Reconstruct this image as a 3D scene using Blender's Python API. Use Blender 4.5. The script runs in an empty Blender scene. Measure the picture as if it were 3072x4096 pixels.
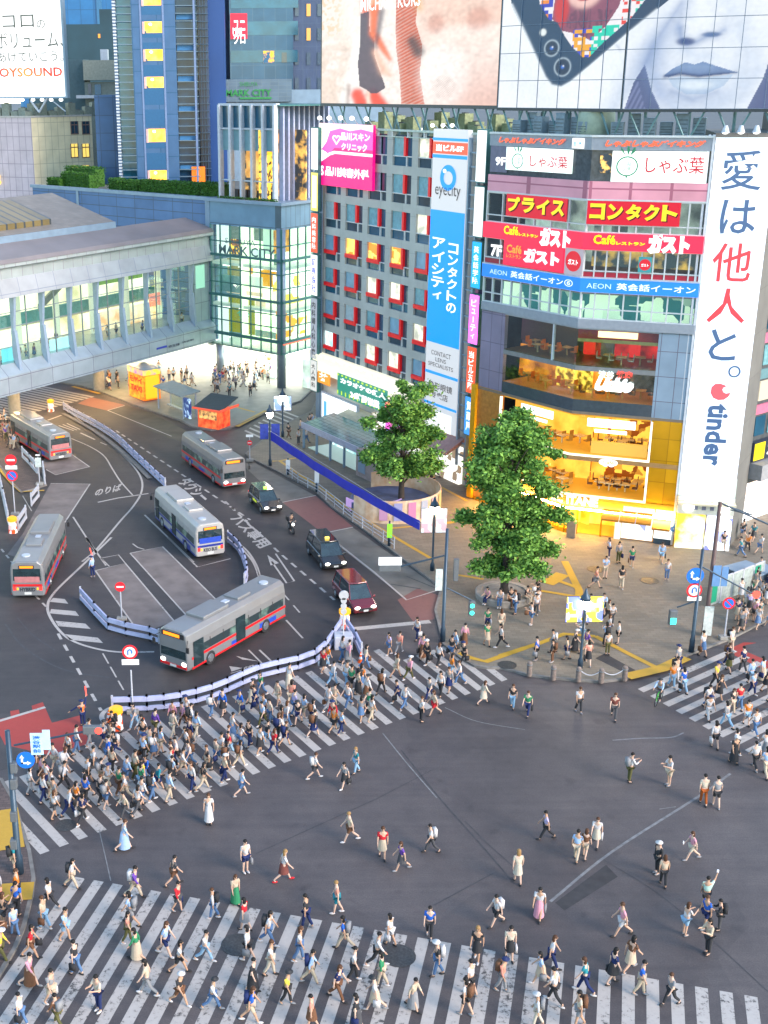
# Evening at a large scramble crossing seen from a rooftop.  Units are metres, +Y runs away from the camera.
import bpy,bmesh,math,random
import numpy as np
from mathutils import Vector,Matrix

random.seed(7)
scn =bpy.context.scene
col =scn.collection
PI =math.pi

# ------------------------------------------------------------------ camera
CAM_H =35.0
S =4096/2212.0                       # measuring sheet (1659 x 2212) to photograph pixels
FPX,PCX,PCY,HOR =4950.0,1040.0,2048.0,343.0
PITCH =math.atan((PCY - HOR)/FPX)
ROLL =math.atan(-0.01)
_F =np.array([0,math.cos(PITCH),-math.sin(PITCH)]); _R =np.array([1.0,0,0]); _U =np.cross(_R,_F)
_c,_s =math.cos(ROLL),math.sin(ROLL)
RC =_c*_R + _s*_U; UC =_c*_U - _s*_R      # camera right and up axes
cd =bpy.data.cameras.new('camera'); cam =bpy.data.objects.new('camera',cd); col.objects.link(cam)
cd.sensor_fit ='VERTICAL'; cd.sensor_height =24.0; cd.lens =FPX/4096*24.0
cd.shift_x =(1536 - PCX)/4096.0; cd.shift_y =0.0
cd.clip_start =1.0; cd.clip_end =3000
_m =Matrix(((RC[0],UC[0],-_F[0],0),(RC[1],UC[1],-_F[1],0),(RC[2],UC[2],-_F[2],CAM_H),(0,0,0,1)))
cam.matrix_world =_m
scn.camera =cam

# ------------------------------------------------------------------ light
scn.render.film_transparent =False
w =bpy.data.worlds.new('World'); scn.world =w; w.use_nodes =True
nt =w.node_tree; bg =nt.nodes['Background']
sky =nt.nodes.new('ShaderNodeTexSky'); sky.sky_type ='NISHITA'; sky.sun_disc =False
SUN_EL,SUN_AZ =math.radians(28),math.atan2(0.78,-0.63)
sky.sun_elevation =SUN_EL; sky.sun_rotation =SUN_AZ
sky.air_density =1.0; sky.dust_density =0.4; sky.ozone_density =1.6
dusk =nt.nodes.new('ShaderNodeMix'); dusk.data_type ='RGBA'; dusk.blend_type ='MULTIPLY'; dusk.inputs[0].default_value =1.0; dusk.inputs[7].default_value =(0.90,0.93,0.86,1)
nt.links.new(sky.outputs[0],dusk.inputs[6]); nt.links.new(dusk.outputs[2],bg.inputs[0]); bg.inputs[1].default_value =0.15
sl =bpy.data.lights.new('sun','SUN'); so =bpy.data.objects.new('sun',sl); col.objects.link(so)
sl.energy =1.35; sl.angle =math.radians(28); sl.color =(1.0,0.83,0.72)
so.rotation_euler =(PI/2 - SUN_EL,0,math.atan2(0.78,0.63))
scn.view_settings.view_transform ='Standard'; scn.view_settings.look ='None'
scn.view_settings.exposure =1.95; scn.view_settings.gamma =1.0
scn.cycles.max_bounces =5; scn.cycles.diffuse_bounces =3; scn.cycles.glossy_bounces =2
scn.cycles.transparent_max_bounces =8; scn.cycles.sample_clamp_indirect =10.0
scn.cycles.use_denoising =True

# ------------------------------------------------------------------ surveying helpers
def ray(x,y):
    x,y =x*S - PCX,y*S - PCY
    return _F*FPX + RC*x - UC*y
def G(x,y,z=0.0):
    d =ray(x,y); t =(z - CAM_H)/d[2]
    p =np.array([0,0,CAM_H]) + d*t
    return Vector(p)
REG =dict(A1=(0,0,1.659),A2=(800,0,1.3825),A3=(1900,0,1.4155),A4=(0,700,1.659),A5=(800,800,1.508),A6=(1800,500,1.304),
           B1=(0,1450,1.659),B2=(0,2150,1.508),B3=(900,1500,1.508),B4=(1800,1400,1.304),B5=(1000,2300,1.659),B6=(2000,2200,1.5476),
           B7=(0,2900,1.106),B8=(1500,3000,1.0553),C1=(0,2800,2.0738),C2=(700,2600,2.0738),C3=(1400,2400,2.37),C4=(2450,2500,2.667),
           C5=(0,3300,1.843),C6=(850,3400,1.843),C7=(1700,3400,2.37),C8=(2350,3300,2.298),E1=(830,380,3.318),E2=(1250,380,3.318),
           E3=(1250,1280,3.318),E4=(1900,1250,1.9518),E5=(1900,1600,1.9518),E6=(840,780,2.698),E7=(2700,1400,1.844),E8=(0,1350,2.765),
           Z3=(1700,480,3.687),Z4=(2650,500,2.765),Z5=(2600,1300,2.458),Z6=(1700,1080,3.16),Z2=(1050,800,2.765),D=(0,0,1/S))
def K(r,x,y):
    ox,oy,s =REG[r]
    return ((ox + x/s)/S,(oy + y/s)/S)
def Ks(r,pts): return [K(r,*p) for p in pts]
def Gs(r,pts,z=0.0): return [G(*K(r,*p),z) for p in pts]

class Frame:
    """A vertical plane through two ground points: x along it, y into the building, z up."""
    def __init__(s,A,B):
        s.A =Vector((A[0],A[1],0)); s.B =Vector((B[0],B[1],0)); d =s.B - s.A
        s.len =d.length; s.d =d.normalized(); s.n =Vector((-s.d.y,s.d.x,0)); s.rz =math.atan2(s.d.y,s.d.x)
    def uz(s,x,y,off=0.0):
        d =Vector(ray(x,y)); a =s.A + s.n*off
        t =(a - Vector((0,0,CAM_H))).dot(s.n)/d.dot(s.n); p =Vector((0,0,CAM_H)) + d*t
        return ((p - a).dot(s.d),p.z)
    def k(s,r,x,y,off=0.0): return s.uz(*K(r,x,y),off)
    def P(s,u,z=0.0,off=0.0): return s.A + s.d*u + s.n*off + Vector((0,0,z))

# ------------------------------------------------------------------ object helpers
def tag(o,label=None,cat=None,group=None,kind=None):
    for k_,v in (('label',label),('category',cat),('group',group),('kind',kind)):
        if v: o[k_] =v
    return o
def thing(name,label,cat,loc=(0,0,0),rz=0.0,group=None):
    o =bpy.data.objects.new(name,None); col.objects.link(o)
    o.location =loc; o.rotation_euler =(0,0,rz); o.empty_display_size =0.3
    return tag(o,label,cat,group)
def at_frame(name,label,cat,fr,u=0.0,off=0.0,group=None,z=0.0):
    return thing(name,label,cat,fr.P(u,z,off),fr.rz,group)
def dup(root,loc=None,rz=None,label=None,group=None):
    def cp(o,par):
        c =o.copy(); col.objects.link(c)
        if par is not None: c.parent =par
        for ch in kids.get(o.name,()): cp(ch,c)
        return c
    kids ={}
    def walk(o):
        kids[o.name] =list(o.children)
        for c in o.children: walk(c)
    walk(root)
    r =cp(root,None)
    if loc is not None: r.location =loc
    if rz is not None: r.rotation_euler =(0,0,rz)
    if label: r['label'] =label
    if group: r['group'] =group
    return r

class MB:
    def __init__(s): s.v =[]; s.f =[]; s.mi =[]; s.cur =0
    def _add(s,vs,fs):
        b =len(s.v); s.v += [tuple(p) for p in vs]; s.f += [tuple(b + i for i in f) for f in fs]; s.mi += [s.cur]*len(fs)
    def box(s,x0,y0,z0,x1,y1,z1):
        if x1 < x0: x0,x1 =x1,x0
        if y1 < y0: y0,y1 =y1,y0
        if z1 < z0: z0,z1 =z1,z0
        s._add([(x0,y0,z0),(x1,y0,z0),(x1,y1,z0),(x0,y1,z0),(x0,y0,z1),(x1,y0,z1),(x1,y1,z1),(x0,y1,z1)],
               [(0,3,2,1),(4,5,6,7),(0,1,5,4),(1,2,6,5),(2,3,7,6),(3,0,4,7)]); return s
    def poly(s,pts): s._add(pts,[tuple(range(len(pts)))]); return s
    def prism(s,pts,z0,z1):
        n =len(pts); a =sum(pts[i][0]*pts[(i + 1) % n][1] - pts[(i + 1) % n][0]*pts[i][1] for i in range(n))
        if a < 0: pts =list(pts)[::-1]
        vs =[(p[0],p[1],z0) for p in pts] + [(p[0],p[1],z1) for p in pts]
        s._add(vs,[tuple(range(n - 1,-1,-1)),tuple(range(n,2*n))] + [(i,(i + 1) % n,n + (i + 1) % n,n + i) for i in range(n)]); return s
    def xprism(s,pts,x0,x1):
        """outline in (y, z) swept along x"""
        n =len(pts); vs =[(x0,p[0],p[1]) for p in pts] + [(x1,p[0],p[1]) for p in pts]
        s._add(vs,[tuple(range(n - 1,-1,-1)),tuple(range(n,2*n))] + [(i,(i + 1) % n,n + (i + 1) % n,n + i) for i in range(n)]); return s
    def yprism(s,pts,y0,y1):
        """outline in (x, z) swept along y"""
        n =len(pts); vs =[(p[0],y0,p[1]) for p in pts] + [(p[0],y1,p[1]) for p in pts]
        s._add(vs,[tuple(range(n)),tuple(range(2*n - 1,n - 1,-1))] + [(i,n + i,n + (i + 1) % n,(i + 1) % n) for i in range(n)]); return s
    def cyl(s,p0,p1,r0,r1=None,n=10,caps=True):
        r1 =r0 if r1 is None else r1; p0,p1 =Vector(p0),Vector(p1); d =(p1 - p0).normalized()
        a =d.orthogonal().normalized(); b =d.cross(a); vs =[]
        for p,r in ((p0,r0),(p1,r1)):
            for i in range(n):
                t =2*PI*i/n; vs.append(p + a*(r*math.cos(t)) + b*(r*math.sin(t)))
        fs =[(i,(i + 1) % n,n + (i + 1) % n,n + i) for i in range(n)]
        if caps: fs += [tuple(range(n - 1,-1,-1)),tuple(range(n,2*n))]
        s._add(vs,fs); return s
    def tube(s,pts,r,n=6):
        for a,b in zip(pts,pts[1:]): s.cyl(a,b,r,r,n)
        return s
    def lathe(s,prof,n=16,c=(0,0),z=0.0):
        vs =[]; m =len(prof)
        for r,h in prof:
            for i in range(n):
                t =2*PI*i/n; vs.append((c[0] + r*math.cos(t),c[1] + r*math.sin(t),z + h))
        fs =[(j*n + i,j*n + (i + 1) % n,(j + 1)*n + (i + 1) % n,(j + 1)*n + i) for j in range(m - 1) for i in range(n)]
        fs += [tuple(range(n - 1,-1,-1)),tuple((m - 1)*n + i for i in range(n))]
        s._add(vs,fs); return s
    def ball(s,c,rx,ry,rz,n=10,m=6):
        vs =[]; fs =[]
        for j in range(m + 1):
            ph =PI*j/m
            for i in range(n):
                t =2*PI*i/n; vs.append((c[0] + rx*math.sin(ph)*math.cos(t),c[1] + ry*math.sin(ph)*math.sin(t),c[2] + rz*math.cos(ph)))
        for j in range(m):
            for i in range(n): fs.append((j*n + i,(j + 1)*n + i,(j + 1)*n + (i + 1) % n,j*n + (i + 1) % n))
        s._add(vs,fs); return s
    def strip(s,pts,w,z=0.0,dash=None):
        """a painted line of width w along ground points"""
        pts =[Vector((p[0],p[1],0)) for p in pts]; segs =[]
        if dash:
            on,off =dash; acc =0.0; cur =[]
            for a,b in zip(pts,pts[1:]):
                L =(b - a).length; t =0.0
                while t < L:
                    ph =(acc + t) % (on + off)
                    if ph < on:
                        e =min(L,t + on - ph); segs.append([a + (b - a)*(t/L),a + (b - a)*(e/L)]); t =e + 1e-4
                    else: t += on + off - ph + 1e-4
                acc += L
        else: segs =[pts]
        for q in segs:
            L_,R_ =[],[]
            for i,p in enumerate(q):
                d =(q[min(i + 1,len(q) - 1)] - q[max(i - 1,0)]).normalized(); n_ =Vector((-d.y,d.x,0))*(w/2)
                L_.append((p.x + n_.x,p.y + n_.y,z)); R_.append((p.x - n_.x,p.y - n_.y,z))
            k0 =len(s.v)
            s._add(R_ + L_,[(i,i + 1,len(q) + i + 1,len(q) + i) for i in range(len(q) - 1)])
        return s
    def build(s,name,mat,parent=None,smooth=False,bevel=0.0,loc=None):
        me =bpy.data.meshes.new(name); me.from_pydata(s.v,[],s.f)
        mats =mat if isinstance(mat,(list,tuple)) else [mat]
        for m in mats: me.materials.append(m)
        if len(mats) > 1: me.polygons.foreach_set('material_index',s.mi)
        if smooth: me.polygons.foreach_set('use_smooth',[True]*len(me.polygons))
        me.update()
        o =bpy.data.objects.new(name,me); col.objects.link(o)
        if parent is not None: o.parent =parent
        if loc is not None: o.location =loc
        if bevel:
            b =o.modifiers.new('edge','BEVEL'); b.width =bevel; b.segments =2; b.limit_method ='ANGLE'; b.angle_limit =math.radians(40)
        return o
def smoothline(pts,n=6):
    """Catmull-Rom through ground points"""
    P =[Vector(p) for p in pts]; P =[P[0]*2 - P[1]] + P + [P[-1]*2 - P[-2]]; out =[]
    for i in range(1,len(P) - 2):
        for k_ in range(n):
            t =k_/n; a,b,c,d =P[i - 1:i + 3]
            out.append(0.5*(2*b + (c - a)*t + (2*a - 5*b + 4*c - d)*t*t + (3*b - a - 3*c + d)*t ** 3))
    return out + [P[-2]]

# ------------------------------------------------------------------ materials
EM =0.34          # lit signs and rooms, set against the dusk exposure
_mats ={}
def mat(name,c,rough=0.6,metal=0.0,var=0.12,scale=3.0,bump=0.0,spec=0.5,coat=0.0):
    if name in _mats: return _mats[name]
    m =bpy.data.materials.new(name); m.use_nodes =True; n =m.node_tree; p =n.nodes['Principled BSDF']
    p.inputs['Roughness'].default_value =rough; p.inputs['Metallic'].default_value =metal
    p.inputs['Specular IOR Level'].default_value =spec; p.inputs['Coat Weight'].default_value =coat
    c4 =(*c,1)
    if var:
        tc =n.nodes.new('ShaderNodeTexCoord'); nz =n.nodes.new('ShaderNodeTexNoise'); nz.inputs['Scale'].default_value =scale; nz.inputs['Detail'].default_value =5
        rp =n.nodes.new('ShaderNodeValToRGB'); rp.color_ramp.elements[0].position =0.3; rp.color_ramp.elements[1].position =0.7
        rp.color_ramp.elements[0].color =(*[x*(1 - var) for x in c],1); rp.color_ramp.elements[1].color =(*[min(1,x*(1 + var)) for x in c],1)
        n.links.new(tc.outputs['Object'],nz.inputs['Vector']); n.links.new(nz.outputs['Fac'],rp.inputs[0]); n.links.new(rp.outputs[0],p.inputs['Base Color'])
        if bump:
            b =n.nodes.new('ShaderNodeBump'); b.inputs['Strength'].default_value =bump; b.inputs['Distance'].default_value =0.02
            n2 =n.nodes.new('ShaderNodeTexNoise'); n2.inputs['Scale'].default_value =scale*12; n2.inputs['Detail'].default_value =4
            n.links.new(tc.outputs['Object'],n2.inputs['Vector']); n.links.new(n2.outputs['Fac'],b.inputs['Height']); n.links.new(b.outputs[0],p.inputs['Normal'])
    else: p.inputs['Base Color'].default_value =c4
    _mats[name] =m; return m
def emat(name,c,st=1.0,base=None):
    """a lamp, screen, lit sign or lit room"""
    if name in _mats: return _mats[name]
    m =bpy.data.materials.new(name); m.use_nodes =True; p =m.node_tree.nodes['Principled BSDF']
    p.inputs['Base Color'].default_value =(*(base or [x*0.3 for x in c]),1); p.inputs['Roughness'].default_value =0.4
    p.inputs['Emission Color'].default_value =(*c,1); p.inputs['Emission Strength'].default_value =st*EM
    _mats[name] =m; return m
def ematv(name,c1,c2,st,scale=1.0,lo=0.35,hi=0.65,kind='NOISE'):
    """light thrown back by a furnished lit room or a printed, backlit picture: two colours in patches"""
    if name in _mats: return _mats[name]
    m =bpy.data.materials.new(name); m.use_nodes =True; n =m.node_tree; p =n.nodes['Principled BSDF']
    tc =n.nodes.new('ShaderNodeTexCoord')
    if kind == 'VOR':
        nz =n.nodes.new('ShaderNodeTexVoronoi'); nz.distance ='CHEBYCHEV'; out =nz.outputs['Color']
    else:
        nz =n.nodes.new('ShaderNodeTexNoise'); nz.inputs['Detail'].default_value =4; out =nz.outputs['Fac']
    nz.inputs['Scale'].default_value =scale
    rp =n.nodes.new('ShaderNodeValToRGB'); rp.color_ramp.elements[0].position =lo; rp.color_ramp.elements[1].position =hi
    rp.color_ramp.elements[0].color =(*c1,1); rp.color_ramp.elements[1].color =(*c2,1)
    n.links.new(tc.outputs['Object'],nz.inputs['Vector']); n.links.new(out,rp.inputs[0])
    n.links.new(rp.outputs[0],p.inputs['Emission Color']); n.links.new(rp.outputs[0],p.inputs['Base Color'])
    p.inputs['Emission Strength'].default_value =st*EM; _mats[name] =m; return m
def glassmat(name,c=(0.8,0.95,0.95),refl=0.12):
    """window pane: mostly clear, partly mirror"""
    if name in _mats: return _mats[name]
    m =bpy.data.materials.new(name); m.use_nodes =True; n =m.node_tree
    for x in list(n.nodes):
        if x.type == 'BSDF_PRINCIPLED': n.nodes.remove(x)
    t =n.nodes.new('ShaderNodeBsdfTransparent'); t.inputs[0].default_value =(*c,1)
    g =n.nodes.new('ShaderNodeBsdfGlossy'); g.inputs['Roughness'].default_value =0.03
    mx =n.nodes.new('ShaderNodeMixShader'); mx.inputs[0].default_value =refl
    n.links.new(t.outputs[0],mx.inputs[1]); n.links.new(g.outputs[0],mx.inputs[2]); n.links.new(mx.outputs[0],n.nodes['Material Output'].inputs['Surface'])
    _mats[name] =m; return m
def paintmat(name,c,wear=0.5,scale=6.0,dark=(0.06,0.055,0.052)):
    """road paint worn through to the asphalt in flakes"""
    if name in _mats: return _mats[name]
    m =bpy.data.materials.new(name); m.use_nodes =True; n =m.node_tree; p =n.nodes['Principled BSDF']; p.inputs['Roughness'].default_value =0.6
    tc =n.nodes.new('ShaderNodeTexCoord'); nz =n.nodes.new('ShaderNodeTexNoise'); nz.inputs['Scale'].default_value =scale; nz.inputs['Detail'].default_value =8; nz.inputs['Roughness'].default_value =0.75
    nb =n.nodes.new('ShaderNodeTexNoise'); nb.inputs['Scale'].default_value =0.35; nb.inputs['Detail'].default_value =3
    ad =n.nodes.new('ShaderNodeMath'); ad.operation ='MULTIPLY_ADD'; ad.inputs[1].default_value =0.35
    rp =n.nodes.new('ShaderNodeValToRGB'); e =rp.color_ramp.elements
    e[0].position =0.52 + 0.22*(wear - 0.5); e[0].color =(*dark,1); e[1].position =e[0].position + 0.09; e[1].color =(*c,1)
    k_ =e.new(min(0.99,e[1].position + 0.25)); k_.color =(*[min(1,x*1.12) for x in c],1)
    n.links.new(tc.outputs['Object'],nz.inputs[0]); n.links.new(tc.outputs['Object'],nb.inputs[0])
    n.links.new(nb.outputs['Fac'],ad.inputs[0]); n.links.new(nz.outputs['Fac'],ad.inputs[2])
    n.links.new(ad.outputs[0],rp.inputs[0]); n.links.new(rp.outputs[0],p.inputs['Base Color']); _mats[name] =m; return m
def tilemat(name,c,c2,sx,sy,mortar=0.03,rough=0.6,metal=0.0,var=0.1,axes='XZ',off=0.0):
    """panel cladding or paving: joints of colour c2 between panels of colour c, sx by sy metres"""
    if name in _mats: return _mats[name]
    m =bpy.data.materials.new(name); m.use_nodes =True; n =m.node_tree; p =n.nodes['Principled BSDF']; p.inputs['Roughness'].default_value =rough; p.inputs['Metallic'].default_value =metal
    tc =n.nodes.new('ShaderNodeTexCoord'); sp =n.nodes.new('ShaderNodeSeparateXYZ'); cb =n.nodes.new('ShaderNodeCombineXYZ')
    n.links.new(tc.outputs['Object'],sp.inputs[0])
    if axes == 'SZ':                       # works on walls that run along x or along y
        ad =n.nodes.new('ShaderNodeMath'); ad.operation ='ADD'; n.links.new(sp.outputs['X'],ad.inputs[0]); n.links.new(sp.outputs['Y'],ad.inputs[1])
        n.links.new(ad.outputs[0],cb.inputs[0]); n.links.new(sp.outputs['Z'],cb.inputs[1])
    else:
        n.links.new(sp.outputs[axes[0]],cb.inputs[0]); n.links.new(sp.outputs[axes[1]],cb.inputs[1])
    br =n.nodes.new('ShaderNodeTexBrick'); br.offset =off; br.inputs['Scale'].default_value =1.0
    br.inputs['Brick Width'].default_value =sx; br.inputs['Row Height'].default_value =sy; br.inputs['Mortar Size'].default_value =mortar; br.inputs['Mortar Smooth'].default_value =0.1
    br.inputs['Color1'].default_value =(*[x*(1 - var) for x in c],1); br.inputs['Color2'].default_value =(*[min(1,x*(1 + var)) for x in c],1); br.inputs['Mortar'].default_value =(*c2,1)
    nz =n.nodes.new('ShaderNodeTexNoise'); nz.inputs['Scale'].default_value =0.6; nz.inputs['Detail'].default_value =6
    mr =n.nodes.new('ShaderNodeMapRange'); mr.inputs[3].default_value =0.75; mr.inputs[4].default_value =1.25
    mx =n.nodes.new('ShaderNodeMix'); mx.data_type ='RGBA'; mx.blend_type ='MULTIPLY'; mx.inputs[0].default_value =1.0
    n.links.new(cb.outputs[0],br.inputs[0]); n.links.new(tc.outputs['Object'],nz.inputs[0]); n.links.new(nz.outputs['Fac'],mr.inputs[0])
    n.links.new(br.outputs['Color'],mx.inputs[6]); n.links.new(mr.outputs[0],mx.inputs[7]); n.links.new(mx.outputs[2],p.inputs['Base Color'])
    _mats[name] =m; return m
def objcolmat(name,rough=0.8,var=0.15,scale=9.0):
    m =bpy.data.materials.new(name); m.use_nodes =True; n =m.node_tree; p =n.nodes['Principled BSDF']; p.inputs['Roughness'].default_value =rough; p.inputs['Specular IOR Level'].default_value =0.25
    oi =n.nodes.new('ShaderNodeObjectInfo'); tc =n.nodes.new('ShaderNodeTexCoord'); nz =n.nodes.new('ShaderNodeTexNoise'); nz.inputs['Scale'].default_value =scale
    mr =n.nodes.new('ShaderNodeMapRange'); mr.inputs[3].default_value =1 - var; mr.inputs[4].default_value =1 + var
    mx =n.nodes.new('ShaderNodeMix'); mx.data_type ='RGBA'; mx.blend_type ='MULTIPLY'; mx.inputs[0].default_value =1.0
    n.links.new(tc.outputs['Object'],nz.inputs[0]); n.links.new(nz.outputs['Fac'],mr.inputs[0]); n.links.new(oi.outputs['Color'],mx.inputs[6]); n.links.new(mr.outputs[0],mx.inputs[7])
    n.links.new(mx.outputs[2],p.inputs['Base Color']); return m

# ------------------------------------------------------------------ lettering
_fc ={}
def glyphs(body,bold=0.0):
    key =(body,bold)
    if key not in _fc:
        c =bpy.data.curves.new('lettering','FONT'); c.body =body; c.offset =bold; c.resolution_u =2; c.space_line =0.9
        o =bpy.data.objects.new('lettering',c)
        me =bpy.data.meshes.new_from_object(o); bpy.data.objects.remove(o)
        vs =np.array([v.co[:2] for v in me.vertices]) if len(me.vertices) else np.zeros((1,2)); lo,hi =vs.min(0),vs.max(0)
        _fc[key] =((vs - lo)/np.maximum(hi - lo,1e-6),[tuple(p.vertices) for p in me.polygons]); bpy.data.meshes.remove(me)
    return _fc[key]
def text(parent,body,u0,z0,u1,z1,m,y=-0.05,bold=0.0,name='lettering',rot=0,shear=0.0,mb=None):
    """lettering filling the rectangle (u0,z0)-(u1,z1) on a face that looks along -y; rot=90 reads downwards"""
    v,f =glyphs(body,bold); out =[]
    for a,b in v:
        if rot == 90: a,b =b,1 - a
        a += shear*(b - 0.5)
        out.append((u0 + (u1 - u0)*a,y,z0 + (z1 - z0)*b))
    t =mb or MB(); t._add(out,f)
    return t if mb else t.build(name,m,parent)
def vtext(parent,body,u0,z0,u1,z1,m,y=-0.05,bold=0.0,fill=0.86,name='lettering'):
    """characters stacked downwards"""
    n =len(body); h =(z1 - z0)/n; t =MB()
    for i,ch in enumerate(body):
        if ch == ' ': continue
        v,f =glyphs(ch,bold); zc =z1 - h*(i + 0.5); k_ =fill/2; du =u1 - u0; uc =(u0 + u1)/2; sx =du/2; sz =h*k_
        if ch in 'ー': sx,sz =du*0.08,h*0.4
        if ch in '。、': sx,sz,uc,zc =du*0.17,min(h*0.2,du*0.2),uc + du*0.22,zc + h*0.2
        if ch in 'ィッュャョ': sx *= 0.72; sz *= 0.72
        t._add([(uc + sx*(2*a - 1),y,zc + sz*(2*b - 1)) for a,b in v],f)
    return t.build(name,m,parent)
def ground_text(mb,body,o,ex,ey,z=0.008,bold=0.03):
    v,f =glyphs(body,bold); o,ex,ey =Vector(o),Vector(ex) - Vector(o),Vector(ey) - Vector(o)
    mb._add([((o + ex*a + ey*b).x,(o + ex*a + ey*b).y,z) for a,b in v],f)

# ================================================================== GROUND
def asphaltmat(k0=1.0,nm='asphalt'):
    m =bpy.data.materials.new(nm); m.use_nodes =True; n =m.node_tree; p =n.nodes['Principled BSDF']; p.inputs['Roughness'].default_value =0.62
    tc =n.nodes.new('ShaderNodeTexCoord')
    def nz(sc,d,r=0.6):
        x =n.nodes.new('ShaderNodeTexNoise'); x.inputs['Scale'].default_value =sc; x.inputs['Detail'].default_value =d; x.inputs['Roughness'].default_value =r
        n.links.new(tc.outputs['Object'],x.inputs[0]); return x.outputs['Fac']
    def ramp(f,a,b,p0=0.3,p1=0.7):
        r =n.nodes.new('ShaderNodeValToRGB'); e =r.color_ramp.elements; e[0].position =p0; e[1].position =p1; e[0].color =(*a,1); e[1].color =(*b,1)
        n.links.new(f,r.inputs[0]); return r.outputs[0]
    def mul(a,b):
        x =n.nodes.new('ShaderNodeMix'); x.data_type ='RGBA'; x.blend_type ='MULTIPLY'; x.inputs[0].default_value =1; n.links.new(a,x.inputs[6]); n.links.new(b,x.inputs[7]); return x.outputs[2]
    big =ramp(nz(0.06,5),[x*k0 for x in (0.060,0.050,0.050)],[x*k0 for x in (0.098,0.083,0.081)])
    mid =ramp(nz(0.5,8,0.7),(0.74,0.74,0.76),(1.16,1.15,1.12))
    fine =ramp(nz(14.0,4),(0.78,0.78,0.78),(1.22,1.22,1.22))
    # fine combed streaks where the paving machine ran
    mp =n.nodes.new('ShaderNodeMapping'); mp.inputs['Rotation'].default_value =(0,0,0.6); mp.inputs['Scale'].default_value =(0.12,2.6,1); n.links.new(tc.outputs['Object'],mp.inputs[0])
    st =n.nodes.new('ShaderNodeTexNoise'); st.inputs['Scale'].default_value =1.0; st.inputs['Detail'].default_value =5; n.links.new(mp.outputs[0],st.inputs[0])
    vo =n.nodes.new('ShaderNodeTexVoronoi'); vo.inputs['Scale'].default_value =0.11; vo.distance ='MANHATTAN'; n.links.new(tc.outputs['Object'],vo.inputs[0]); sx =n.nodes.new('ShaderNodeSeparateColor'); n.links.new(vo.outputs['Color'],sx.inputs[0])
    big =mul(big,ramp(sx.outputs[0],(0.9,0.9,0.91),(1.07,1.06,1.05),0.1,0.9))
    big =mul(big,ramp(nz(0.9,3,0.4),(0.72,0.71,0.72),(1.0,1.0,1.0),0.24,0.36))
    c =mul(mul(mul(big,mid),fine),ramp(st.outputs['Fac'],(0.9,0.9,0.91),(1.08,1.08,1.07)))
    n.links.new(c,p.inputs['Base Color'])
    b =n.nodes.new('ShaderNodeBump'); b.inputs['Strength'].default_value =0.25; b.inputs['Distance'].default_value =0.01; n.links.new(nz(30,3),b.inputs['Height']); n.links.new(b.outputs[0],p.inputs['Normal'])
    return m
M_ASPH =asphaltmat(); M_TERM =asphaltmat(0.64,'dark_dimmed_asphalt')  # darker terminal asphalt; weaker screen light there is put into its colour too
M_DARKASPH =mat('fresh_asphalt',(0.036,0.032,0.032),0.7,var=0.25,scale=2.0,bump=0.2)
M_WHITE =paintmat('road_paint_white',(0.37,0.335,0.305),0.42,5.0)
M_WORN =paintmat('road_paint_worn',(0.38,0.345,0.315),0.55,4.0)
M_YEL =paintmat('tactile_yellow',(0.42,0.24,0.02),0.2,6.0,(0.2,0.14,0.05))
M_REDP =paintmat('road_paint_red',(0.30,0.035,0.025),0.25,3.0,(0.16,0.04,0.04))
M_BROWN =paintmat('bay_paint_brown',(0.16,0.062,0.055),0.3,2.0,(0.09,0.05,0.05))
M_BAY =mat('bay_concrete',(0.16,0.132,0.12),0.75,var=0.25,scale=0.7,bump=0.15)
M_BAY2 =mat('bay_concrete_grey',(0.15,0.135,0.115),0.75,var=0.3,scale=0.5,bump=0.15)
M_PAVE =tilemat('paving_blocks',(0.175,0.145,0.108),(0.12,0.10,0.075),0.6,0.3,0.012,0.7,var=0.12,axes='XY',off=0.5)
M_PAVE2 =tilemat('paving_brick',(0.10,0.068,0.06),(0.055,0.042,0.038),0.4,0.2,0.014,0.75,var=0.2,axes='XY',off=0.5)
M_KERB =mat('kerb_stone',(0.17,0.155,0.14),0.8,var=0.25,scale=2.5)

def sheet(name,pts,z,m,kind='structure'):
    o =MB().poly([(p[0],p[1],z) for p in pts]).build(name,m); tag(o,kind=kind); return o
g =1600.0
sheet('ground',[(-g,-200,0),(g,-200,0),(g,2*g,0),(-g,2*g,0)],0.0,M_ASPH)

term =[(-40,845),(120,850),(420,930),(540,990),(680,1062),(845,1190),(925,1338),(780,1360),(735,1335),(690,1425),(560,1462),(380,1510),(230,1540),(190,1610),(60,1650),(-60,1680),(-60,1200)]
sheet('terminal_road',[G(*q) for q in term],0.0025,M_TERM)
def slab(name,pts,m,z=0.13):
    """raised pavement with a kerb stone round it"""
    pts =[Vector((p[0],p[1],0)) for p in pts]
    a =sum(pts[i].x*pts[(i + 1) % len(pts)].y - pts[(i + 1) % len(pts)].x*pts[i].y for i in range(len(pts)))
    if a < 0: pts.reverse()
    o =tag(MB().prism(pts,0.002,z).build(name,m),kind='structure')
    k_ =MB()
    n =len(pts); inn =[]
    for i in range(n):
        d0 =(pts[i] - pts[i - 1]).normalized(); d1 =(pts[(i + 1) % n] - pts[i]).normalized(); b =(Vector((-d0.y,d0.x,0)) + Vector((-d1.y,d1.x,0)))
        b =b.normalized()/max(0.4,b.length/2); inn.append(pts[i] + b*0.18)
    for i in range(n):
        j =(i + 1) % n
        q =[pts[i] - (inn[i] - pts[i])*0.02,pts[j] - (inn[j] - pts[j])*0.02,inn[j],inn[i]]
        k_._add([(p.x,p.y,0.0) for p in q] + [(p.x,p.y,z + 0.012) for p in q],[(4,5,6,7),(0,1,5,4),(2,3,7,6)])
    k_.build('kerb',M_KERB,o)
    return o
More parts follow.
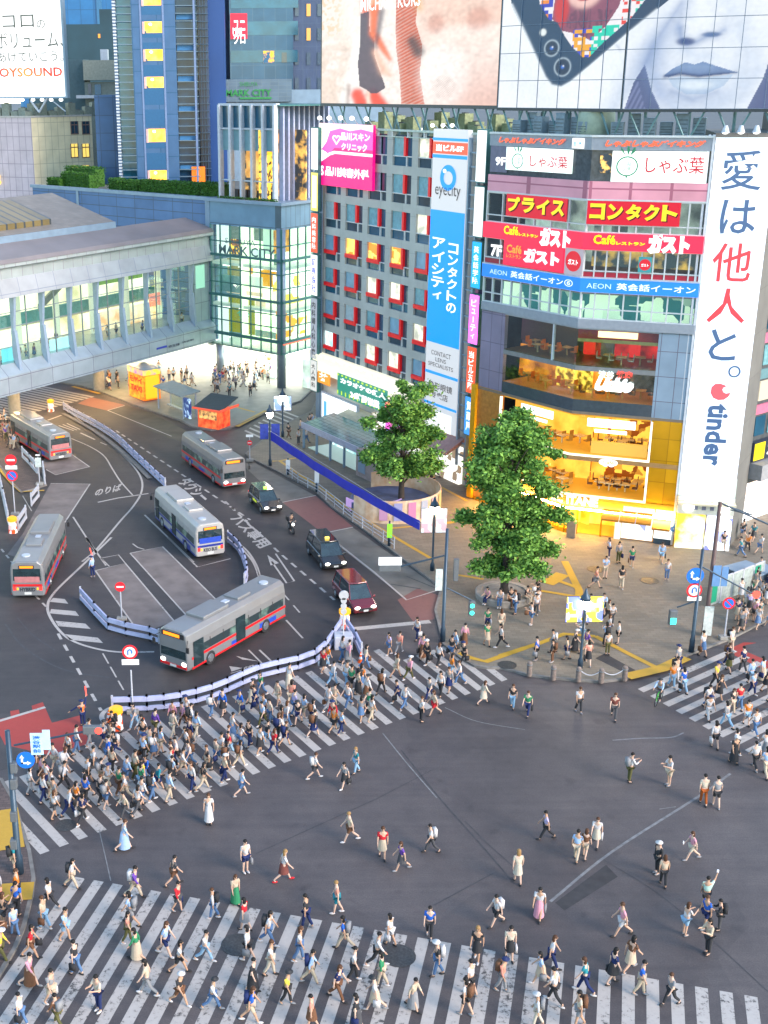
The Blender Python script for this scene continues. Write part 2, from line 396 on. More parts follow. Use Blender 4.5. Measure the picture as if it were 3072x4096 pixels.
plaza_edge =Ks('B3',[(120,480),(160,512),(360,610),(540,702),(640,800),(820,925),(1000,1062),(1300,1292)]) + \
    [(938,1320),(956,1394),(993,1424),(1025,1442),(1052,1446),(1080,1446),(1120,1456)] + \
    Ks('B6',[(180,785),(330,803),(470,816),(620,826),(770,808),(1000,738),(1180,652),(1420,562),(1659,440)]) + [(1720,1305)]
back =[Vector((75,92,0)),Vector((75,150,0)),Vector((8,150,0)),G(672,890),G(600,925)]
slab('pavement',[G(*p) for p in plaza_edge] + back,M_PAVE)
left_edge =Ks('C5',[(20,-330),(120,-160),(165,0),(230,200),(262,400),(248,520),(190,760),(120,930),(-60,1230)])
slab('corner_pavement',[G(*p) for p in left_edge] + [Vector((-32,48,0)),Vector((-32,62,0))],M_PAVE2)
far_edge =Ks('B1',[(-300,60),(300,120),(560,165),(700,212),(900,292),(1200,392),(1260,430),(1400,456),(1520,446),(1659,388)]) + [(575,893),(650,868)]
slab('station_pavement',[G(*p) for p in far_edge] + [Vector((8,152,0)),Vector((5,200,0)),Vector((-70,200,0)),Vector((-90,175,0))],mat('station_paving',(0.20,0.205,0.185),0.6,var=0.15,scale=0.8))
stop_edge =Ks('E8',[(-300,830),(60,900),(230,1240),(330,1330),(420,1500),(520,1640),(360,1690),(230,1720),(120,1620),(0,1440),(-250,1150)])
slab('bus_stop_island',[G(*p) for p in stop_edge],M_PAVE2,0.1)

# ---- zebra crossings: every stripe of one crossing is one painted surface
def crossing(name,mat_,a0,a1,b0,n,w,clip=None,z=0.006,vary=0.25,seed=1):
    """stripes start on the line a0-a1 and run along the vector b0 (ground points)"""
    rd =random.Random(seed); t =MB(); a0,a1 =Vector(a0),Vector(a1)
    for i in range(n):
        p =a0 + (a1 - a0)*(i/(n - 1)); v =b0(i,p) if callable(b0) else Vector(b0); e =(a1 - a0).normalized()*(w/2)
        s0 =p; s1 =p + v; k_ =6; L_ =[]; R_ =[]
        for j in range(k_ + 1):
            q =s0 + (s1 - s0)*(j/k_); jit =rd.uniform(-0.012,0.012)
            L_.append(q - e*(1 + jit)); R_.append(q + e*(1 - jit))
        t._add([(q.x,q.y,z) for q in L_] + [(q.x,q.y,z) for q in R_],[(j,k_ + 1 + j,k_ + 2 + j,j + 1) for j in range(k_)])
    return tag(t.build(name,mat_),kind='structure')
# near crossing: upper stripe ends run from (173,1896) to (1622,2152)
pa,pb =G(173,1896),G(1622,2152); dn =G(0,2142) - pa; dn =dn.normalized()
N1 =round((pb - pa).length/0.945); step =(pb - pa)/N1
crossing('zebra_crossing_near',M_WORN,pa - step*0,pb + step*6,dn*13.0,N1 + 7,0.50,seed=3)
# crossing in front of the bus terminal
U0,U1,U2 =G(39,1671),G(670,1464),G(852,1411)
l0,l1 =G(97,1842),G(1090,1470)
N2 =30; dirs =(G(243,1784) - G(104,1652)).normalized()
def upper(i,p):
    d =(G(104,1652) - G(243,1784)).normalized(); d2 =(G(902,1400) - G(1017,1496)).normalized(); t =i/(N2 - 1); v =(d*(1 - t) + d2*t).normalized()
    L =8.2 if i > 4 else 7.2
    if i >= N2 - 5: L =6.0
    return v*L
N2 =max(24,round((l1 - l0).length/1.0))
crossing('zebra_crossing_terminal',M_WHITE,l0,l1,upper,N2,0.50,seed=5)
# crossing towards the pedestrian street
r0,r1 =G(1384,1492),G(1554,1589); vr =G(1527,1431) - G(1390,1490)
N3 =7; ex =(r1 - r0)/(N3 - 1)
crossing('zebra_crossing_street',M_WHITE,r0,r0 + ex*13,vr.normalized()*9.5,14,0.50,seed=8)
# far crossings
f0,f1 =G(*K('E8',1030,660)),G(*K('E8',-120,960)); vf =G(*K('E8',620,575)) - f0
crossing('zebra_crossing_bridge',M_WHITE,f0,f1,vf.normalized()*11,20,0.5,seed=9)
s0,s1 =G(*K('B3',130,330)),G(*K('B3',420,235)); vs_ =G(*K('B3',250,380)) - s0
crossing('zebra_crossing_side_street',M_WHITE,G(*K('B3',330,210)),G(*K('B3',120,335)),(G(*K('B3',520,260)) - G(*K('B3',380,205))),9,0.45,seed=10)

# ---- painted bays and patches
def patch(name,reg,pts,m,z): return sheet(name,Gs(reg,pts),z,m)
patch('bus_bay','B2',[(575,200),(755,155),(1050,505),(900,560),(800,520)],M_BAY,0.004)
patch('bus_bay','B2',[(785,95),(980,55),(1300,372),(1120,465)],M_BAY,0.004)
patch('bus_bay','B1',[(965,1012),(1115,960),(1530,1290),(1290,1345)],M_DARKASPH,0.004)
patch('bus_bay','E8',[(560,1615),(995,1620),(430,2500),(80,2400),(260,2160)],M_BAY,0.004)
patch('bus_bay','E8',[(470,1430),(615,1520),(990,1430),(790,1290),(500,1290)],M_BAY,0.004)
patch('bus_lane_bay','B3',[(60,500),(345,765),(540,726),(160,520)],M_BAY2,0.004)
patch('bus_lane_bay','B3',[(345,767),(545,727),(770,915),(585,950)],M_BROWN,0.004)
patch('bus_lane_bay','B3',[(588,955),(770,920),(1295,1290),(1095,1355)],M_BAY2,0.004)
patch('bus_lane_bay','C3',[(450,0),(600,205),(740,195),(800,180),(850,-40),(640,-110)],M_BROWN,0.0045)
patch('bus_lane_bay','E8',[(1000,660),(1380,745),(1190,810),(860,730)],paintmat('bay_paint_terracotta',(0.22,0.09,0.06),0.3,2.0,(0.12,0.07,0.05)),0.004)
patch('bus_lane_bay','E8',[(1380,745),(1190,812),(1659,1030),(2080,1180),(2280,1140),(1659,830)],mat('bay_concrete_warm',(0.085,0.075,0.055),0.75,var=0.25,scale=0.6),0.004)
patch('red_road_surface','C1',[(-60,170),(90,140),(85,92),(155,80),(165,120),(270,95),(262,48),(355,18),(430,190),(660,128),(690,235),(750,360),(600,400),(440,465),(40,372)],M_REDP,0.004)
patch('red_road_surface','C4',[(1200,275),(1400,185),(1540,190),(1420,215),(1385,245),(1440,290),(1700,400),(1700,480),(1560,450)],M_REDP,0.004)
for reg,pts in (('B8',[(760,645),(975,485),(1025,535),(800,678)]),('B6',[(590,670),(650,640),(840,745),(780,765)])):
    sheet('road_patch',Gs(reg,pts,0.0 if reg == 'B8' else 0.13),0.004 if reg == 'B8' else 0.134,M_DARKASPH)

# ---- painted lines
ln =MB()
def line(reg,pts,w=0.16,dash=None,sm=True,m=None):
    q =Gs(reg,pts); (m or ln).strip(smoothline(q) if sm and len(q) > 2 else q,w,0.0085,dash)
line('B1',[(430,305),(620,455),(760,565),(880,680),(940,780),(935,870),(880,960),(800,1050),(640,1240),(545,1322)],0.18)
line('B2',[(672,0),(500,165),(330,330),(287,420),(320,510),(400,600),(520,655),(700,690),(930,690)],0.2)
line('B1',[(475,505),(600,560),(690,620),(745,705),(800,790),(880,880)],0.14)
line('B1',[(700,425),(800,495),(900,605),(1010,720)],0.14)
line('B1',[(650,928),(780,900),(985,870)],0.22,sm=False)
line('B1',[(485,1025),(640,1265)],0.14,sm=False)
line('B2',[(520,0),(640,170)],0.14,sm=False)
line('B1',[(770,452),(1660,1045)],0.2,(1.0,0.8),False)
line('B3',[(0,762),(330,1075),(660,1357)],0.2,(1.0,0.8),False)
line('B2',[(8,70),(85,165)],0.16,(0.8,0.7),False); line('B2',[(215,352),(290,430)],0.16,(0.8,0.7),False)
line('B2',[(350,580),(430,725),(610,1045)],0.2,(1.0,0.9),False)
line('B2',[(620,700),(745,920)],0.1,(1.6,0.5),False)
line('B1',[(715,318),(1140,490)],0.15,sm=False); line('B1',[(715,318),(830,285)],0.15,sm=False)
line('B1',[(960,1012),(1285,1325)],0.16,sm=False)
line('B2',[(1010,0),(1190,178),(1390,128)],0.14,sm=False)
line('B2',[(575,200),(755,155),(1050,505)],0.12,sm=False); line('B2',[(575,200),(800,520)],0.12,sm=False)
line('B2',[(785,95),(980,55),(1300,372)],0.12,sm=False); line('B2',[(785,95),(1120,465)],0.12,sm=False)
line('B2',[(610,125),(715,105),(755,155)],0.1,sm=False); line('B2',[(610,125),(660,175)],0.1,sm=False)
line('B2',[(800,38),(830,60),(870,72)],0.12,sm=False)
line('E8',[(560,1615),(995,1620),(700,2070)],0.13,sm=False)
line('E8',[(510,1460),(615,1520),(990,1430),(790,1290)],0.13,sm=False)
line('B3',[(345,768),(548,727)],0.15,sm=False); line('B3',[(590,955),(772,918)],0.15,sm=False)
line('B3',[(620,970),(900,1190),(1095,1357),(1300,1293)],0.17,sm=False)
line('C3',[(30,275),(760,205)],0.55,sm=False)
line('B3',[(100,1045),(170,1130),(210,1230)],0.16); line('B2',[(1400,5),(1490,80),(1545,165),(1570,245)],0.17)
line('C1',[(-40,185),(375,60)],0.25,sm=False)
line('C1',[(1000,60),(910,70),(855,110),(845,150),(870,190)],0.3)
line('C4',[(-40,470),(110,440)],0.05,sm=False)
line('C2',[(610,0),(730,120)],0.12,sm=False); line('C2',[(700,0),(800,95)],0.14,sm=False); line('B5',[(240,300),(350,420)],0.14,sm=False)
line('B5',[(200,100),(330,250)],0.12,(2,1),False)
for q in ([(320,365),(390,372),(412,400),(300,388)],[(308,432),(455,445),(477,474),(300,458)],[(333,503),(515,520),(547,552),(352,535)],[(388,583),(590,605),(622,637),(420,618)]):
    ln.poly([(p.x,p.y,0.0085) for p in Gs('B2',q)])
for q in ([(330,1090),(300,1075),(420,1245),(370,1262),(285,1140),(305,1135),(372,1240),(400,1238)],):
    pass
ln.strip(Gs('B3',[(305,1078),(418,1243),(372,1256),(282,1125)]),0.14,0.0085)
ln.poly([(p.x,p.y,0.0085) for p in Gs('B3',[(255,1085),(325,1135),(275,1150)])])
ln.poly([(p.x,p.y,0.0085) for p in Gs('C2',[(450,135),(560,150),(470,180)])]); ln.poly([(p.x,p.y,0.0085) for p in Gs('C2',[(505,50),(700,95),(560,80)])])
for i in range(3): line('E8',[(650 + 45*i,975 - 12*i),(815 + 35*i,1030 - 6*i)],0.15,sm=False)
line('E8',[(890,1055),(1050,1130)],0.2,sm=False); line('E8',[(1110,1160),(1180,1190)],0.15,sm=False); line('E8',[(680,860),(530,915)],0.25,sm=False)
line('E8',[(250,1750),(350,1920)],0.08,sm=False); line('E8',[(0,1380),(140,1510),(190,1640)],0.07)
line('E8',[(160,1440),(0,1240)],0.02,sm=False)
ground_text(ln,'のりば',G(*K('B1',625,890)),G(*K('B1',800,850)),G(*K('B1',640,840)))
ground_text(ln,'タクシー',G(*K('B1',1175,800)),G(*K('B1',1330,935)),G(*K('B1',1250,755)))
ground_text(ln,'バス専用',G(*K('B3',20,870)),G(*K('B3',205,1050)),G(*K('B3',100,840)))
ground_text(ln,'一般',G(*K('C2',470,212)),G(*K('C2',680,150)),G(*K('C2',455,178)))
tag(ln.build('road_markings',M_WHITE),kind='structure')
# the wide crossing has thin seams and tyre arcs
sm_ =MB()
for reg,pts,w_ in (('B8',[(110,0),(270,200),(430,380),(585,560)],0.08),('B8',[(380,300),(480,400),(570,480),(640,560)],0.06),('B8',[(250,655),(500,520)],0.06),('B8',[(960,460),(1240,640),(1659,1020)],0.05),
                     ('B2',[(30,520),(120,640),(260,740),(430,810),(660,845)],0.14),('B2',[(100,480),(200,590),(330,680)],0.1),('C5',[(740,60),(780,260),(820,400)],0.04),('B7',[(1130,570),(1659,330)],0.05),
                     ('B8',[(0,210),(250,80)],0.05),('B3',[(1095,1215),(1280,1290)],0.12),('B3',[(1000,1262),(1180,1290)],0.16)):
    sm_.strip(smoothline(Gs(reg,pts)),w_,0.0075)
tag(sm_.build('road_seams',mat('tar_seam',(0.045,0.043,0.045),0.6,var=0.3)),kind='structure')
sm2 =MB()
for reg,pts,w_ in (('B8',[(740,640),(1000,430),(1360,200),(1500,100)],0.14),('C4',[(0,1230),(300,1210),(620,1200),(760,1150)],0.10),('B8',[(1200,250),(1270,240)],0.05),('B5',[(880,1050),(1050,1260),(1240,1480)],0.07),('C3',[(900,1020),(1200,1150),(1659,1230)],0.06),
                     ('B7',[(440,470),(470,600),(490,690)],0.05)):
    sm2.strip(smoothline(Gs(reg,pts)),w_,0.0076)
tag(sm2.build('road_scratches',mat('dusty_joint',(0.17,0.165,0.165),0.8,var=0.3)),kind='structure')

# ---- yellow tactile paving
yl =MB()
def yline(reg,pts,w): yline.z += 0.0015; yl.strip(Gs(reg,pts,0.13),w,yline.z)
yline.z =0.134
yline('B3',[(285,520),(330,518),(900,905),(1240,1105)],0.32); yline('B3',[(1395,1205),(1560,1232)],0.32); yline('B3',[(1000,925),(1170,910)],0.3); yline('B3',[(330,518),(430,500)],0.3); yline('B3',[(1170,605),(1460,760)],0.3); yline('B3',[(1310,895),(1385,888)],0.5); yline('B3',[(490,335),(545,310)],0.9)
yline('C3',[(1040,500),(1130,545),(1290,585),(1660,455)],0.45); yline('B6',[(0,655),(240,580),(400,520),(590,535)],0.4)
yline('B6',[(590,535),(790,640),(980,735)],0.4); yline('B6',[(170,240),(480,290)],0.35); yline('B6',[(400,70),(490,250),(482,380)],0.55)
yline('B6',[(785,785),(1000,735),(1150,665)],0.85); yline('B6',[(290,210),(390,150)],1.1); yline('B6',[(330,180),(480,235)],0.4)
yline('C5',[(30,-110),(75,180)],1.4); yline('C5',[(125,430),(105,560)],1.6)
tag(yl.build('tactile_paving',M_YEL),kind='structure')
yl2 =MB(); yl2.strip(Gs('E8',[(-60,1390),(120,1600),(230,1705),(490,1690)],0.1),0.3,0.106)
tag(yl2.build('tactile_paving_stop',M_YEL),kind='structure')
yl3 =MB(); yl3.strip(Gs('A5',[(185,1240),(330,1280)],0.13),0.35,0.136); yl3.strip(Gs('B3',[(70,310),(250,215)],0.13),0.6,0.136); yl3.strip(Gs('E8',[(800,540),(1100,620)],0.13),0.5,0.136)
tag(yl3.build('tactile_paving_station',M_YEL),kind='structure')
# ---- manholes
def manhole(reg,x,y,r,z=0.0):
    p =G(*K(reg,x,y),z)
    t =MB().lathe([(r,0.0),(r,0.012),(r*0.9,0.016),(r*0.86,0.010),(r*0.5,0.012),(r*0.45,0.016),(0.02,0.016)],20).build('manhole_cover',mat('cast_iron',(0.07,0.068,0.066),0.5,0.4,var=0.35,scale=9),loc=(p.x,p.y,z + 0.008))
    return t
for i,(a,lab) in enumerate(((('C1',545,1040,0.55),'large round iron manhole cover on the terminal crossing by the kerb'),(('C6',190,700,0.75),'round worn manhole cover between stripes of the near crossing'),(('C6',1370,780,0.75),'round manhole cover painted over by a stripe of the near crossing'),
                              (('B6',595,120,0.7,0.13),'pale round manhole cover nearest the gold shop'),(('B6',925,190,0.7,0.13),'pale round manhole cover in the middle of the plaza paving'),(('B6',45,712,0.6,0.13),'dark round manhole cover near the kerb by the planter crowd'))):
    tag(manhole(*a),lab,'manhole cover','manhole covers')

# ================================================================== STATION SIDE
def grad(z): return z
M_STEEL =mat('blue_grey_steel',(0.20,0.28,0.37),0.4,0.2,var=0.1,scale=1.0)
M_STEELD =mat('dark_green_steel',(0.06,0.18,0.18),0.45,0.3,var=0.1)
M_PANEL =tilemat('aluminium_panel',(0.34,0.40,0.45),(0.14,0.13,0.18),3.2,1.6,0.03,0.35,0.3,0.06,'XZ')
M_ROOF =tilemat('roof_sheet',(0.22,0.195,0.17),(0.19,0.175,0.16),0.9,0.6,0.03,0.55,0.2,0.08,'XY')
M_GLASS =glassmat('clear_glazing',(0.88,0.97,0.95),0.10)
M_HALL =emat('lit_hall_white',(0.86,1.0,0.90),0.95)
M_HALLC =emat('lit_hall_cream',(1.0,0.95,0.72),0.75)
M_TUBE =emat('ceiling_light_white',(1.0,0.98,0.9),3.0)
M_GOLD =emat('warm_light',(1.0,0.62,0.12),1.3)
M_ORANGE =emat('orange_light',(1.0,0.36,0.05),1.0)
M_DGLASS =mat('dark_window_glass',(0.03,0.06,0.085),0.08,0.0,var=0.3,scale=0.6,spec=0.8)
M_BGLASS =mat('teal_window_glass',(0.012,0.09,0.16),0.1,0.2,var=0.25,scale=0.5,spec=0.8)
M_PALE =mat('pale_trim',(0.42,0.46,0.52),0.5,0.1,var=0.1)
M_HEDGE =None
XI =Vector((1,0,0))

# ---------------- glazed entrance hall
mc =G(*K('E6',775,2100)); dl =Vector((0.73,-0.68,0)).normalized(); dr =Vector((0.65,0.76,0)).normalized()
FA =Frame(mc - dl*12.2,mc); FB =Frame(mc,mc + dr*9.0)
hall =thing('glass_hall','tall glazed station entrance hall with green white lit floors behind a square grid','building',mc)
def on(o,fr,org,off=0.0):
    p =fr.P(0,0,off) - org; o.location =p; o.rotation_euler =(0,0,fr.rz); return o
def slabpoly(org,corners,z0,z1,name,m,par):
    return MB().prism([(p.x - org.x,p.y - org.y) for p in corners],z0,z1).build(name,m,par)
foot =[FA.P(0.3),mc,FB.P(9),FB.P(9) + FA.n*0 + (FA.P(0.3) - mc)]
inner =[FA.P(0.3,0,0.25),mc + FA.n*0.25 + FB.n*0.25,FB.P(9,0,0.25),FB.P(9) + (FA.P(0.3) - mc)]
MC_T,MC_B =21.8,4.25
cap =slabpoly(mc,foot,19.0,MC_T,'parapet_wall',tilemat('hall_parapet_panel',(0.15,0.26,0.36),(0.08,0.12,0.15),1.25,3.2,0.05,0.4,0.2,0.05,'SZ'),hall)
slabpoly(mc,[FA.P(-0.2,0,-0.4),mc - FA.n*0.4 - FB.n*0.4,FB.P(9.2,0,-0.4),foot[3]],MC_T,MC_T + 0.35,'roof',M_STEEL,hall)
for z in (MC_B - 0.15,9.1,14.2):
    slabpoly(mc,inner,z,z + 0.35,'floor_slab',emat('hall_floor_lit',(0.85,0.95,0.82),0.30,(0.5,0.55,0.5)),hall)
# back walls inside, lit by the hall's lamps
def hallwall(fr,u0,u1,z0,z1,off,m,name='interior_wall'):
    return on(MB().box(u0,off,z0,u1,off + 0.15,z1).build(name,m,hall),fr,mc)
hallwall(FA,0.4,12.0,4.4,19.0,6.0,ematv('hall_back_wall',(0.45,0.62,0.40),(0.92,1.0,0.78),1.8,0.4))
hallwall(FB,0.4,9,4.4,19.0,6.5,ematv('hall_back_wall_b',(0.5,0.68,0.40),(1.0,1.0,0.76),1.6,0.5))
def hw(fr,x0,y0,x1,y1,off,m,name):
    a_,b_ =fr.k('E6',x0,y1,off),fr.k('E6',x1,y0,off); xm =fr.k('E6',(x0 + x1)/2,y0,off)[1],fr.k('E6',(x0 + x1)/2,y1,off)[1]
    return hallwall(fr,a_[0],b_[0],xm[1],xm[0],off,m,name)
hw(FA,205,1095,475,1490,1.2,emat('olive_poster',(0.34,0.33,0.01),0.75),'poster')
t =MB(); q0,q1 =FA.k('E6',290,1330,1.1),FA.k('E6',440,1270,1.1); text(None,'✿ ✿',q0[0],q0[1],q1[0],q1[1],None,1.1,0.02,mb=t); on(t.build('poster_flowers',emat('poster_green',(0.05,0.45,0.35),0.7),hall),FA,mc)
hw(FA,75,215,190,640,1.0,emat('lit_column_white',(0.9,1.0,0.95),1.0),'column'); hw(FA,95,1090,190,1700,1.0,emat('lit_column_white',(0.9,1.0,0.95),1.0),'column')
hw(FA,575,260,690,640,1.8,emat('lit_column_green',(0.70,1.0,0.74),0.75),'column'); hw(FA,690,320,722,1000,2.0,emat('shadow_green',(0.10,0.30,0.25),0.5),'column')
for p_ in ((540,780,720,990),): hw(FA,*p_,1.6,emat('orange_panel',(1.0,0.42,0.0),0.8),'orange_panel')
hw(FA,190,480,420,640,2.0,ematv('shop_patch',(0.20,0.06,0.01),(1.0,0.55,0.06),0.95,1.6,0.42,0.6,'VOR'),'shop_front')
hw(FA,180,235,460,340,1.2,ematv('red_posters',(1.0,0.85,0.8),(1.0,0.13,0.02),0.95,1.3,0.45,0.55,'VOR'),'poster')
hw(FA,190,340,570,480,2.4,emat('grey_green_dim',(0.16,0.25,0.22),0.6),'shop_front'); hw(FA,460,250,570,350,1.9,emat('brown_dim',(0.35,0.22,0.08),0.6),'shop_front')
hw(FA,190,690,360,900,2.2,emat('khaki_dim',(0.38,0.35,0.14),0.6),'shop_front')
hw(FA,100,870,380,1050,0.8,mat('hall_blue_grey_panel',(0.34,0.50,0.54),0.4),'balustrade'); hw(FA,375,880,560,1000,1.3,emat('pale_balustrade',(0.8,0.95,0.78),0.8),'balustrade')
hw(FA,180,1035,560,1075,0.9,emat('peach_edge',(1.0,0.75,0.5),0.8),'floor_edge'); hw(FA,490,1140,590,1240,1.5,emat('peach_wall',(1.0,0.80,0.52),0.8),'shop_front')
hw(FA,490,1470,730,1540,1.2,emat('escalator_dim',(0.35,0.52,0.42),0.6),'balustrade'); hw(FA,420,780,455,850,1.5,M_ORANGE,'sign'); hw(FA,420,590,575,690,1.5,emat('mint_lit',(0.75,1.0,0.85),0.9),'shop_front')
hallwall(FB,0.5,7.6,9.8,13.6,1.6,ematv('yellow_white_posters',(1.0,0.66,0.06),(1.0,1.0,0.92),1.0,0.7,0.42,0.5,'VOR'),'poster')
hallwall(FB,0.2,8.0,6.0,9.4,0.9,ematv('mural_patch',(1.0,0.36,0.02),(0.88,1.0,0.70),0.9,0.9,0.4,0.55,'VOR'),'mural')
hallwall(FB,0.2,7.6,5.4,5.8,-0.18,emat('red_white_banner',(1.0,0.20,0.12),0.9),'banner')
hallwall(FB,0.2,3.0,16.2,18.9,1.2,ematv('brown_shop',(0.25,0.10,0.02),(1.0,0.42,0.05),0.7,0.8,.35,.6),'shop_front')
for z in (8.85,13.95,18.85):
    t =MB()
    for i in range(4): t.box(1.5 + 2.7*i,1.0,z,2.7 + 2.7*i,1.25,z + 0.06); t.box(1.5 + 2.7*i,3.6,z,2.7 + 2.7*i,3.85,z + 0.06)
    on(t.build('ceiling_light',M_TUBE,hall),FA,mc)
# curtain wall grid
def grid(fr,n,zs,heavy,ulen,name):
    t =MB()
    for i in range(n + 1):
        u =0.55 + (ulen - 0.55)*i/n if fr is FA else ulen*i/n
        t.box(u - 0.045,-0.14,MC_B,u + 0.045,0.04,19.1)
    for z in zs: t.box(0.3 if fr is FA else 0,-0.14,z - 0.06,ulen,0.02,z + 0.06)
    for z in heavy: t.box(0.2 if fr is FA else 0,-0.3,z - 0.14,ulen,0.06,z + 0.14)
    on(t.build(name,M_STEELD,hall),fr,mc)
zz =[4.3,7.4,9.0,12.1,13.9,17.2,18.95]
zz =[4.3,5.9 + 1.55,9.0,10.6 + 1.5,13.8,17.1]
grid(FA,7,zz + [5.9],[5.75,10.55,15.45],12.2,'window_frame'); grid(FB,5,zz,[5.75,10.55,15.45],7.6,'window_frame')
for fr,ul in ((FA,12.2),(FB,9.0)):
    on(MB().box(0.3,0.05,MC_B,ul,0.07,19.0).build('pane',M_GLASS,hall),fr,mc)
for u,r in ((11.75,0.55),(1.3,0.5)):
    p =FA.P(u,0,0.45) - mc
    MB().cyl((p.x,p.y,0.1),(p.x,p.y,19.2 if u > 5 else 4.3),r,r,20).build('column',mat('column_cladding',(0.22,0.27,0.33),0.35,0.4,var=0.08),hall,True)
on(MB().box(-0.3,-0.05,MC_B - 0.3,0.45,0.6,21.8).build('corner_post',M_STEEL,hall),FA,mc)
M_SIGNG =mat('sign_steel_letter',(0.35,0.42,0.45),0.3,0.5,var=0)
t =MB(); text(None,'SHIBUYA',3.4,16.95,8.4,17.6,None,-0.4,mb=t); text(None,'MARK CITY',2.3,15.65,11.6,16.75,None,-0.4,0.02,mb=t)
on(t.build('lettering',mat('hall_letter',(0.10,0.17,0.18),0.4,0.3,var=0),hall),FA,mc)
# bright concourse under the hall, its escalator and ticket hall wall
conc =thing('station_concourse','bright white concourse wall and soffit under the glazed hall','building',mc)
on(MB().box(-30,34.0,0.13,16,34.3,4.6).build('wall',ematv('concourse_wall',(0.75,0.80,0.72),(1.0,1.0,0.95),0.8,0.25),conc),FA,mc)
on(MB().box(-28,0.6,4.05,11.8,34,4.12).build('ceiling',emat('concourse_soffit',(1.0,1.0,0.84),6.5),conc),FA,mc)
on(MB().box(13.6,2.2,0.13,16.0,5,3.6).build('shop',ematv('kiosk_patch',(0.30,0.40,0.32),(0.8,0.95,0.8),0.6,0.6),conc),FA,mc)
on(MB().xprism([(3.0,0.15),(9.0,4.0),(9.0,5.0),(3.0,1.15)],6.4,6.55).xprism([(3.0,0.15),(9.0,4.0),(9.0,5.0),(3.0,1.15)],8.2,8.35).xprism([(3.0,0.2),(9.0,4.0),(9.0,4.2),(3.0,0.4)],6.55,8.2).build('escalator',emat('escalator_lit',(0.6,0.78,0.65),0.35,(0.35,0.45,0.4)),conc),FA,mc)

# ---------------- blue podium with hedges, behind the bridge
pod =thing('podium_building','long blue grey panelled podium wall with clipped hedges along its roof','building',FA.A,FA.rz)
MB().box(-36,1.0,4.5,0.2,34,21.7).build('wall',tilemat('podium_panel',(0.07,0.145,0.30),(0.05,0.08,0.13),3.6,1.25,0.05,0.45,0.2,0.06,'XZ'),pod)
MB().box(-36.3,0.8,21.7,0.3,1.5,22.1).build('coping',M_STEEL,pod)
MB().box(-26.2,0.85,14,-25.8,1.02,21.7).build('downpipe',M_STEEL,pod)
MB().box(-36,1.5,21.7,12,34,21.76).build('roof',mat('roof_gravel',(0.10,0.11,0.11),0.9),pod)

def leafmat(name,c1,c2):
    m =bpy.data.materials.new(name); m.use_nodes =True; n =m.node_tree; p =n.nodes['Principled BSDF']; p.inputs['Roughness'].default_value =0.62; p.inputs['Specular IOR Level'].default_value =0.3
    g_ =n.nodes.new('ShaderNodeNewGeometry'); rp =n.nodes.new('ShaderNodeValToRGB'); rp.color_ramp.elements[0].color =(*c1,1); rp.color_ramp.elements[1].color =(*c2,1)
    n.links.new(g_.outputs['Random Per Island'],rp.inputs[0]); n.links.new(rp.outputs[0],p.inputs['Base Color'])
    p.inputs['Transmission Weight'].default_value =0.0; p.inputs['Subsurface Weight'].default_value =0.0
    return m
M_LEAF =leafmat('camphor_leaf',(0.03,0.11,0.022),(0.20,0.38,0.06))
M_HEDGE =leafmat('hedge_leaf',(0.012,0.055,0.01),(0.055,0.16,0.014))
def leafcloud(pts,size,rd,t):
    for p in pts:
        p =Vector(p); a =Vector((rd.gauss(0,1),rd.gauss(0,1),rd.gauss(0,0.6))).normalized(); b =a.orthogonal().normalized()
        q =Matrix.Rotation(rd.uniform(0,6.28),3,a) @ b; s_ =size*rd.uniform(0.6,1.3); l =a*s_; w_ =q*s_*0.5
        t._add([p - l,p + w_,p + l,p - w_],[(0,1,2,3)])
def hedge(u0,u1,y0,y1,h,label):
    rd =random.Random(int(u0*100)); o =thing('hedge',label,'hedge',pod.matrix_basis @ Vector(((u0 + u1)/2,(y0 + y1)/2,21.76)),FA.rz,'hedges on the podium roof')
    t =MB(); W_,D_ =(u1 - u0)/2,(y1 - y0)/2
    t.box(-W_*0.93,-D_*0.9,0,W_*0.93,D_*0.9,h*0.92); pts =[]
    for i in range(int(260*(u1 - u0))):
        f =rd.random()
        if f < 0.5: pts.append((rd.uniform(-W_,W_),-D_ + rd.gauss(0,.05),rd.uniform(0,h)))
        elif f < 0.85: pts.append((rd.uniform(-W_,W_),rd.uniform(-D_,D_),h + rd.gauss(0,.05)))
        else: pts.append((rd.choice((-W_,W_)) + rd.gauss(0,.04),rd.uniform(-D_,D_),rd.uniform(0,h)))
    leafcloud(pts,0.13,rd,t); t.build('foliage',M_HEDGE,o); return o
pod.matrix_basis  # (location and rotation are plain, no parent)
bpy.context.view_layer.update()
def pu(reg,x,y,off): return FA.k(reg,x,y,off)[0]
for x0,x1,off,h,lab in ((400,595,3.5,2.0,'long block of clipped hedge nearest the beige building'),(715,775,3.0,1.6,'small dark cube of hedge by the white edged tower corner'),(782,905,2.8,1.5,'clipped hedge under the louvred bay of the blue tower'),
                            (920,1325,2.6,1.7,'longest clipped hedge under the gold windows of the blue tower'),(1325,1470,2.0,1.9,'bright clipped hedge beside the finned pavilion'),(430,640,6.0,2.6,'pale taller hedge behind the block near the beige building'),(310,390,2.6,1.2,'loose low hedge at the end of the podium roof')):
    u0,u1 =pu('A1',x0,1200,off),pu('A1',x1,1200,off); hedge(u0,u1,off,off + 1.8,h,lab)

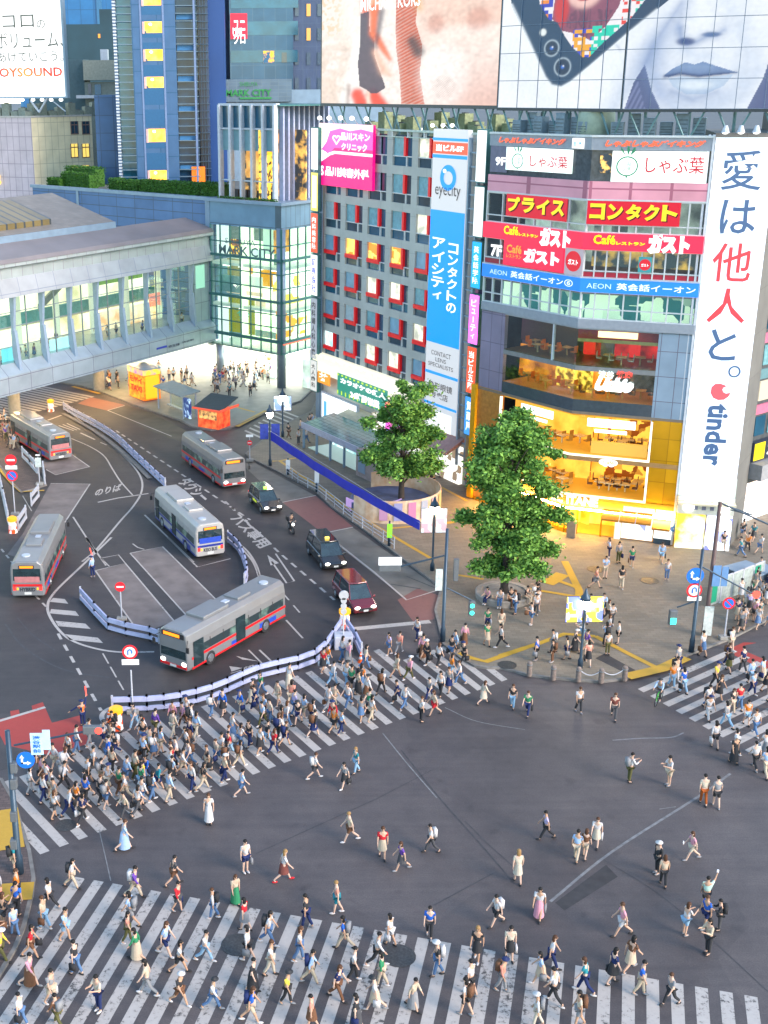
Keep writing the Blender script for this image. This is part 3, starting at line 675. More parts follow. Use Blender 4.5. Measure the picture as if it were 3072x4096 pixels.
# ---------------- finned pavilion on the roof of the hall
pv0 =FA.k('E1',195,1340,1.2); pvc =FA.k('E1',910,1380,1.2); pvt =FA.k('E1',915,130,1.2)
PVB,PVT =22.1,pvt[1]
FP =Frame(FA.P(pv0[0],0,1.2),FA.P(pvc[0],0,1.2)); FP2 =Frame(FP.B,FP.B + dr*7.2)
pav =thing('roof_pavilion','glass pavilion with tall white vertical fins and amber rooms on the hall roof','building',FP.B)
t =MB()
for i in range(6):
    u =FP.len*i/5; t.box(u - 0.14,-0.45,PVB,u + 0.14,0.25,PVT)
on(t.build('fin',M_PALE,pav),FP,FP.B)
t =MB()
for i in range(1,11):
    u =0.95*i; t.box(u - 0.13,-0.45,PVB,u + 0.13,0.2,PVT)
on(t.build('fin',mat('lilac_trim',(0.34,0.37,0.52),0.5),pav),FP2,FP.B)
pl =FP.len
on(MB().box(0,0.2,PVT - 2.6,pl,0.35,PVT - 0.1).build('window_frame',M_BGLASS,pav),FP,FP.B)
on(MB().box(0,0.2,PVT - 5.2,pl,0.4,PVT - 2.75).build('spandrel',mat('frosted_glass',(0.16,0.30,0.35),0.35,var=0.12,scale=0.8),pav),FP,FP.B)
on(MB().box(-0.2,-0.2,PVT - 0.12,pl + 0.2,0.5,PVT + 0.15).box(0,-0.1,PVT - 2.8,pl,0.4,PVT - 2.6).box(0,-0.1,PVB + 2.1,pl,0.1,PVB + 2.25).build('beam',M_PALE,pav),FP,FP.B)
on(MB().box(0.2,3.0,PVB,pl + 2,3.2,PVT - 2.8).build('interior_wall',ematv('pavilion_room',(0.03,0.035,0.04),(1.0,0.50,0.10),0.55,0.9,0.45,0.62),pav),FP,FP.B)
on(MB().box(2.6,1.6,PVB + 2.4,4.6,1.7,PVT - 5.3).build('screen_wall',ematv('amber_room',(0.55,0.25,0.05),(1.0,0.55,0.15),0.7,0.6),pav),FP,FP.B)
on(MB().box(0.2,2.6,PVB,4.3,2.8,PVT - 2.8).build('interior_wall',ematv('amber_lanterns',(0.05,0.04,0.02),(1.0,0.56,0.06),1.1,2.2,0.40,0.52),pav),FP2,FP.B)
on(MB().box(0.2,2.4,PVT - 5.6,4.2,2.58,PVT - 3.1).build('ceiling_glow',emat('amber_glow',(1.0,0.50,0.03),1.1),pav),FP2,FP.B)
on(MB().box(4.3,0.5,PVB,10.5,0.8,PVT - 0.2).build('wall',M_STEEL,pav),FP2,FP.B)
on(MB().box(0,0.2,PVT - 2.7,10.5,0.4,PVT - 0.1).build('window_frame',mat('green_glass',(0.05,0.14,0.15),0.15),pav),FP2,FP.B)
t =MB(); rd =random.Random(3)
for i in range(9):
    x =rd.uniform(0.6,pl - .5); t.box(x,1.0,PVB,x + 0.6,1.6,PVB + 1.0)
on(t.build('table',mat('dark_furniture',(0.03,0.03,0.035),0.5),pav),FP,FP.B)
on(MB().prism([(0,0.1),(pl + 0.5,0.1),(pl + 7,9),(2,9)],PVT - 0.15,PVT).build('roof',M_STEELD,pav),FP,FP.B)
rd =random.Random(21); t =MB(); leafcloud([(rd.uniform(0,pl + 0.8),-0.75 + rd.gauss(0,.12),rd.uniform(0,.3)) for i in range(700)],0.12,rd,t)
o =t.build('planting',M_HEDGE); o.location =FP.P(0,22.1); o.rotation_euler =(0,0,FP.rz); tag(o,'strip of green planting at the foot of the finned pavilion','plants')

# ---------------- blue hotel tower behind
def gp(px,y0,z): # a point on the pixel column at distance y0
    d =ray(px,400); t_ =y0/d[1]; return Vector((d[0]*t_,y0,0))
TW0,TW1 =gp(247,182,0),gp(455,182,0); FT =Frame(TW0,TW1)
tow =thing('hotel_tower','blue high rise with louvred corner bays and a column of gold windows','building',TW0,FT.rz)
def tu(reg,x,y,off=0.0): return FT.k(reg,x,y,off)
ZT =52.0; tx =lambda x: tu('A1',x,900)[0]
MB().box(tx(900),0.0,15,tx(1185),14,ZT).build('wall',tilemat('tower_panel_blue',(0.05,0.115,0.235),(0.02,0.08,0.17),3.4,2.85,0.06,0.4,0.3,0.05,'XZ'),tow)
MB().box(tx(800),0.9,15,tx(900),14,ZT).build('wall',M_BGLASS,tow); MB().box(tx(1185),0.9,15,tx(1320),14,ZT).build('wall',mat('dark_blue_glass',(0.012,0.045,0.10),0.12,0.1,var=0.4,scale=0.4),tow)
MB().box(tx(780),-0.1,15,tx(800),1.5,ZT).build('corner_trim',tilemat('ribbed_white',(0.5,0.55,0.6),(0.08,0.12,0.2),4,0.42,0.12,0.5,0.1,0.05,'XZ'),tow)
t,t2 =MB(),MB()
for i in range(int((ZT - 15)/0.98)):
    z =15 + 0.98*i
    t.box(tx(800),-0.05,z,tx(902),0.45,z + 0.1); t2.box(tx(1183),-0.05,z,tx(1325),0.45,z + 0.1)
t2.build('louvre',mat('louvre_metal',(0.13,0.19,0.25),0.4,0.3,var=0.05),tow); t.build('louvre',mat('louvre_metal',(0.13,0.19,0.25),0.4,0.3,var=0.05),tow)
for i in range(11): MB().box(tx(1190),0.5,15.7 + 4.0*i,tx(1305),0.92,16.4 + 4.0*i).build('blind',mat('blue_blind',(0.03,0.15,0.34),0.5),tow)
MB().box(tx(1300),-0.15,15,tx(1312),0.6,ZT).box(tx(1100),-0.08,15,tx(1112),0.1,ZT).box(tx(955),-0.08,15,tx(966),0.1,ZT).build('mullion',mat('blue_trim',(0.13,0.19,0.34),0.4),tow)
# windows of the bedroom column
t2 =MB(); zrows =[tu('A1',1030,y)[1] for y in (35,218,402,582,942,1215)]
for i,(yt,yb) in enumerate(((-60,35),(143,218),(327,402),(510,582),(855,942),(1130,1215))):
    z1,z0 =tu('A1',1030,yt)[1],tu('A1',1030,yb)[1]; u0,u1 =tx(972),tx(1098)
    wn =MB().box(u0,-0.03,z0,u1,0.02,z1).build('window',ematv('gold_bedroom',(1.0,0.36,0.02),(1.0,0.62,0.10),1.0,0.9),tow)
    MB().box(u0 - 0.02,-0.12,z0 - .1,u0 + 0.3,-0.03,z1).build('window_jamb',mat('pink_jamb',(0.55,0.35,0.35),0.6),wn)
    MB().ball((u0 + 1.1,-0.1,z1 - 0.35),0.22,0.08,0.18,8,5).build('lamp',M_TUBE,wn)
    if 0 < i < 4: MB().box(u0 + 0.1,-0.1,z0,u0 + 0.55,-0.04,z0 + 0.25).build('chair',M_DGLASS,wn)
t =MB()
for i in range(13):
    z1 =14.9 + 2.92*i; t.box(tx(968),-0.025,z1 + 0.2,tx(1098),0.01,z1 + 2.5)
t.build('spandrel',mat('spandrel_blue',(0.018,0.095,0.22),0.35,0.2,var=0.05),tow)
MB().box(tx(1265),0.3,22.0,tx(1355),0.5,24.2).build('window',emat('orange_room',(1.0,0.22,0.01),0.9),tow)
# side wing with a steel lattice, and the plain side wall
MB().box(tx(1325),2.0,15,tx(1392),14,ZT).build('side_wall',mat('night_blue_glass',(0.01,0.03,0.09),0.2,var=0.5,scale=0.3),tow)
t =MB()
for i in range(int((ZT - 15)/0.98)): z =15 + 0.98*i; t.box(tx(1325),1.5,z,tx(1396),1.9,z + 0.08)
for k_ in range(3): t.box(tx(1340 + 18*k_),1.7,15,tx(1343 + 18*k_),1.95,ZT)
t.build('lattice',mat('dark_lattice',(0.05,0.09,0.15),0.4,0.3),tow)
MB().box(tx(1388),4,15,tx(1500),18,ZT).build('side_wall',mat('deep_blue_wall',(0.01,0.05,0.19),0.45,var=0.08,scale=0.2),tow)
MB().box(tx(620),3,0,tx(782),15,tu('A1',700,632,3)[1]).build('lower_wing',tilemat('tower_panel_dark',(0.035,0.09,0.20),(0.02,0.05,0.11),2.0,2.4,0.05,0.5,0.1,0.06,'XZ'),tow)

# ---------------- second blue block with the roof garden
FU =Frame(gp(480,190,0),gp(640,190,0)); uu =lambda x,y=300,off=0: FU.k('A2',x,y,off)
blk =thing('office_block','blue glass office block with a roof garden and small amber windows','building',FU.A,FU.rz)
MB().box(uu(165)[0],0,10,uu(515)[0],16,60).build('wall',tilemat('glass_panel_blue',(0.028,0.085,0.16),(0.05,0.11,0.18),1.6,4.2,0.05,0.15,0.2,0.1,'XZ'),blk)
MB().box(uu(80)[0],3.0,10,uu(165)[0],18,60).build('wall',mat('blue_wall',(0.025,0.09,0.24),0.5,var=0.08),blk)
MB().box(uu(515)[0],0.6,10,uu(760)[0],16,60).build('wall',tilemat('slate_wall',(0.04,0.065,0.13),(0.05,0.08,0.14),2.0,3.1,0.05,0.6,0.0,0.06,'XZ'),blk)
for y0,y1 in ((-30,45),(120,195),(280,345)):
    a,b =uu(170,y0),uu(310,y1); MB().box(a[0],-0.04,b[1],b[0] + 6,0.03,a[1]).build('window',M_BGLASS,blk)
for x in (525,590,650):
    for j,y in enumerate((20,155,290,430,540)):
        a,b =uu(x,y),uu(x + 22,y + 68); lit =x == 590 and j < 2
        MB().box(a[0],0.5,b[1],b[0],0.62,a[1]).build('window',emat('amber_window',(1.0,0.5,0.12),0.7) if lit else mat('slate_window',(0.06,0.09,0.13),0.2),blk)
a,b =uu(350,282),uu(410,348); MB().box(a[0],-0.08,b[1],b[0],0.0,a[1]).build('window',ematv('mixed_window',(0.02,0.08,0.15),(1.0,0.4,0.02),0.7,1.4,0.45,0.6),blk)
a,b =uu(452,290),uu(480,345); MB().box(a[0],-0.08,b[1],b[0],0.0,a[1]).build('window',M_DGLASS,blk)
a,b =uu(125,440),uu(505,560); MB().box(a[0],-2.5,b[1],b[0],0,a[1]).build('terrace',tilemat('terrace_wall',(0.09,0.14,0.19),(0.12,0.17,0.2),1.2,0.5,0.03,0.7,axes='XZ'),blk)
a,b =uu(85,500),uu(700,1150); MB().box(a[0] - 4,-1.0,0,b[0] + 8,0,a[1]).build('lower_wall',M_STEEL,blk)
a,b =uu(168,75),uu(262,215)
sg =at_frame('store_sign','red and white square store sign high on the blue office block','sign',FU,0,-0.1)
MB().box(a[0],-0.25,b[1],b[0],-0.05,a[1]).build('panel',emat('sign_red',(0.9,0.02,0.06),0.9),sg)
t =MB(); text(None,'ユニ',a[0] + 0.4,a[1] - 2.3,b[0] - 0.3,a[1] - 0.9,None,-0.3,0.03,mb=t); text(None,'クロ',a[0] + 0.4,a[1] - 4.1,b[0] - 0.3,a[1] - 2.6,None,-0.3,0.03,mb=t); text(None,'UNI',a[0] + .3,b[1] + .3,a[0] + 1.6,b[1] + 1.5,None,-0.3,0.03,mb=t)
t.build('lettering',emat('sign_white',(1,1,1),1.0),sg)
a,b =uu(145,495),uu(395,530); rg =at_frame('green_letter_sign','green planted letters on the terrace wall of the blue office block','sign',FU,0,-2.55)
t =MB(); text(None,'MARK CITY',a[0],b[1],b[0],a[1],None,-0.1,0.03,mb=t); t.box(a[0] + 2,-0.1,b[1] - 0.4,b[0],-0.02,b[1] - 0.15); text(None,'SHIBUYA',a[0] + 2,a[1] + 0.4,b[0] - 2,a[1] + 1.0,None,-0.1,mb=t); t.build('lettering',mat('plant_green',(0.02,0.20,0.05),0.6),rg)

# ---------------- beige office building with a billboard
J0,Jc,J1 =gp(-30,200,0),gp(76,196,0),gp(205,203,0)
FJ,FJ2 =Frame(J0,Jc),Frame(Jc,J1)
joy =thing('beige_building','beige tiled office building with paired windows below a rooftop billboard','building',Jc)
jz =FJ2.k('A1',240,780)[1]
on(MB().box(-15,0,0,FJ.len,12,jz).build('wall',tilemat('shaded_beige_tile',(0.50,0.42,0.45),(0.30,0.25,0.28),1.15,2.0,0.05,0.7,0,0.04,'XZ'),joy),FJ,Jc)  # face in shade: the pinkish tone is painted into the same beige tile
on(MB().box(0.05,0.0,0,FJ2.len,12,jz).build('wall',tilemat('beige_tile',(0.70,0.60,0.40),(0.45,0.38,0.26),1.15,2.0,0.04,0.7,0,0.04,'XZ'),joy),FJ2,Jc)
for i,(yt,yb,lit) in enumerate(((805,885,0),(955,1040,1),(1098,1150,1))):
    for x0,x1 in ((470,517),(545,592)):
        a,b =FJ2.k('A1',x0,yt),FJ2.k('A1',x1,yb)
        w_ =on(MB().box(a[0],-0.03,b[1],b[0],0.02,a[1]).build('window',emat('yellow_office_window',(1.0,0.72,0.16),0.8) if lit else M_DGLASS,joy),FJ2,Jc)
        MB().box(a[0] - .12,-0.08,b[1] - .12,b[0] + .12,-0.03,b[1]).box(b[0],-0.08,b[1],b[0] + .12,-0.03,a[1]).box(a[0] - .12,-0.08,b[1],a[0],-0.03,a[1]).box((a[0] + b[0])/2 - .04,-0.06,b[1],(a[0] + b[0])/2 + .04,-0.031,a[1]).box(a[0],-0.07,a[1] - .6,b[0],-0.031,a[1] - .45).build('window_frame',mat('brown_frame',(0.18,0.11,0.09),0.6),w_)
on(MB().box(-15,-0.1,jz,FJ.len + 0.1,0.25,jz + 0.25).build('parapet',mat('pale_parapet',(0.40,0.38,0.36),0.7),joy),FJ,Jc)
on(MB().box(0,-0.1,jz,FJ2.len,0.25,jz + 0.25).build('parapet',mat('pale_parapet',(0.4,0.38,0.36),0.7),joy),FJ2,Jc)
for a,b,c_ in (((-2,1160),(10,1225),'yellow_blue'),):
    a,b =FJ.k('A1',*a),FJ.k('A1',*b); on(MB().box(a[0],-0.5,b[1],b[0],-0.1,a[1]).build('side_sign',ematv('side_sign',(0.02,0.04,0.5),(1.0,0.75,0.02),0.8,1.0),joy),FJ,Jc)
# rooftop plant in front of the billboard
rd =random.Random(5)
for i in range(15):
    x =-9 + 1.55*i; fr,u =(FJ,FJ.len + x) if x < 0 else (FJ2,x)
    p =fr.P(u,jz,1.4 + rd.random())
    k_ =thing('roof_unit',f'pale rooftop plant unit standing {("at the outer end","beside the billboard brace","under the billboard lamps","by the roof corner","past the roof corner")[i//3]} of the beige building, {("low","mid height","tall")[i%3]} one','roof unit',p,fr.rz,'rooftop plant units')
    h =(0.9,1.4,2.0)[i % 3]; MB().box(-0.65,-0.45,0,0.65,0.45,h).build('casing',mat('plant_unit',(0.17,0.20,0.17),0.6,var=0.2),k_,bevel=0.03)
    MB().lathe([(0.34,0),(0.36,0.12),(0.30,0.12),(0.08,0.05)],12,(0,0),h).build('fan',mat('fan_dark',(0.08,0.09,0.09),0.5),k_)
FJB =Frame(FJ.P(-12,0,1.0),FJ.P(FJ.len + 7.5,0,1.0)); bb0,bb1 =FJB.k('A1',-200,645),FJB.k('A1',437,640)
bbt =FJB.k('A1',410,-120)[1]
bb =at_frame('billboard','huge white backlit billboard with dark lettering and an orange red name below','billboard',FJB,0)
u0,u1,z0 =FJB.k('A1',-160,640)[0],bb1[0],bb1[1]
MB().box(u0,0,z0,u1,0.5,bbt).build('panel',emat('billboard_white',(1,1,1),1.0),bb)
MB().box(u1,-0.1,z0 - 0.2,u1 + 0.35,0.6,bbt).box(u0,-0.1,z0 - 0.25,u1,0.6,z0).build('frame',M_STEEL,bb)
M_INK =emat('ink_grey',(0.10,0.12,0.10),0.5); fj =lambda x,y: FJB.k('A1',x,y)
for body,xa,ya,xb,yb,b_ in (('ココロ',-100,190,222,95,0.0),('の',246,190,298,130,0.0),('ボリューム、',-20,325,420,205,0.0),('あげていこう。',-10,415,418,335,0.0)):
    a,b =fj(xa,ya),fj(xb,yb); text(bb,body,a[0],a[1],b[0],b[1],M_INK,-0.04)
m =ematv('orange_letter',(0.75,0.03,0.01),(0.9,0.30,0.02),0.9,0.12,0.4,0.6)
a,b =fj(-30,530),fj(412,445); t =text(bb,'JOYSOUND',a[0],a[1],b[0],b[1],m,-0.04,0.02)
t =MB()
for x in (-8,55,115,180,250,310,370,435): p =fj(x,662); t.ball((p[0],-1.2,p[1]),0.35,0.25,0.22,8,5)
t.build('floodlight',M_TUBE,bb)
a,b,c_ =fj(200,670),fj(255,745),fj(310,650); d_ =fj(420,740)
MB().cyl((a[0],0.2,a[1]),(b[0],0.2,b[1]),0.16).cyl((c_[0],0.2,c_[1]),(b[0],0.2,b[1]),0.16).cyl((c_[0],0.6,c_[1]),(d_[0],0.6,d_[1]),0.1).build('brace',M_PALE,bb)
# ---------------- dark buildings far behind, and a blue block added for the sky
FKB =Frame(gp(60,330,0),gp(330,330,0)); fb =at_frame('sky_stand_in','deep blue slab standing in for the sky behind the dark tower block','building',FKB)  # added block whose blue stands in for the dusk sky
MB().box(0,0,0,FKB.len,20,90).build('facade',tilemat('sky_blue_panel',(0.012,0.11,0.28),(0.01,0.08,0.2),3.2,3.8,0.1,0.3,0.1,0.1,'XZ'),fb)
MB().box(-.3,-.3,0,.3,.3,90).box(FKB.len*.62,-.4,0,FKB.len*.66,.2,90).build('fin',mat('sky_blue_fin',(0.03,0.13,0.26),0.4),fb)
FK =Frame(gp(120,250,0),gp(260,250,0)); kk =lambda x,y: FK.k('A1',x,y)
dk =at_frame('dark_tower_block','dark green tower block with one orange window behind the billboard','building',FK)
a,b =kk(440,150),kk(760,640); MB().box(a[0] - 8,0,0,b[0],15,kk(600,160)[1]).build('wall',mat('dark_teal_wall',(0.018,0.055,0.075),0.7,var=0.25,scale=0.15),dk)
a =kk(655,60); MB().box(a[0],0.5,0,b[0] + 2,15,a[1]).build('upper_wall',mat('dark_teal_wall',(0.018,0.055,0.075),0.7),dk)
a,b =kk(650,225),kk(666,252); MB().box(a[0],-0.1,b[1],b[0],0,a[1]).build('window',M_ORANGE,dk)
FK2 =Frame(gp(200,222,0),gp(255,222,0)); k2 =lambda x,y: FK2.k('A1',x,y)
bg_ =at_frame('low_concrete_block','pale concrete block with a balcony between billboard and blue tower','building',FK2)
a,b =k2(548,400),k2(790,530); MB().box(a[0],0,b[1],b[0],10,a[1]).build('upper_storey',mat('pale_concrete',(0.25,0.27,0.23),0.8,var=0.15),bg_)
a,b =k2(510,545),k2(790,900); MB().box(a[0] + 1.2,0.6,0,b[0],10,a[1]).build('wall',mat('pale_concrete_shade',(0.15,0.18,0.16),0.8,var=0.15),bg_)
a,b =k2(508,632),k2(790,650); MB().box(a[0],-0.6,b[1],b[0],0.6,a[1]).build('balcony',M_PALE,bg_)
a,b =k2(625,560),k2(670,628); MB().box(a[0],0.45,b[1],b[0],0.62,a[1]).build('window',M_BGLASS,bg_); a,b =k2(580,555),k2(605,628); MB().box(a[0],0.45,b[1],b[0],0.62,a[1]).build('door',M_DGLASS,bg_)
a,b =k2(655,325),k2(705,385); MB().box(a[0],2,k2(655,400)[1],b[0],4,a[1]).build('roof_tank',M_PALE,bg_)
MB().box(k2(440,390)[0],1.5,0,k2(545,390)[0],9,k2(440,392)[1]).build('side_wing',mat('dim_teal_wall',(0.05,0.10,0.12),0.7),bg_)

# ---------------- pedestrian bridge of the station
hinge =FA.P(0.75); bd =Vector((0.59,0.81,0)).normalized(); BL =48.0
FG =Frame(hinge - bd*BL,hinge); bu =lambda x,y,off=0: FG.k('A4',x,y,off)
br =at_frame('station_bridge','wide glazed station bridge with sloping fins and an interior full of light','bridge',FG)
ZB,ZE,ZF,ZW,ZU =4.6,6.6,7.0,14.6,18.5          # underside, edge, floor, window head, eaves
MB().xprism([(-0.3,ZB),(12,ZB),(12,ZE + .3),(0.9,ZF + 0.6),(-0.3,ZE)],0,BL).build('deck',M_PANEL,br)
MB().xprism([(0.5,ZF + 0.1),(0.9,ZF + 0.62),(0.92,ZF + .1)],0,BL).build('sill',M_PANEL,br)
MB().xprism([(-0.1,ZW + 0.0),(1.2,ZW + 0.0),(1.2,ZW + 1.9),(0.35,ZW + 1.9)],0,BL).build('fascia',tilemat('bridge_fascia',(0.33,0.35,0.38),(0.22,0.24,0.30),2.6,5,0.04,0.45,0.2,0.05,'XZ'),br)
MB().xprism([(0.4,ZW + 1.9),(1.2,ZW + 1.9),(1.2,ZU),(0.75,ZU - 0.5),(-0.25,ZU - 0.35),(-0.25,ZU - 0.75),(0.4,ZU - 1.0)],0,BL).build('cornice',tilemat('bridge_cornice',(0.36,0.41,0.42),(0.24,0.20,0.25),1.5,4,0.03,0.4,0.2,0.05,'XZ'),br)
MB().xprism([(-0.35,ZU - 0.4),(0,ZU),(4.2,ZU + 1.1),(4.2,ZU + 0.6),(0,ZU - 0.5)],0,BL).build('eaves_roof',mat('eaves_sheet',(0.20,0.175,0.175),0.5,0.1,var=0.1,scale=0.4),br)
MB().xprism([(4.0,ZU + 0.9),(4.0,ZU + 1.7),(14,ZU + 4.6),(14,ZU + 0.9)],0,BL - 13.0).build('roof',M_ROOF,br)
MB().xprism([(3.95,ZU + 0.8),(3.95,ZU + 1.75),(4.1,ZU + 1.75),(4.1,ZU + 0.8)],0,BL - 13.0).build('roof_edge',M_STEEL,br)
ru =bu(235,320,8)[0]; MB().xprism([(5.5,ZU + 2.0),(5.5,ZU + 2.75),(11.5,ZU + 4.55),(11.5,ZU + 3.8)],2,ru).build('rooflight',tilemat('amber_rooflight',(0.16,0.12,0.05),(0.04,0.05,0.06),1.3,9,0.14,0.3,0,0.1,'XZ'),br)
# interior
MB().box(0,1.0,ZF,BL,12,ZF + 0.05).build('floor',emat('bridge_floor_lit',(1.0,0.93,0.66),0.8,(0.6,0.55,0.42)),br)
MB().box(0,10.5,ZF,BL,10.7,ZW + 1.8).build('interior_wall',ematv('bridge_back_wall',(0.50,0.43,0.24),(1.0,0.95,0.66),1.25,0.22,0.38,0.6),br)
MB().box(0,1.0,ZW + 1.5,BL,10.5,ZW + 1.55).build('ceiling',emat('bridge_ceiling',(0.85,0.86,0.68),0.9),br)
t =MB()
for i in range(16): t.box(1 + 3*i,3.2,ZW + 1.42,2.6 + 3*i,3.5,ZW + 1.48); t.box(1 + 3*i,7.2,ZW + 1.42,2.6 + 3*i,7.5,ZW + 1.48)
t.build('ceiling_light',M_TUBE,br)
MB().box(16,8.2,ZF + 2.6,BL - 1,8.5,ZF + 4.0).build('gallery_edge',mat('teal_glass_rail',(0.13,0.33,0.35),0.2),br)
MB().box(16,8.3,ZF + 2.4,BL - 1,10.4,ZF + 2.6).build('gallery_floor',emat('gallery_lit',(0.9,0.8,0.5),0.4),br)
MB().box(3,8.6,ZF + 2.2,13,8.9,ZF + 3.6).build('banner',ematv('white_blue_banner',(0.05,0.45,0.50),(1.0,1.0,1.0),0.9,0.9,0.35,0.5),br)
for u in range(3,int(BL),6): MB().cyl((u,6.5,ZF),(u,6.5,ZW + 1.5),0.4,0.4,14).build('column',emat('column_lit',(0.9,0.88,0.68),0.45,(0.5,0.5,0.4)),br)
MB().yprism([(10,ZF + 3.2),(19,ZW),(19,ZW + 0.9),(10,ZF + 4.2)],5.0,5.3).yprism([(24,ZF + 4.2),(30,ZW),(30,ZW + 0.9),(24,ZF + 5.0)],6.0,6.3).build('escalator',mat('grey_escalator',(0.22,0.23,0.22),0.4),br)
for u0_,u1_,z_,c_ in ((21.6,25.2,ZF + .2,(0.55,0.95,1.0)),(14.5,16.5,ZF + .5,(0.2,0.75,0.85)),(38.5,40.4,ZF + 3,(0.9,0.25,0.2))):
    MB().box(u0_,2.2,z_,u1_,2.4,z_ + 1.5).build('screen',emat('screen_' + str(u0_),c_,1.0),br)
MB().box(33,6.8,ZF + .1,46,7.0,ZF + 2.4).build('shop_front',ematv('peach_shop',(0.9,0.45,0.2),(1.0,0.85,0.6),0.75,0.5,0.4,0.6),br)
MB().box(36,8.1,ZW - 2.2,44,8.2,ZW - 1.6).build('green_strip',emat('green_strip',(0.3,0.55,0.1),0.45),br)
# glazing bars and fins
fins =[bu(x,y)[0] for x,y in ((1305,1030),(1160,1070),(1010,1100),(850,1140),(685,1185),(512,1230),(332,1275),(145,1325))]
st_ =(fins[0] - fins[-1])/7.0; fins += [fins[-1] - st_*i for i in (1,2)]
t =MB()
for u in fins:
    for k_ in (0,0.5): t.box(u - st_*k_ - 0.05,0.85,ZF + 0.5,u - st_*k_ + 0.05,1.0,ZW)
for z in (ZF + 2.3,ZF + 4.4,ZF + 5.9): t.box(0,0.87,z - 0.04,BL - 2.6,0.97,z + 0.04)
t.build('window_frame',mat('grey_glazing_bar',(0.20,0.24,0.27),0.4,0.3),br)
MB().box(0,0.9,ZF + 0.5,BL - 2.7,0.92,ZW).build('pane',M_GLASS,br)
for u in fins: MB().xprism([(-0.02,ZE + .1),(0.25,ZE + .1),(0.95,ZE + 1.6),(0.95,ZW - 3.6),(0.42,ZW - 3.6)],u - 0.2,u + 0.2).xprism([(0.6,ZW - 3.6),(0.95,ZW - 3.6),(0.95,ZW),(0.2,ZW)],u - 0.16,u + 0.16).build('fin',mat('fin_blue',(0.27,0.35,0.46),0.4,0.2,var=0.05),br)
a =bu(1310,600)[0]
MB().box(a,0.5,ZF,BL - 0.1,1.2,ZW).build('end_wall',tilemat('end_panel',(0.28,0.37,0.38),(0.16,0.2,0.22),1.4,2.4,0.04,0.5,0.1,0.05,'XZ'),br)
MB().box(a + 0.2,0.42,ZW - 3.2,a + 1.9,0.52,ZW - 0.4).build('window',emat('end_window',(0.35,0.75,0.55),0.7),br)
t0,t1 =bu(1040,1165,-.3),bu(1105,1130,-.3)
t =MB(); text(None,'渋谷駅',*bu(1205,1118,-.3),*bu(1285,1085,-.3),None,-0.36,0.02,mb=t); text(None,'京王線',*bu(1115,1150,-.3),*bu(1190,1112,-.3),None,-0.36,0.02,mb=t); text(None,'Shibuya Station',*bu(1205,1150,-.3),*bu(1305,1130,-.3),None,-0.36,mb=t)
t.build('lettering',mat('sign_ink',(0.03,0.04,0.08),0.5,var=0),br)
MB().box(t0[0],-0.36,t0[1] + 0.1,t1[0],-0.31,t1[1]).build('emblem',mat('emblem_blue',(0.02,0.04,0.4),0.4,var=0),br)
for u in (6,20,34): MB().cyl((u,7.0,0.1),(u,7.0,ZB),0.7,0.7,16).build('pier',mat('pier_concrete',(0.25,0.24,0.22),0.8),br)
t =MB()
for i in range(11): t.box(3 + 4*i,3.0,ZB - 0.08,5 + 4*i,3.3,ZB - 0.01)
t.build('soffit_light',emat('soffit_lamp',(1.0,0.66,0.28),130.0),br)

# ================================================================== GREY OFFICE BUILDING WITH RED WINDOW FRAMES
FM =Frame(G(692,912),G(692,912) + Vector((0.457,-0.889,0))*27)
org =FM.A
mid =thing('grey_building','nine storey grey office building with red framed windows','building',org,FM.rz)
fm =lambda r,x,y,off=0: FM.k(r,x,y,off)
ZR =31.0
M_GREYW =tilemat('grey_wall_panel',(0.40,0.40,0.37),(0.26,0.26,0.24),3.75,3.35,0.02,0.7,0,0.05,'XZ')
M_RED =mat('red_window_frame',(0.95,0.008,0.014),0.45,var=0.05)
M_MULL =mat('pale_mullion',(0.55,0.56,0.56),0.5,var=0.05)
MB().box(0,0.35,0,26.6,15,ZR - 0.4).build('core',M_DGLASS,mid)
# window columns (u) and rows (z), read from the facade
ucol =[]
for xl,xm,xr in ((145,285,350),(412,558,630),(695,845,925),(995,1158,1240),(1315,1480,1582)):
    ucol.append([fm('E3',xl,560)[0],fm('E3',xm,560)[0],fm('E3',xr,560)[0]])
zt =[fm('E2',1050,548)[1],fm('E2',1045,1045)[1]]; FH =zt[0] - zt[1]
ztop =[zt[0] - FH*i for i in range(8)]
z_bot8 =fm('E3',990,640)[1]
zs =fm('E3',985,400)[1]
n_down =round((zt[0] - zs)/FH); FH =(zt[0] - zs)/n_down; ztop =[zt[0] - FH*i for i in range(n_down + 1)]
HP,HS =FH*0.50,FH*0.24                                         # pane height, lower pane height
M_BLIND =[mat('blind_blue',(0.20,0.36,0.48),0.25,var=0.15,scale=1.5),mat('blind_grey',(0.34,0.44,0.48),0.3,var=0.15),mat('blind_teal',(0.16,0.34,0.40),0.2,var=0.2),mat('blind_dark',(0.10,0.14,0.16),0.2,var=0.3)]
M_LITW =ematv('lit_room_gold',(0.75,0.22,0.02),(1.0,0.66,0.12),0.95,1.3,0.4,0.6,'VOR')
M_LITC =ematv('lit_room_cream',(0.45,0.42,0.32),(1.0,0.95,0.70),0.62,1.1,0.35,0.6)
wall =MB()
us =[0.0] + [x for c in ucol for x in (c[0],c[2])] + [26.6]
us =[0.0]; 
for c in ucol: us += [c[0],c[2]]
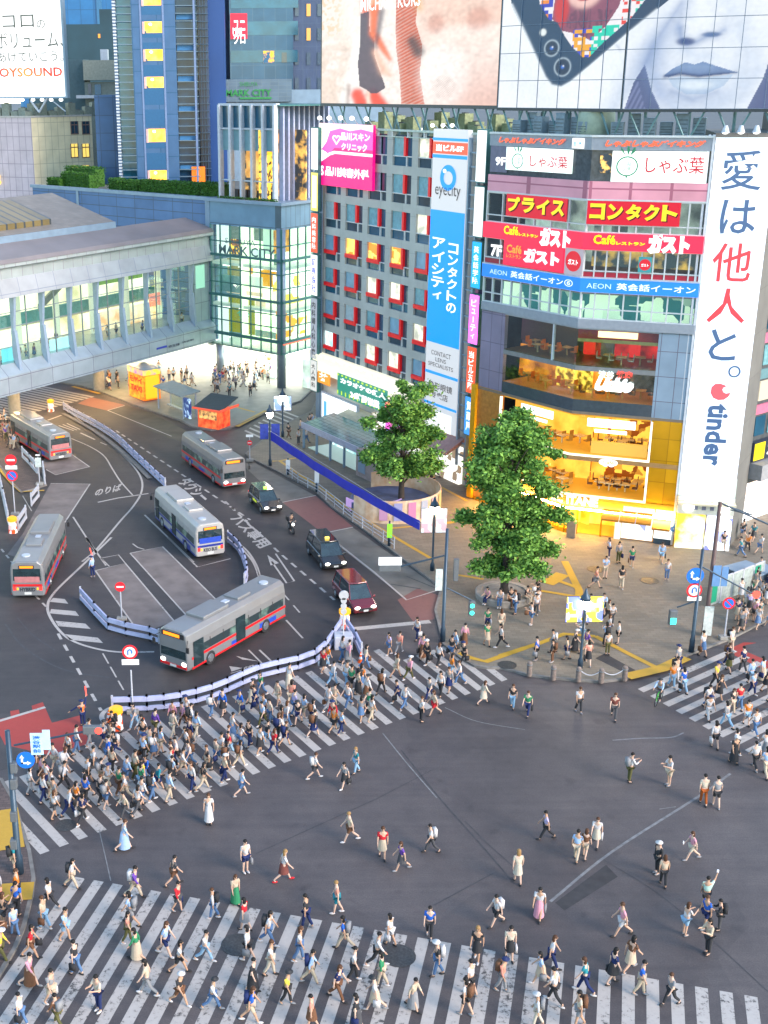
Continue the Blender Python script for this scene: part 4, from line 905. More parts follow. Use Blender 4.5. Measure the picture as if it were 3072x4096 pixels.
# piers
edges =[0.0] + [v for c in ucol for v in (c[0],c[2])] + [26.6]
for i in range(0,len(edges),2): wall.box(edges[i],0,0,edges[i + 1],0.4,ZR)
for i,z in enumerate(ztop):
    zl =z - HP - HS - 0.1; znext =ztop[i + 1] if i + 1 < len(ztop) else 0
    wall.box(0,0.004,znext,26.6,0.4,zl)
wall.box(0,0.004,ztop[0],26.6,0.4,ZR - 0.55)
wall.build('wall',M_GREYW,mid)
MB().box(-0.1,-0.12,ZR - 0.1,26.7,0.5,ZR + 0.06).box(-0.1,-0.05,ZR - 0.62,26.7,0.3,ZR - 0.54).build('parapet_rail',mat('green_white_rail',(0.42,0.50,0.44),0.5),mid)
t =MB()
for i in range(11): t.box(2.6*i - 0.08,-0.06,ZR - 0.6,2.6*i + 0.08,0.2,ZR)
t.build('parapet_post',M_MULL,mid)
rd =random.Random(11)
lit ={(3,1): 'g',(3,2): 'g',(3,3): 'g',(0,4): 'c',(4,2): 'c',(4,3): 'c',(2,4): 'c',(6,0): 'w',(6,2): 'c',(6,3): 'c',(5,4): 'c',(4,0): 'b',(5,1): 'b'}
for i,z in enumerate(ztop):
    for j,(a,b,c) in enumerate(ucol):
        k_ =lit.get((i,j),''); m_ ={'g': M_LITW,'c': M_LITC,'w': ematv('poster_cyan',(0.35,0.85,0.9),(1,1,1),0.8,0.8)}.get(k_) or M_BLIND[rd.randrange(3)]
        wn =MB().box(a + 0.05,0.16,z - HP,b - 0.18,0.2,z).build('window',m_,mid)
        MB().box(a,0.05,z - HP - 0.09,c,0.22,z - HP).box(b + 0.03,0.05,z - HP - HS - 0.1,b + 0.15,0.22,z - HP - 0.09).build('window_frame',M_MULL,wn)
        MB().box(a + 0.05,0.2,z - HP - HS - .1,b + 0.03,0.24,z - HP - .09).box(b + 0.15,0.2,z - HP - HS - .1,c - 0.03,0.24,z - HP - .09).box(b + 0.1,0.2,z - HP,c - 0.03,0.24,z).build('pane',[M_DGLASS,M_BGLASS][rd.random() < 0.5],wn)
        if i >= 3 or j >= 3 or i == 2:
            f =MB().box(b - 0.22,-0.07,z - HP - (0.02 if i >= 3 else 0),b + 0.1,0.3,z + 0.02)
            if i >= 3: f.box(a + 0.02,-0.068,z - HP - 0.24,b + 0.098,0.28,z - HP + 0.14)
            f.build('red_frame',M_RED,wn)
MB().box(0,0.5,ZR - 0.6,26.6,15,ZR - 0.5).build('roof',mat('roof_moss_grey',(0.13,0.15,0.10),0.9,var=0.3),mid)
MB().box(-0.02,0.5,0,0.0,15,ZR - .5).build('side_wall',M_GREYW,mid)

def sgn(name,label,cat,fr,u0,z0,u1,z1,m,y=-0.35,t_=0.3,group=None):
    s_ =at_frame(name,label,cat,fr,0,0,group); MB().box(u0,y,z0,u1,y + t_,z1).build('panel',m,s_); return s_
M_LTXT =emat('lit_letter_white',(1,1,1),1.05)
# pink clinic billboard
a,b =fm('E2',145,385),fm('E2',848,1255)
zt_ =fm('E2',500,385)[1]; zb_ =fm('E2',148,1185)[1]
pk =sgn('clinic_billboard','pink and magenta clinic billboard with a pale bear and a white swoosh','billboard',FM,a[0],zb_,b[0],zt_,emat('sign_magenta',(1.0,0.0,0.22),0.85),-0.5)
PW,PH =b[0] - a[0],zt_ - zb_; px_ =lambda x,y: (a[0] + PW*(x - 145)/703.0,zt_ - PH*(y - 385)/800.0)
P3 =lambda pts,y: [(px_(x,y_)[0],y,px_(x,y_)[1]) for x,y_ in pts]
MB().poly(P3([(145,760),(300,760),(360,690),(848,690),(848,385),(145,385)],-0.505)).build('upper_field',emat('sign_pink',(1.0,0.10,0.50),0.9),pk)
MB().poly(P3([(300,385),(848,385),(848,470),(700,440),(560,470),(430,440),(300,480)],-0.508)).build('white_fade',emat('sign_white_pink',(1.0,0.82,0.93),0.95),pk)
MB().poly(P3([(145,385),(325,385),(250,620),(180,720),(260,760),(145,880)],-0.51)).build('bear',ematv('bear_cream',(1.0,0.55,0.12),(1.0,0.95,0.75),0.85,0.7,0.3,0.5),pk)
MB().poly(P3([(145,905),(300,790),(370,765),(848,770),(848,735),(350,730),(270,765),(145,865)],-0.515)).build('swoosh',M_LTXT,pk)
t =MB()
def tb(body,x0,y0,x1,y1,bo=0.04,y=-0.52): q,r =px_(x0,y1),px_(x1,y0); text(None,body,q[0],q[1],r[0],r[1],None,y,bo,mb=t)
tb('品川スキン',440,490,815,590); tb('クリニック',450,620,780,715); tb('品川美容外科',235,930,810,1060); tb('S',170,930,215,1060); tb('♡',330,530,440,650,0.03)
t.build('lettering',M_LTXT,pk)
# tall eye clinic sign
uL,uR =fm('Z3',178,700)[0],fm('Z3',690,700)[0]
zz_ =lambda r,x,y: fm(r,x,y,-0.45)[1]
zs_ =[zz_('Z3',190,130),zz_('Z3',190,258),zz_('Z3',190,298),zz_('Z3',190,318),zz_('Z3',190,490),zz_('Z3',190,505),zz_('Z3',190,555),zz_('Z3',160,1320),zz_('Z6',90,905),zz_('Z6',75,1265),zz_('Z6',75,1300),zz_('Z6',160,1690),zz_('Z6',160,1720),4.6]
ey =sgn('optician_sign','tall blue and white optician sign with an eye shaped ring, on the grey building','sign',FM,uL,zs_[-1],uR,zs_[0],emat('sign_offwhite',(0.84,0.87,0.92),0.5),-0.5,0.45)
M_CYAN =emat('sign_cyan_blue',(0.0,0.30,0.90),0.85)
def band(i0,i1,m,nm): MB().box(uL + .003,-0.53,zs_[i1],uR - .003,-0.505,zs_[i0]).build(nm,m,ey)
band(1,2,M_CYAN,'blue_band'); band(5,6,M_CYAN,'blue_band'); band(3,4,emat('sign_orange_red',(0.95,0.10,0.05),0.9),'red_band'); band(7,8,M_CYAN,'blue_field'); band(9,10,M_CYAN,'blue_band'); band(11,12,M_CYAN,'blue_band')
W_ =uR - uL; t =MB()
text(None,'当ビル5F',uL + W_*.1,zs_[4] + .2,uR - W_*.1,zs_[3] - .2,None,-0.56,0.05,mb=t)
zA,zB_ =zs_[7] - 2.6,zs_[8] + 2.6
t.build('lettering',M_LTXT,ey)
vtext(ey,'コンタクトの',uL + W_*.58,zB_ + .4,uL + W_*.87,zA,M_LTXT,-0.56,0.02); vtext(ey,'アイシティ',uL + W_*.10,zB_ + 1.2,uL + W_*.48,zA + .3,M_LTXT,-0.56,0.02)
zc =(zz_('Z3',420,665) + zz_('Z3',420,1050))/2; rz_ =(zz_('Z3',420,665) - zz_('Z3',420,1050))/2; uc =uL + W_*.49; ru =W_*.235
t =MB(); out =[(uc + ru*math.cos(k_*PI/18),zc + rz_*math.sin(k_*PI/18)) for k_ in range(36)]; inn =[(uc + .02 + ru*.56*math.cos(k_*PI/18),zc - rz_*.02 + rz_*.52*math.sin(k_*PI/18)) for k_ in range(36)]
t._add([(p[0],-0.56,p[1]) for p in out + inn],[(k_,(k_ + 1) % 36,36 + (k_ + 1) % 36,36 + k_) for k_ in range(36)]); t.build('ring',M_CYAN,ey)
t =MB(); t._add([(uc - ru*.45 + ru*.22*math.cos(k_*PI/8),-0.565,zc + rz_*.5 + rz_*.16*math.sin(k_*PI/8)) for k_ in range(16)],[tuple(range(16))]); t.build('highlight',M_LTXT,ey)
M_DINK =emat('sign_ink_dark',(0.03,0.035,0.05),0.3)
t =MB(); text(None,'eyecity',uL + W_*.12,zs_[7] + 1.0,uR - W_*.14,zs_[7] + 2.3,None,-0.56,mb=t)
h =zs_[8] - zs_[9]
for i,b_ in enumerate(('CONTACT','LENS','SPECIALISTS')): text(None,b_,uL + W_*(.18,.32,.1)[i],zs_[8] - h*(.42,.62,.82)[i],uR - W_*(.22,.36,.14)[i],zs_[8] - h*(.26,.48,.68)[i],None,-0.56,mb=t)
h =zs_[10] - zs_[11]; text(None,'隐形眼镜',uL + W_*.14,zs_[10] - h*.5,uR - W_*.14,zs_[10] - h*.25,None,-0.56,0.01,mb=t); text(None,'专卖店',uL + W_*.22,zs_[10] - h*.82,uR - W_*.26,zs_[10] - h*.58,None,-0.56,0.01,mb=t)
t.build('lettering',M_DINK,ey)
zq =zs_[12]; MB().box(uL + W_*.1,-0.53,zq - 2.2,uR - W_*.14,-0.505,zq - .5).build('card',emat('card_white',(0.95,1.0,0.98),0.85),ey)
t =MB(); text(None,'いいね',uL + W_*.15,zq - 1.1,uL + W_*.45,zq - .8,None,-0.55,mb=t); text(None,'コンタクト',uL + W_*.15,zq - 1.7,uL + W_*.5,zq - 1.4,None,-0.55,mb=t); t.build('card_lettering',M_DINK,ey)
# small floodlights along the roof edge and over the tall sign
for i,(reg,x,y) in enumerate((('E2',95,305),('E2',220,305),('E2',372,305),('E2',523,308),('E2',715,318))):
    p =fm(reg,x,y,-1.0); fl =at_frame('floodlight',f'small white floodlight above the pink billboard, {("outermost, by the blade signs","second from the blade signs","middle one","second from the open roof","nearest the open roof")[i]}','floodlight',FM,p[0],-1.0,'floodlights above the pink billboard')
    MB().ball((0,0,p[1]),0.3,0.2,0.2,8,6).build('lamp',M_TUBE,fl); MB().cyl((0,0.1,p[1] + .1),(0,1.0,ZR),0.04,n=5).build('arm',M_MULL,fl)
for i,x in enumerate((110,265,400)):
    p =fm('Z3',x,80,-1.0); fl =at_frame('floodlight',f'small white floodlight over the optician sign, {("towards the red frames","middle one","towards the lit pole sign")[i]}','floodlight',FM,p[0],-1.0,'floodlights above the optician sign')
    MB().ball((0,0,p[1]),0.22,0.16,0.16,8,6).build('lamp',M_TUBE,fl); MB().cyl((0,0.1,p[1] + .1),(0,1.0,ZR),0.04,n=5).build('arm',M_STEEL,fl)
# blade signs: outer corner and the end towards the corner building
def blade(lab,u0,u1,z0,z1,col_,tx_=None,tcol=None,st=1.0,w2=None):
    if col_ == (1.0,0.08,0.85): st =3.0
    s_ =at_frame('blade_sign',lab,'sign',FM,0,0,'stacked blade signs'); n_ ='blade_' + '_'.join(str(round(x,2)) for x in col_)
    MB().box(u0,-0.9,z0,u1,-0.5,z1).build('panel',emat(n_,col_,st),s_); MB().box(u0 - .08,-0.88,z0 - .06,u0,-0.4,z1 + .06).box(u1,-0.88,z0 - .06,u1 + .08,-0.4,z1 + .06).box(u0,-0.88,z1,u1,-0.4,z1 + .1).box(u0,-0.88,z0 - .1,u1,-0.4,z0).build('frame',M_STEELD,s_)
    if tx_: vtext(s_,tx_,u0 + (u1 - u0)*.2,z0 + .3,u1 - (u1 - u0)*.2,z1 - .3,tcol or M_LTXT,-0.93,0.02)
    if w2:
        MB().box(u0 + .25,-0.91,z0 + .3,u1 - .25,-0.901,z1 - .3).build('white_field',M_LTXT,s_)
    return s_
zd =lambda x,y,r='D': FM.k(r,x,y,-0.7)[1]
ub0,ub1 =fm('E2',5,700,-.7)[0],fm('E2',92,700,-.7)[0]
blade('blank white lit blade sign, topmost at the corner of the grey building',ub0,ub1,zd(683,366),zd(683,277),(1,1,1))
blade('white lit blade sign with a yellow border, second down at the corner',ub0,ub1,zd(683,455),zd(683,373),(1.0,0.75,0.15),w2=1)
blade('orange red blade sign with white characters at the building corner',ub0,ub1,zd(683,545),zd(683,461),(1.0,0.10,0.04),'内科美容院',st=.95)
blade('white blade sign with deep blue squares of characters at the building corner',ub0,ub1,zd(684,638),zd(684,551),(1,1,1),'証券会社',emat('deep_blue_letter',(0.01,0.05,0.75),0.8))
blade('long grey blade sign with dark clinic characters at the building corner',ub0,ub1,zd(684,775),zd(684,645),(0.30,0.34,0.40),'内科婦人科心療',M_DINK,.9)
blade('lowest grey white blade sign at the building corner, near the ground',ub0,ub1,zd(685,845),zd(685,780),(0.6,0.62,0.60),'大人歯科',M_DINK,.9)
MB_ =at_frame('sign_mast','dark steel mast carrying the blade signs at the outer corner','mast',FM); MB().box(ub1 + .08,-0.6,0.1,0.0,-0.3,ZR - .2).build('post',M_STEEL,MB_)
uc0,uc1 =fm('Z3',790,500,-.7)[0],fm('Z3',925,500,-.7)[0]
zz2 =lambda r,x,y: FM.k(r,x,y,-0.7)[1]
for lab,r,y1,y0,c_,tx_,tc in (('longest blank white blade sign at the top by the corner building','Z3',150,905,(1,1,1),None,None),('white blade sign with faint grey characters and a red mark','Z3',985,1715,(0.97,0.98,1.0),'レストラン',emat('faint_grey_letter',(0.6,0.62,0.68),0.8)),
                                ('cyan blue blade sign with white characters between the two buildings','Z3',1800,2480,(0.0,0.38,0.95),'英会話学院',None),('glowing magenta blade sign with white characters between the two buildings','Z6',310,925,(1.0,0.08,0.85),'ビューティ',None),
                                ('red orange blade sign with white characters below the magenta one','Z6',975,1560,(1.0,0.09,0.03),'当ビル五階',None),('blue and white blade sign, lowest between the two buildings','Z6',1620,2100,(0.05,0.30,0.95),'質蔵屋',None)):
    blade(lab,uc0,uc1,zz2(r,620 if r == 'Z6' else 800,y0),zz2(r,620 if r == 'Z6' else 800,y1),c_,tx_,tc)
ms =at_frame('sign_mast','ladder like steel mast between the optician sign and the lit blade signs','mast',FM)
t =MB(); um =uR + .25
t.box(um,-0.6,2,um + .2,-0.3,ZR - .3); t.box(uc0 - .25,-0.6,2,uc0 - .1,-0.3,ZR - .3)
for i in range(24): t.box(um + .2,-0.5,3 + 1.15*i,uc0 - .25,-0.4,3.12 + 1.15*i)
t.build('ladder',M_STEEL,ms)

# ---------------- shop at the foot of the grey building
shop =at_frame('corner_shop','brightly lit ground floor shop under the grey building with a big white screen','shop',FM)
s0 =fm('E3',120,1330,-.9); s1 =fm('E3',585,1330,-.9)
zc0 =fm('E3',100,460,-.9)[1]; zc1 =fm('E3',100,560,-.9)[1]; ush =fm('E3',1240,870,-.9)[0]
t =MB(); t.xprism([(0,zc1),(-0.9,zc1),(-0.9,zc0 - .3),(-0.5,zc0),(0,zc0)],-0.2,ush)
for i in range(10): t.box(0.6 + 1.35*i,-1.0,zc0 - .3,1.1 + 1.35*i,-0.9,zc0 - .05)
t.build('cornice',emat('cream_cornice',(1.0,0.93,0.70),0.6,(0.6,0.55,0.4)),shop)
MB().box(-0.2,-0.85,zc1 - 1.2,ush,0.0,zc1).build('fascia',emat('cream_fascia',(1.0,0.95,0.78),0.75),shop)
a,b =fm('E3',70,690,-.9),fm('E3',225,880,-.9)
MB().box(a[0],-0.92,b[1],b[0] + .1,-0.86,zc1 - 1.0).build('orange_sign',emat('orange_sign',(1.0,0.33,0.04),0.85),shop)
t =MB(); text(None,'とんかつ',a[0] + .2,b[1] + 1.5,b[0] - .1,b[1] + 2.3,None,-0.95,0.03,mb=t); text(None,'丼',a[0] + .4,b[1] + .3,b[0] - .3,b[1] + 1.2,None,-0.95,0.03,mb=t); t.build('sign_lettering',M_LTXT,shop)
a2,b2 =fm('E3',330,900,-.9),fm('E3',880,1090,-.9)
gx0,gx1 =a2[0],b2[0] + 1.5; gz0,gz1 =s0[1] + 4.0,zc1 - 1.2
gz0 =fm('E3',330,985,-.9)[1]; gz1 =fm('E3',340,700,-.9)[1]
MB().box(gx0,-0.9,gz0,gx1,-0.84,gz1).build('green_sign',emat('sign_teal_green',(0.02,0.30,0.22),0.7),shop)
t =MB(); text(None,'カラオケの鉄人',gx0 + .6,gz0 + 1.35,gx1 - .2,gz1 - .35,None,-0.94,0.06,mb=t); text(None,'24時間営業',gx0 + 2.6,gz0 + .2,gx1 - 1.2,gz0 + 1.0,None,-0.94,0.05,mb=t); t.build('sign_lettering',M_LTXT,shop)
t =MB(); rd =random.Random(4)
for i in range(12): x =gx0 + (gx1 - gx0)*i/12; t.box(x,-0.93,gz1 - .25,x + .35,-0.91,gz1 - .08); t.box(x,-0.93,gz0 + .1,x + .2,-0.91,gz0 + .5)
t.build('sign_trim',emat('lime_trim',(0.6,0.85,0.05),0.8),shop)
zs0,zs1 =fm('E3',130,1320,-.9)[1],fm('E3',130,960,-.9)[1]; us0 =fm('E3',130,1200,-.9)[0]; us1 =fm('E3',590,1300,-.9)[0]
MB().box(us0,-0.95,zs0,us1,-0.8,zs1).build('screen',emat('screen_white_blue',(0.90,0.98,1.0),1.25),shop)
MB().box(us0 + .4,-0.96,zs0 + .2,us0 + 1.0,-0.951,zs1 - .8).build('screen_bar',emat('screen_blue',(0.1,0.45,0.75),0.8),shop)
MB().box(us0 - .15,-1.0,zs0 - .15,us0,-0.7,zs1 + .15).box(us1,-1.0,zs0 - .15,us1 + .15,-0.7,zs1 + .15).box(us0,-1.0,zs0 - .15,us1,-0.7,zs0).box(us0,-1.0,zs1,us1,-0.7,zs1 + .15).build('screen_frame',M_PALE,shop)
MB().box(-0.1,-0.6,0.13,us1 + .3,0.0,zs0 - .15).build('plinth',mat('shop_plinth',(0.3,0.32,0.3),0.5),shop)
MB().xprism([(-0.3,zs1 - .4),(-2.6,zs1 - 1.1),(-2.6,zs1 - 1.3),(-0.3,zs1 - .7)],us1 - 1.6,us1 + 3.6).build('awning',mat('cream_awning',(0.50,0.43,0.30),0.8),shop)
MB().box(us1 + .3,-0.7,0.13,us1 + 1.3,-0.2,zs1 - 1.2).build('poster',ematv('blue_pink_poster',(0.35,0.5,0.75),(0.9,0.2,0.8),0.8,0.6),shop)
# open shop fronts further along, below the optician sign
arc =at_frame('row_shop','open bright shop front with a red brown awning at the end of the grey building','shop',FM)
u0_ =us1 + 2.0
MB().box(u0_,-0.4,0.13,26.0,0.0,3.6).build('shop_window',ematv('busy_shop',(0.25,0.18,0.12),(1.0,0.98,0.9),0.95,1.6,0.3,0.5,'VOR'),arc)
MB().xprism([(-0.2,4.6),(-2.2,3.5),(-2.2,3.25),(-0.2,4.2)],uL - 1.5,uR + 1.0).build('awning',mat('rose_brown_awning',(0.36,0.20,0.18),0.8),arc)
MB().box(uL - 5.5,-1.3,4.4,uL - 1.2,-0.4,5.6).build('yellow_sign',ematv('yellow_red_sign',(1.0,0.72,0.02),(0.95,0.05,0.2),0.85,0.6,0.5,0.6),arc)
MB().box(uL - 5.5,-1.2,2.8,uL - 1.4,-0.4,4.3).build('colour_posters',ematv('colour_posters',(0.9,0.1,0.5),(0.3,0.4,1.0),0.8,1.0,0.4,0.6,'VOR'),arc)

# ---------------- roof of the grey building: steel under the first screen
rd =random.Random(8)
FS1 =Frame(FM.P(0.4,0,2.5),FM.P(26,0,2.5)); q0,q1 =FS1.k('A2',672,570),FS1.k('A2',1640,572); sc_t =FS1.uz(700,-60)[1]
for i in range(17):
    u =1.2 + 1.5*i; p =FM.P(u,ZR - .5,4.5 + 3*rd.random()); h =(0.9,1.5,1.9,1.2)[i % 4]
    k_ =thing('roof_unit',f'moss grey air handling unit on the roof of the grey building, number {i + 1} of a row, {("low","mid height","tallest","squat")[i % 4]} one','roof unit',p,FM.rz,'roof units under the warm screen')
    k_['label'] =f'{("low","mid height","tall","squat")[i % 4]} mossy roof unit under the warm toned screen {("by its outer end","below the dark swimsuit","below the white dress","by the corner building","at the far end")[i // 4]}'
    MB().box(-0.6,-0.5,0,0.6,0.5,h).build('casing',mat('moss_unit',(0.20,0.24,0.13),0.7,var=0.3),k_,bevel=0.03); MB().lathe([(.34,0),(.36,.1),(.28,.1),(.06,.05)],10,(0,0),h).build('fan',mat('fan_dark',(0.08,0.09,0.09),0.5),k_)

# ================================================================== BIG SCREENS
def screen_mesh(nx,nz,W,H,fn,name,st):
    """an LED picture: one vertex per group of lamps"""
    xs =np.linspace(0,1,nx); zs_l =np.linspace(0,1,nz); X,Z =np.meshgrid(xs,zs_l)
    me =bpy.data.meshes.new(name); v =[(x*W,0,z*H) for z in zs_l for x in xs]
    f =[(j*nx + i,j*nx + i + 1,(j + 1)*nx + i + 1,(j + 1)*nx + i) for j in range(nz - 1) for i in range(nx - 1)]
    me.from_pydata(v,[],f); c =np.clip(fn(X,1 - Z),0,1).reshape(-1,3); c =np.concatenate([c,np.ones((len(c),1))],1)
    at =me.color_attributes.new('led','FLOAT_COLOR','POINT'); at.data.foreach_set('color',c.astype(np.float32).ravel())
    m =bpy.data.materials.new(name + '_led'); m.use_nodes =True; n =m.node_tree; p =n.nodes['Principled BSDF']; a =n.nodes.new('ShaderNodeAttribute'); a.attribute_name ='led'
    p.inputs['Base Color'].default_value =(0.02,0.02,0.02,1); p.inputs['Roughness'].default_value =0.5
    n.links.new(a.outputs['Color'],p.inputs['Emission Color']); p.inputs['Emission Strength'].default_value =st
    me.materials.append(m); me.update(); o =bpy.data.objects.new(name,me); col.objects.link(o); return o
def lin(r,g_,b): return np.array([((x/255.0)/12.92 if x <= 10 else ((x/255.0 + 0.055)/1.055) ** 2.4) for x in (r,g_,b)])
def soft(d,w_): return 1/(1 + np.exp(-np.clip(d/w_,-30,30)))
def mixc(c,k_,rgb): return c*(1 - k_[...,None]) + lin(*rgb)*k_[...,None]
def seg(X,Y,a,b):
    ax,ay =a; bx,by =b; t_ =np.clip(((X - ax)*(bx - ax) + (Y - ay)*(by - ay))/((bx - ax) ** 2 + (by - ay) ** 2 + 1e-9),0,1)
    return np.hypot(X - ax - t_*(bx - ax),Y - ay - t_*(by - ay)),t_
def capsule(X,Y,pts,rs):
    d =np.full(X.shape,1e9)
    for (a,b),(ra,rb) in zip(zip(pts,pts[1:]),zip(rs,rs[1:])):
        q,t_ =seg(X,Y,a,b); d =np.minimum(d,q - (ra + (rb - ra)*t_))
    return -d
def inpoly(X,Y,pts):
    ins =np.zeros(X.shape,bool); n =len(pts)
    for i in range(n):
        (x0,y0),(x1,y1) =pts[i],pts[(i + 1) % n]
        c =((y0 > Y) != (y1 > Y)) & (X < (x1 - x0)*(Y - y0)/(y1 - y0 + 1e-12) + x0); ins ^= c
    return ins.astype(float)
def nrm(seed,shape,k_):
    r =np.random.RandomState(seed).rand(*shape)
    for _ in range(k_): r =(r + np.roll(r,1,0) + np.roll(r,-1,0) + np.roll(r,1,1) + np.roll(r,-1,1))/5
    return (r - r.mean())/(r.std() + 1e-9)
# pictures are drawn on the sheet coordinates of the photograph (x and y of region A2 or A3)
def pic_fashion(X,Y):
    x =672 + X*968; y =-150 + Y*720
    c =np.ones(X.shape + (3,))*lin(252,240,232); n1,n2 =nrm(1,X.shape,40),nrm(2,X.shape,6)
    c =mixc(c,soft(y - 250 - n1*25,40)*soft(x - 1290,40)*.22,(232,165,138)); c =mixc(c,soft(y - 430,60)*soft(x - 1380,60)*.5,(215,130,105))
    c =mixc(c,soft(250 - y,20)*soft(x - 1230,30)*.55,(235,170,135)); c =mixc(c,soft(y - 170,10)*soft(250 - y,20)*soft(x - 1300,30)*.7,(255,244,236))
    for cx,cy,rx,ry in ((1335,150,40,50),(1540,140,55,55)):
        c =mixc(c,soft(1 - ((x - cx)/rx) ** 2 - ((y - cy)/ry) ** 2,.25)*.45,(190,95,70))
    c =mixc(c,soft(y - 190,30)*soft(900 - x,15)*soft(n1 + .6,.5)*.6,(228,196,172)); c =mixc(c,soft(170 - y,10)*soft(800 - x,20)*soft(n2 - .3,.3)*.6,(225,170,90))
    c =mixc(c,soft(capsule(x,y,[(850,580),(880,380),(900,200)],(60,45,20)),9)*.9,(255,250,245)); c =mixc(c,soft(capsule(x,y,[(845,580),(850,470)],(8,14)),5)*.6,(150,100,85))
    for a,b in (((905,520),(945,600)),((1000,520),(1060,600))): c =mixc(c,soft(capsule(x,y,[a,b],(38,42)),6),(245,66,22))
    c =mixc(c,soft(capsule(x,y,[(972,505),(975,600)],(9,10)),4),(255,226,205))
    c =mixc(c,soft(capsule(x,y,[(930,-160),(945,60)],(22,20)),6),(238,92,45)); c =mixc(c,soft(capsule(x,y,[(1010,-160),(1000,50)],(30,24)),6),(250,150,95))
    c =mixc(c,inpoly(x,y,[(915,60),(968,50),(972,160),(1000,190),(1005,300),(1065,455),(1072,480),(1020,512),(990,512),(960,490),(918,470),(905,340),(915,250)])*.95,(72,44,70))
    c =mixc(c,soft(capsule(x,y,[(1000,40),(995,170),(1060,270),(1095,320)],(26,24,18,12)),5),(248,112,48)); c =mixc(c,soft(capsule(x,y,[(1040,60),(1010,250)],(18,10)),6)*.8,(75,48,70))
    c =mixc(c,soft(capsule(x,y,[(1010,280),(1060,380),(1100,410)],(16,26,10)),8)*.9,(250,190,160))
    c =mixc(c,inpoly(x,y,[(1120,-150),(1255,-150),(1230,130),(1270,260),(1260,400),(1290,570),(1165,570),(1150,400),(1125,250)])*(.7 + .28*(np.sin((x*.5 + y)*.33) > -.2)),(206,78,20))
    c =mixc(c,soft(capsule(x,y,[(1200,-150),(1250,60)],(40,10)),10)*.8,(225,165,60)); c =mixc(c,soft(capsule(x,y,[(1215,230),(1250,290)],(26,30)),8)*.9,(60,26,34))
    c =mixc(c,soft(1 - ((x - 1375)/115) ** 2 - ((y - 420)/150) ** 2,.3)*.7,(255,250,246)); c =mixc(c,soft(1 - ((x - 1385)/60) ** 2 - ((y - 480)/60) ** 2,.2)*soft(np.sin(x*.5)*np.sin(y*.5),.2)*.5,(200,160,145))
    c =mixc(c,soft(capsule(x,y,[(1100,150),(1130,420),(1150,570)],(20,24,14)),10)*.4,(255,240,232))
    return c*(1 + .05*n2[...,None])
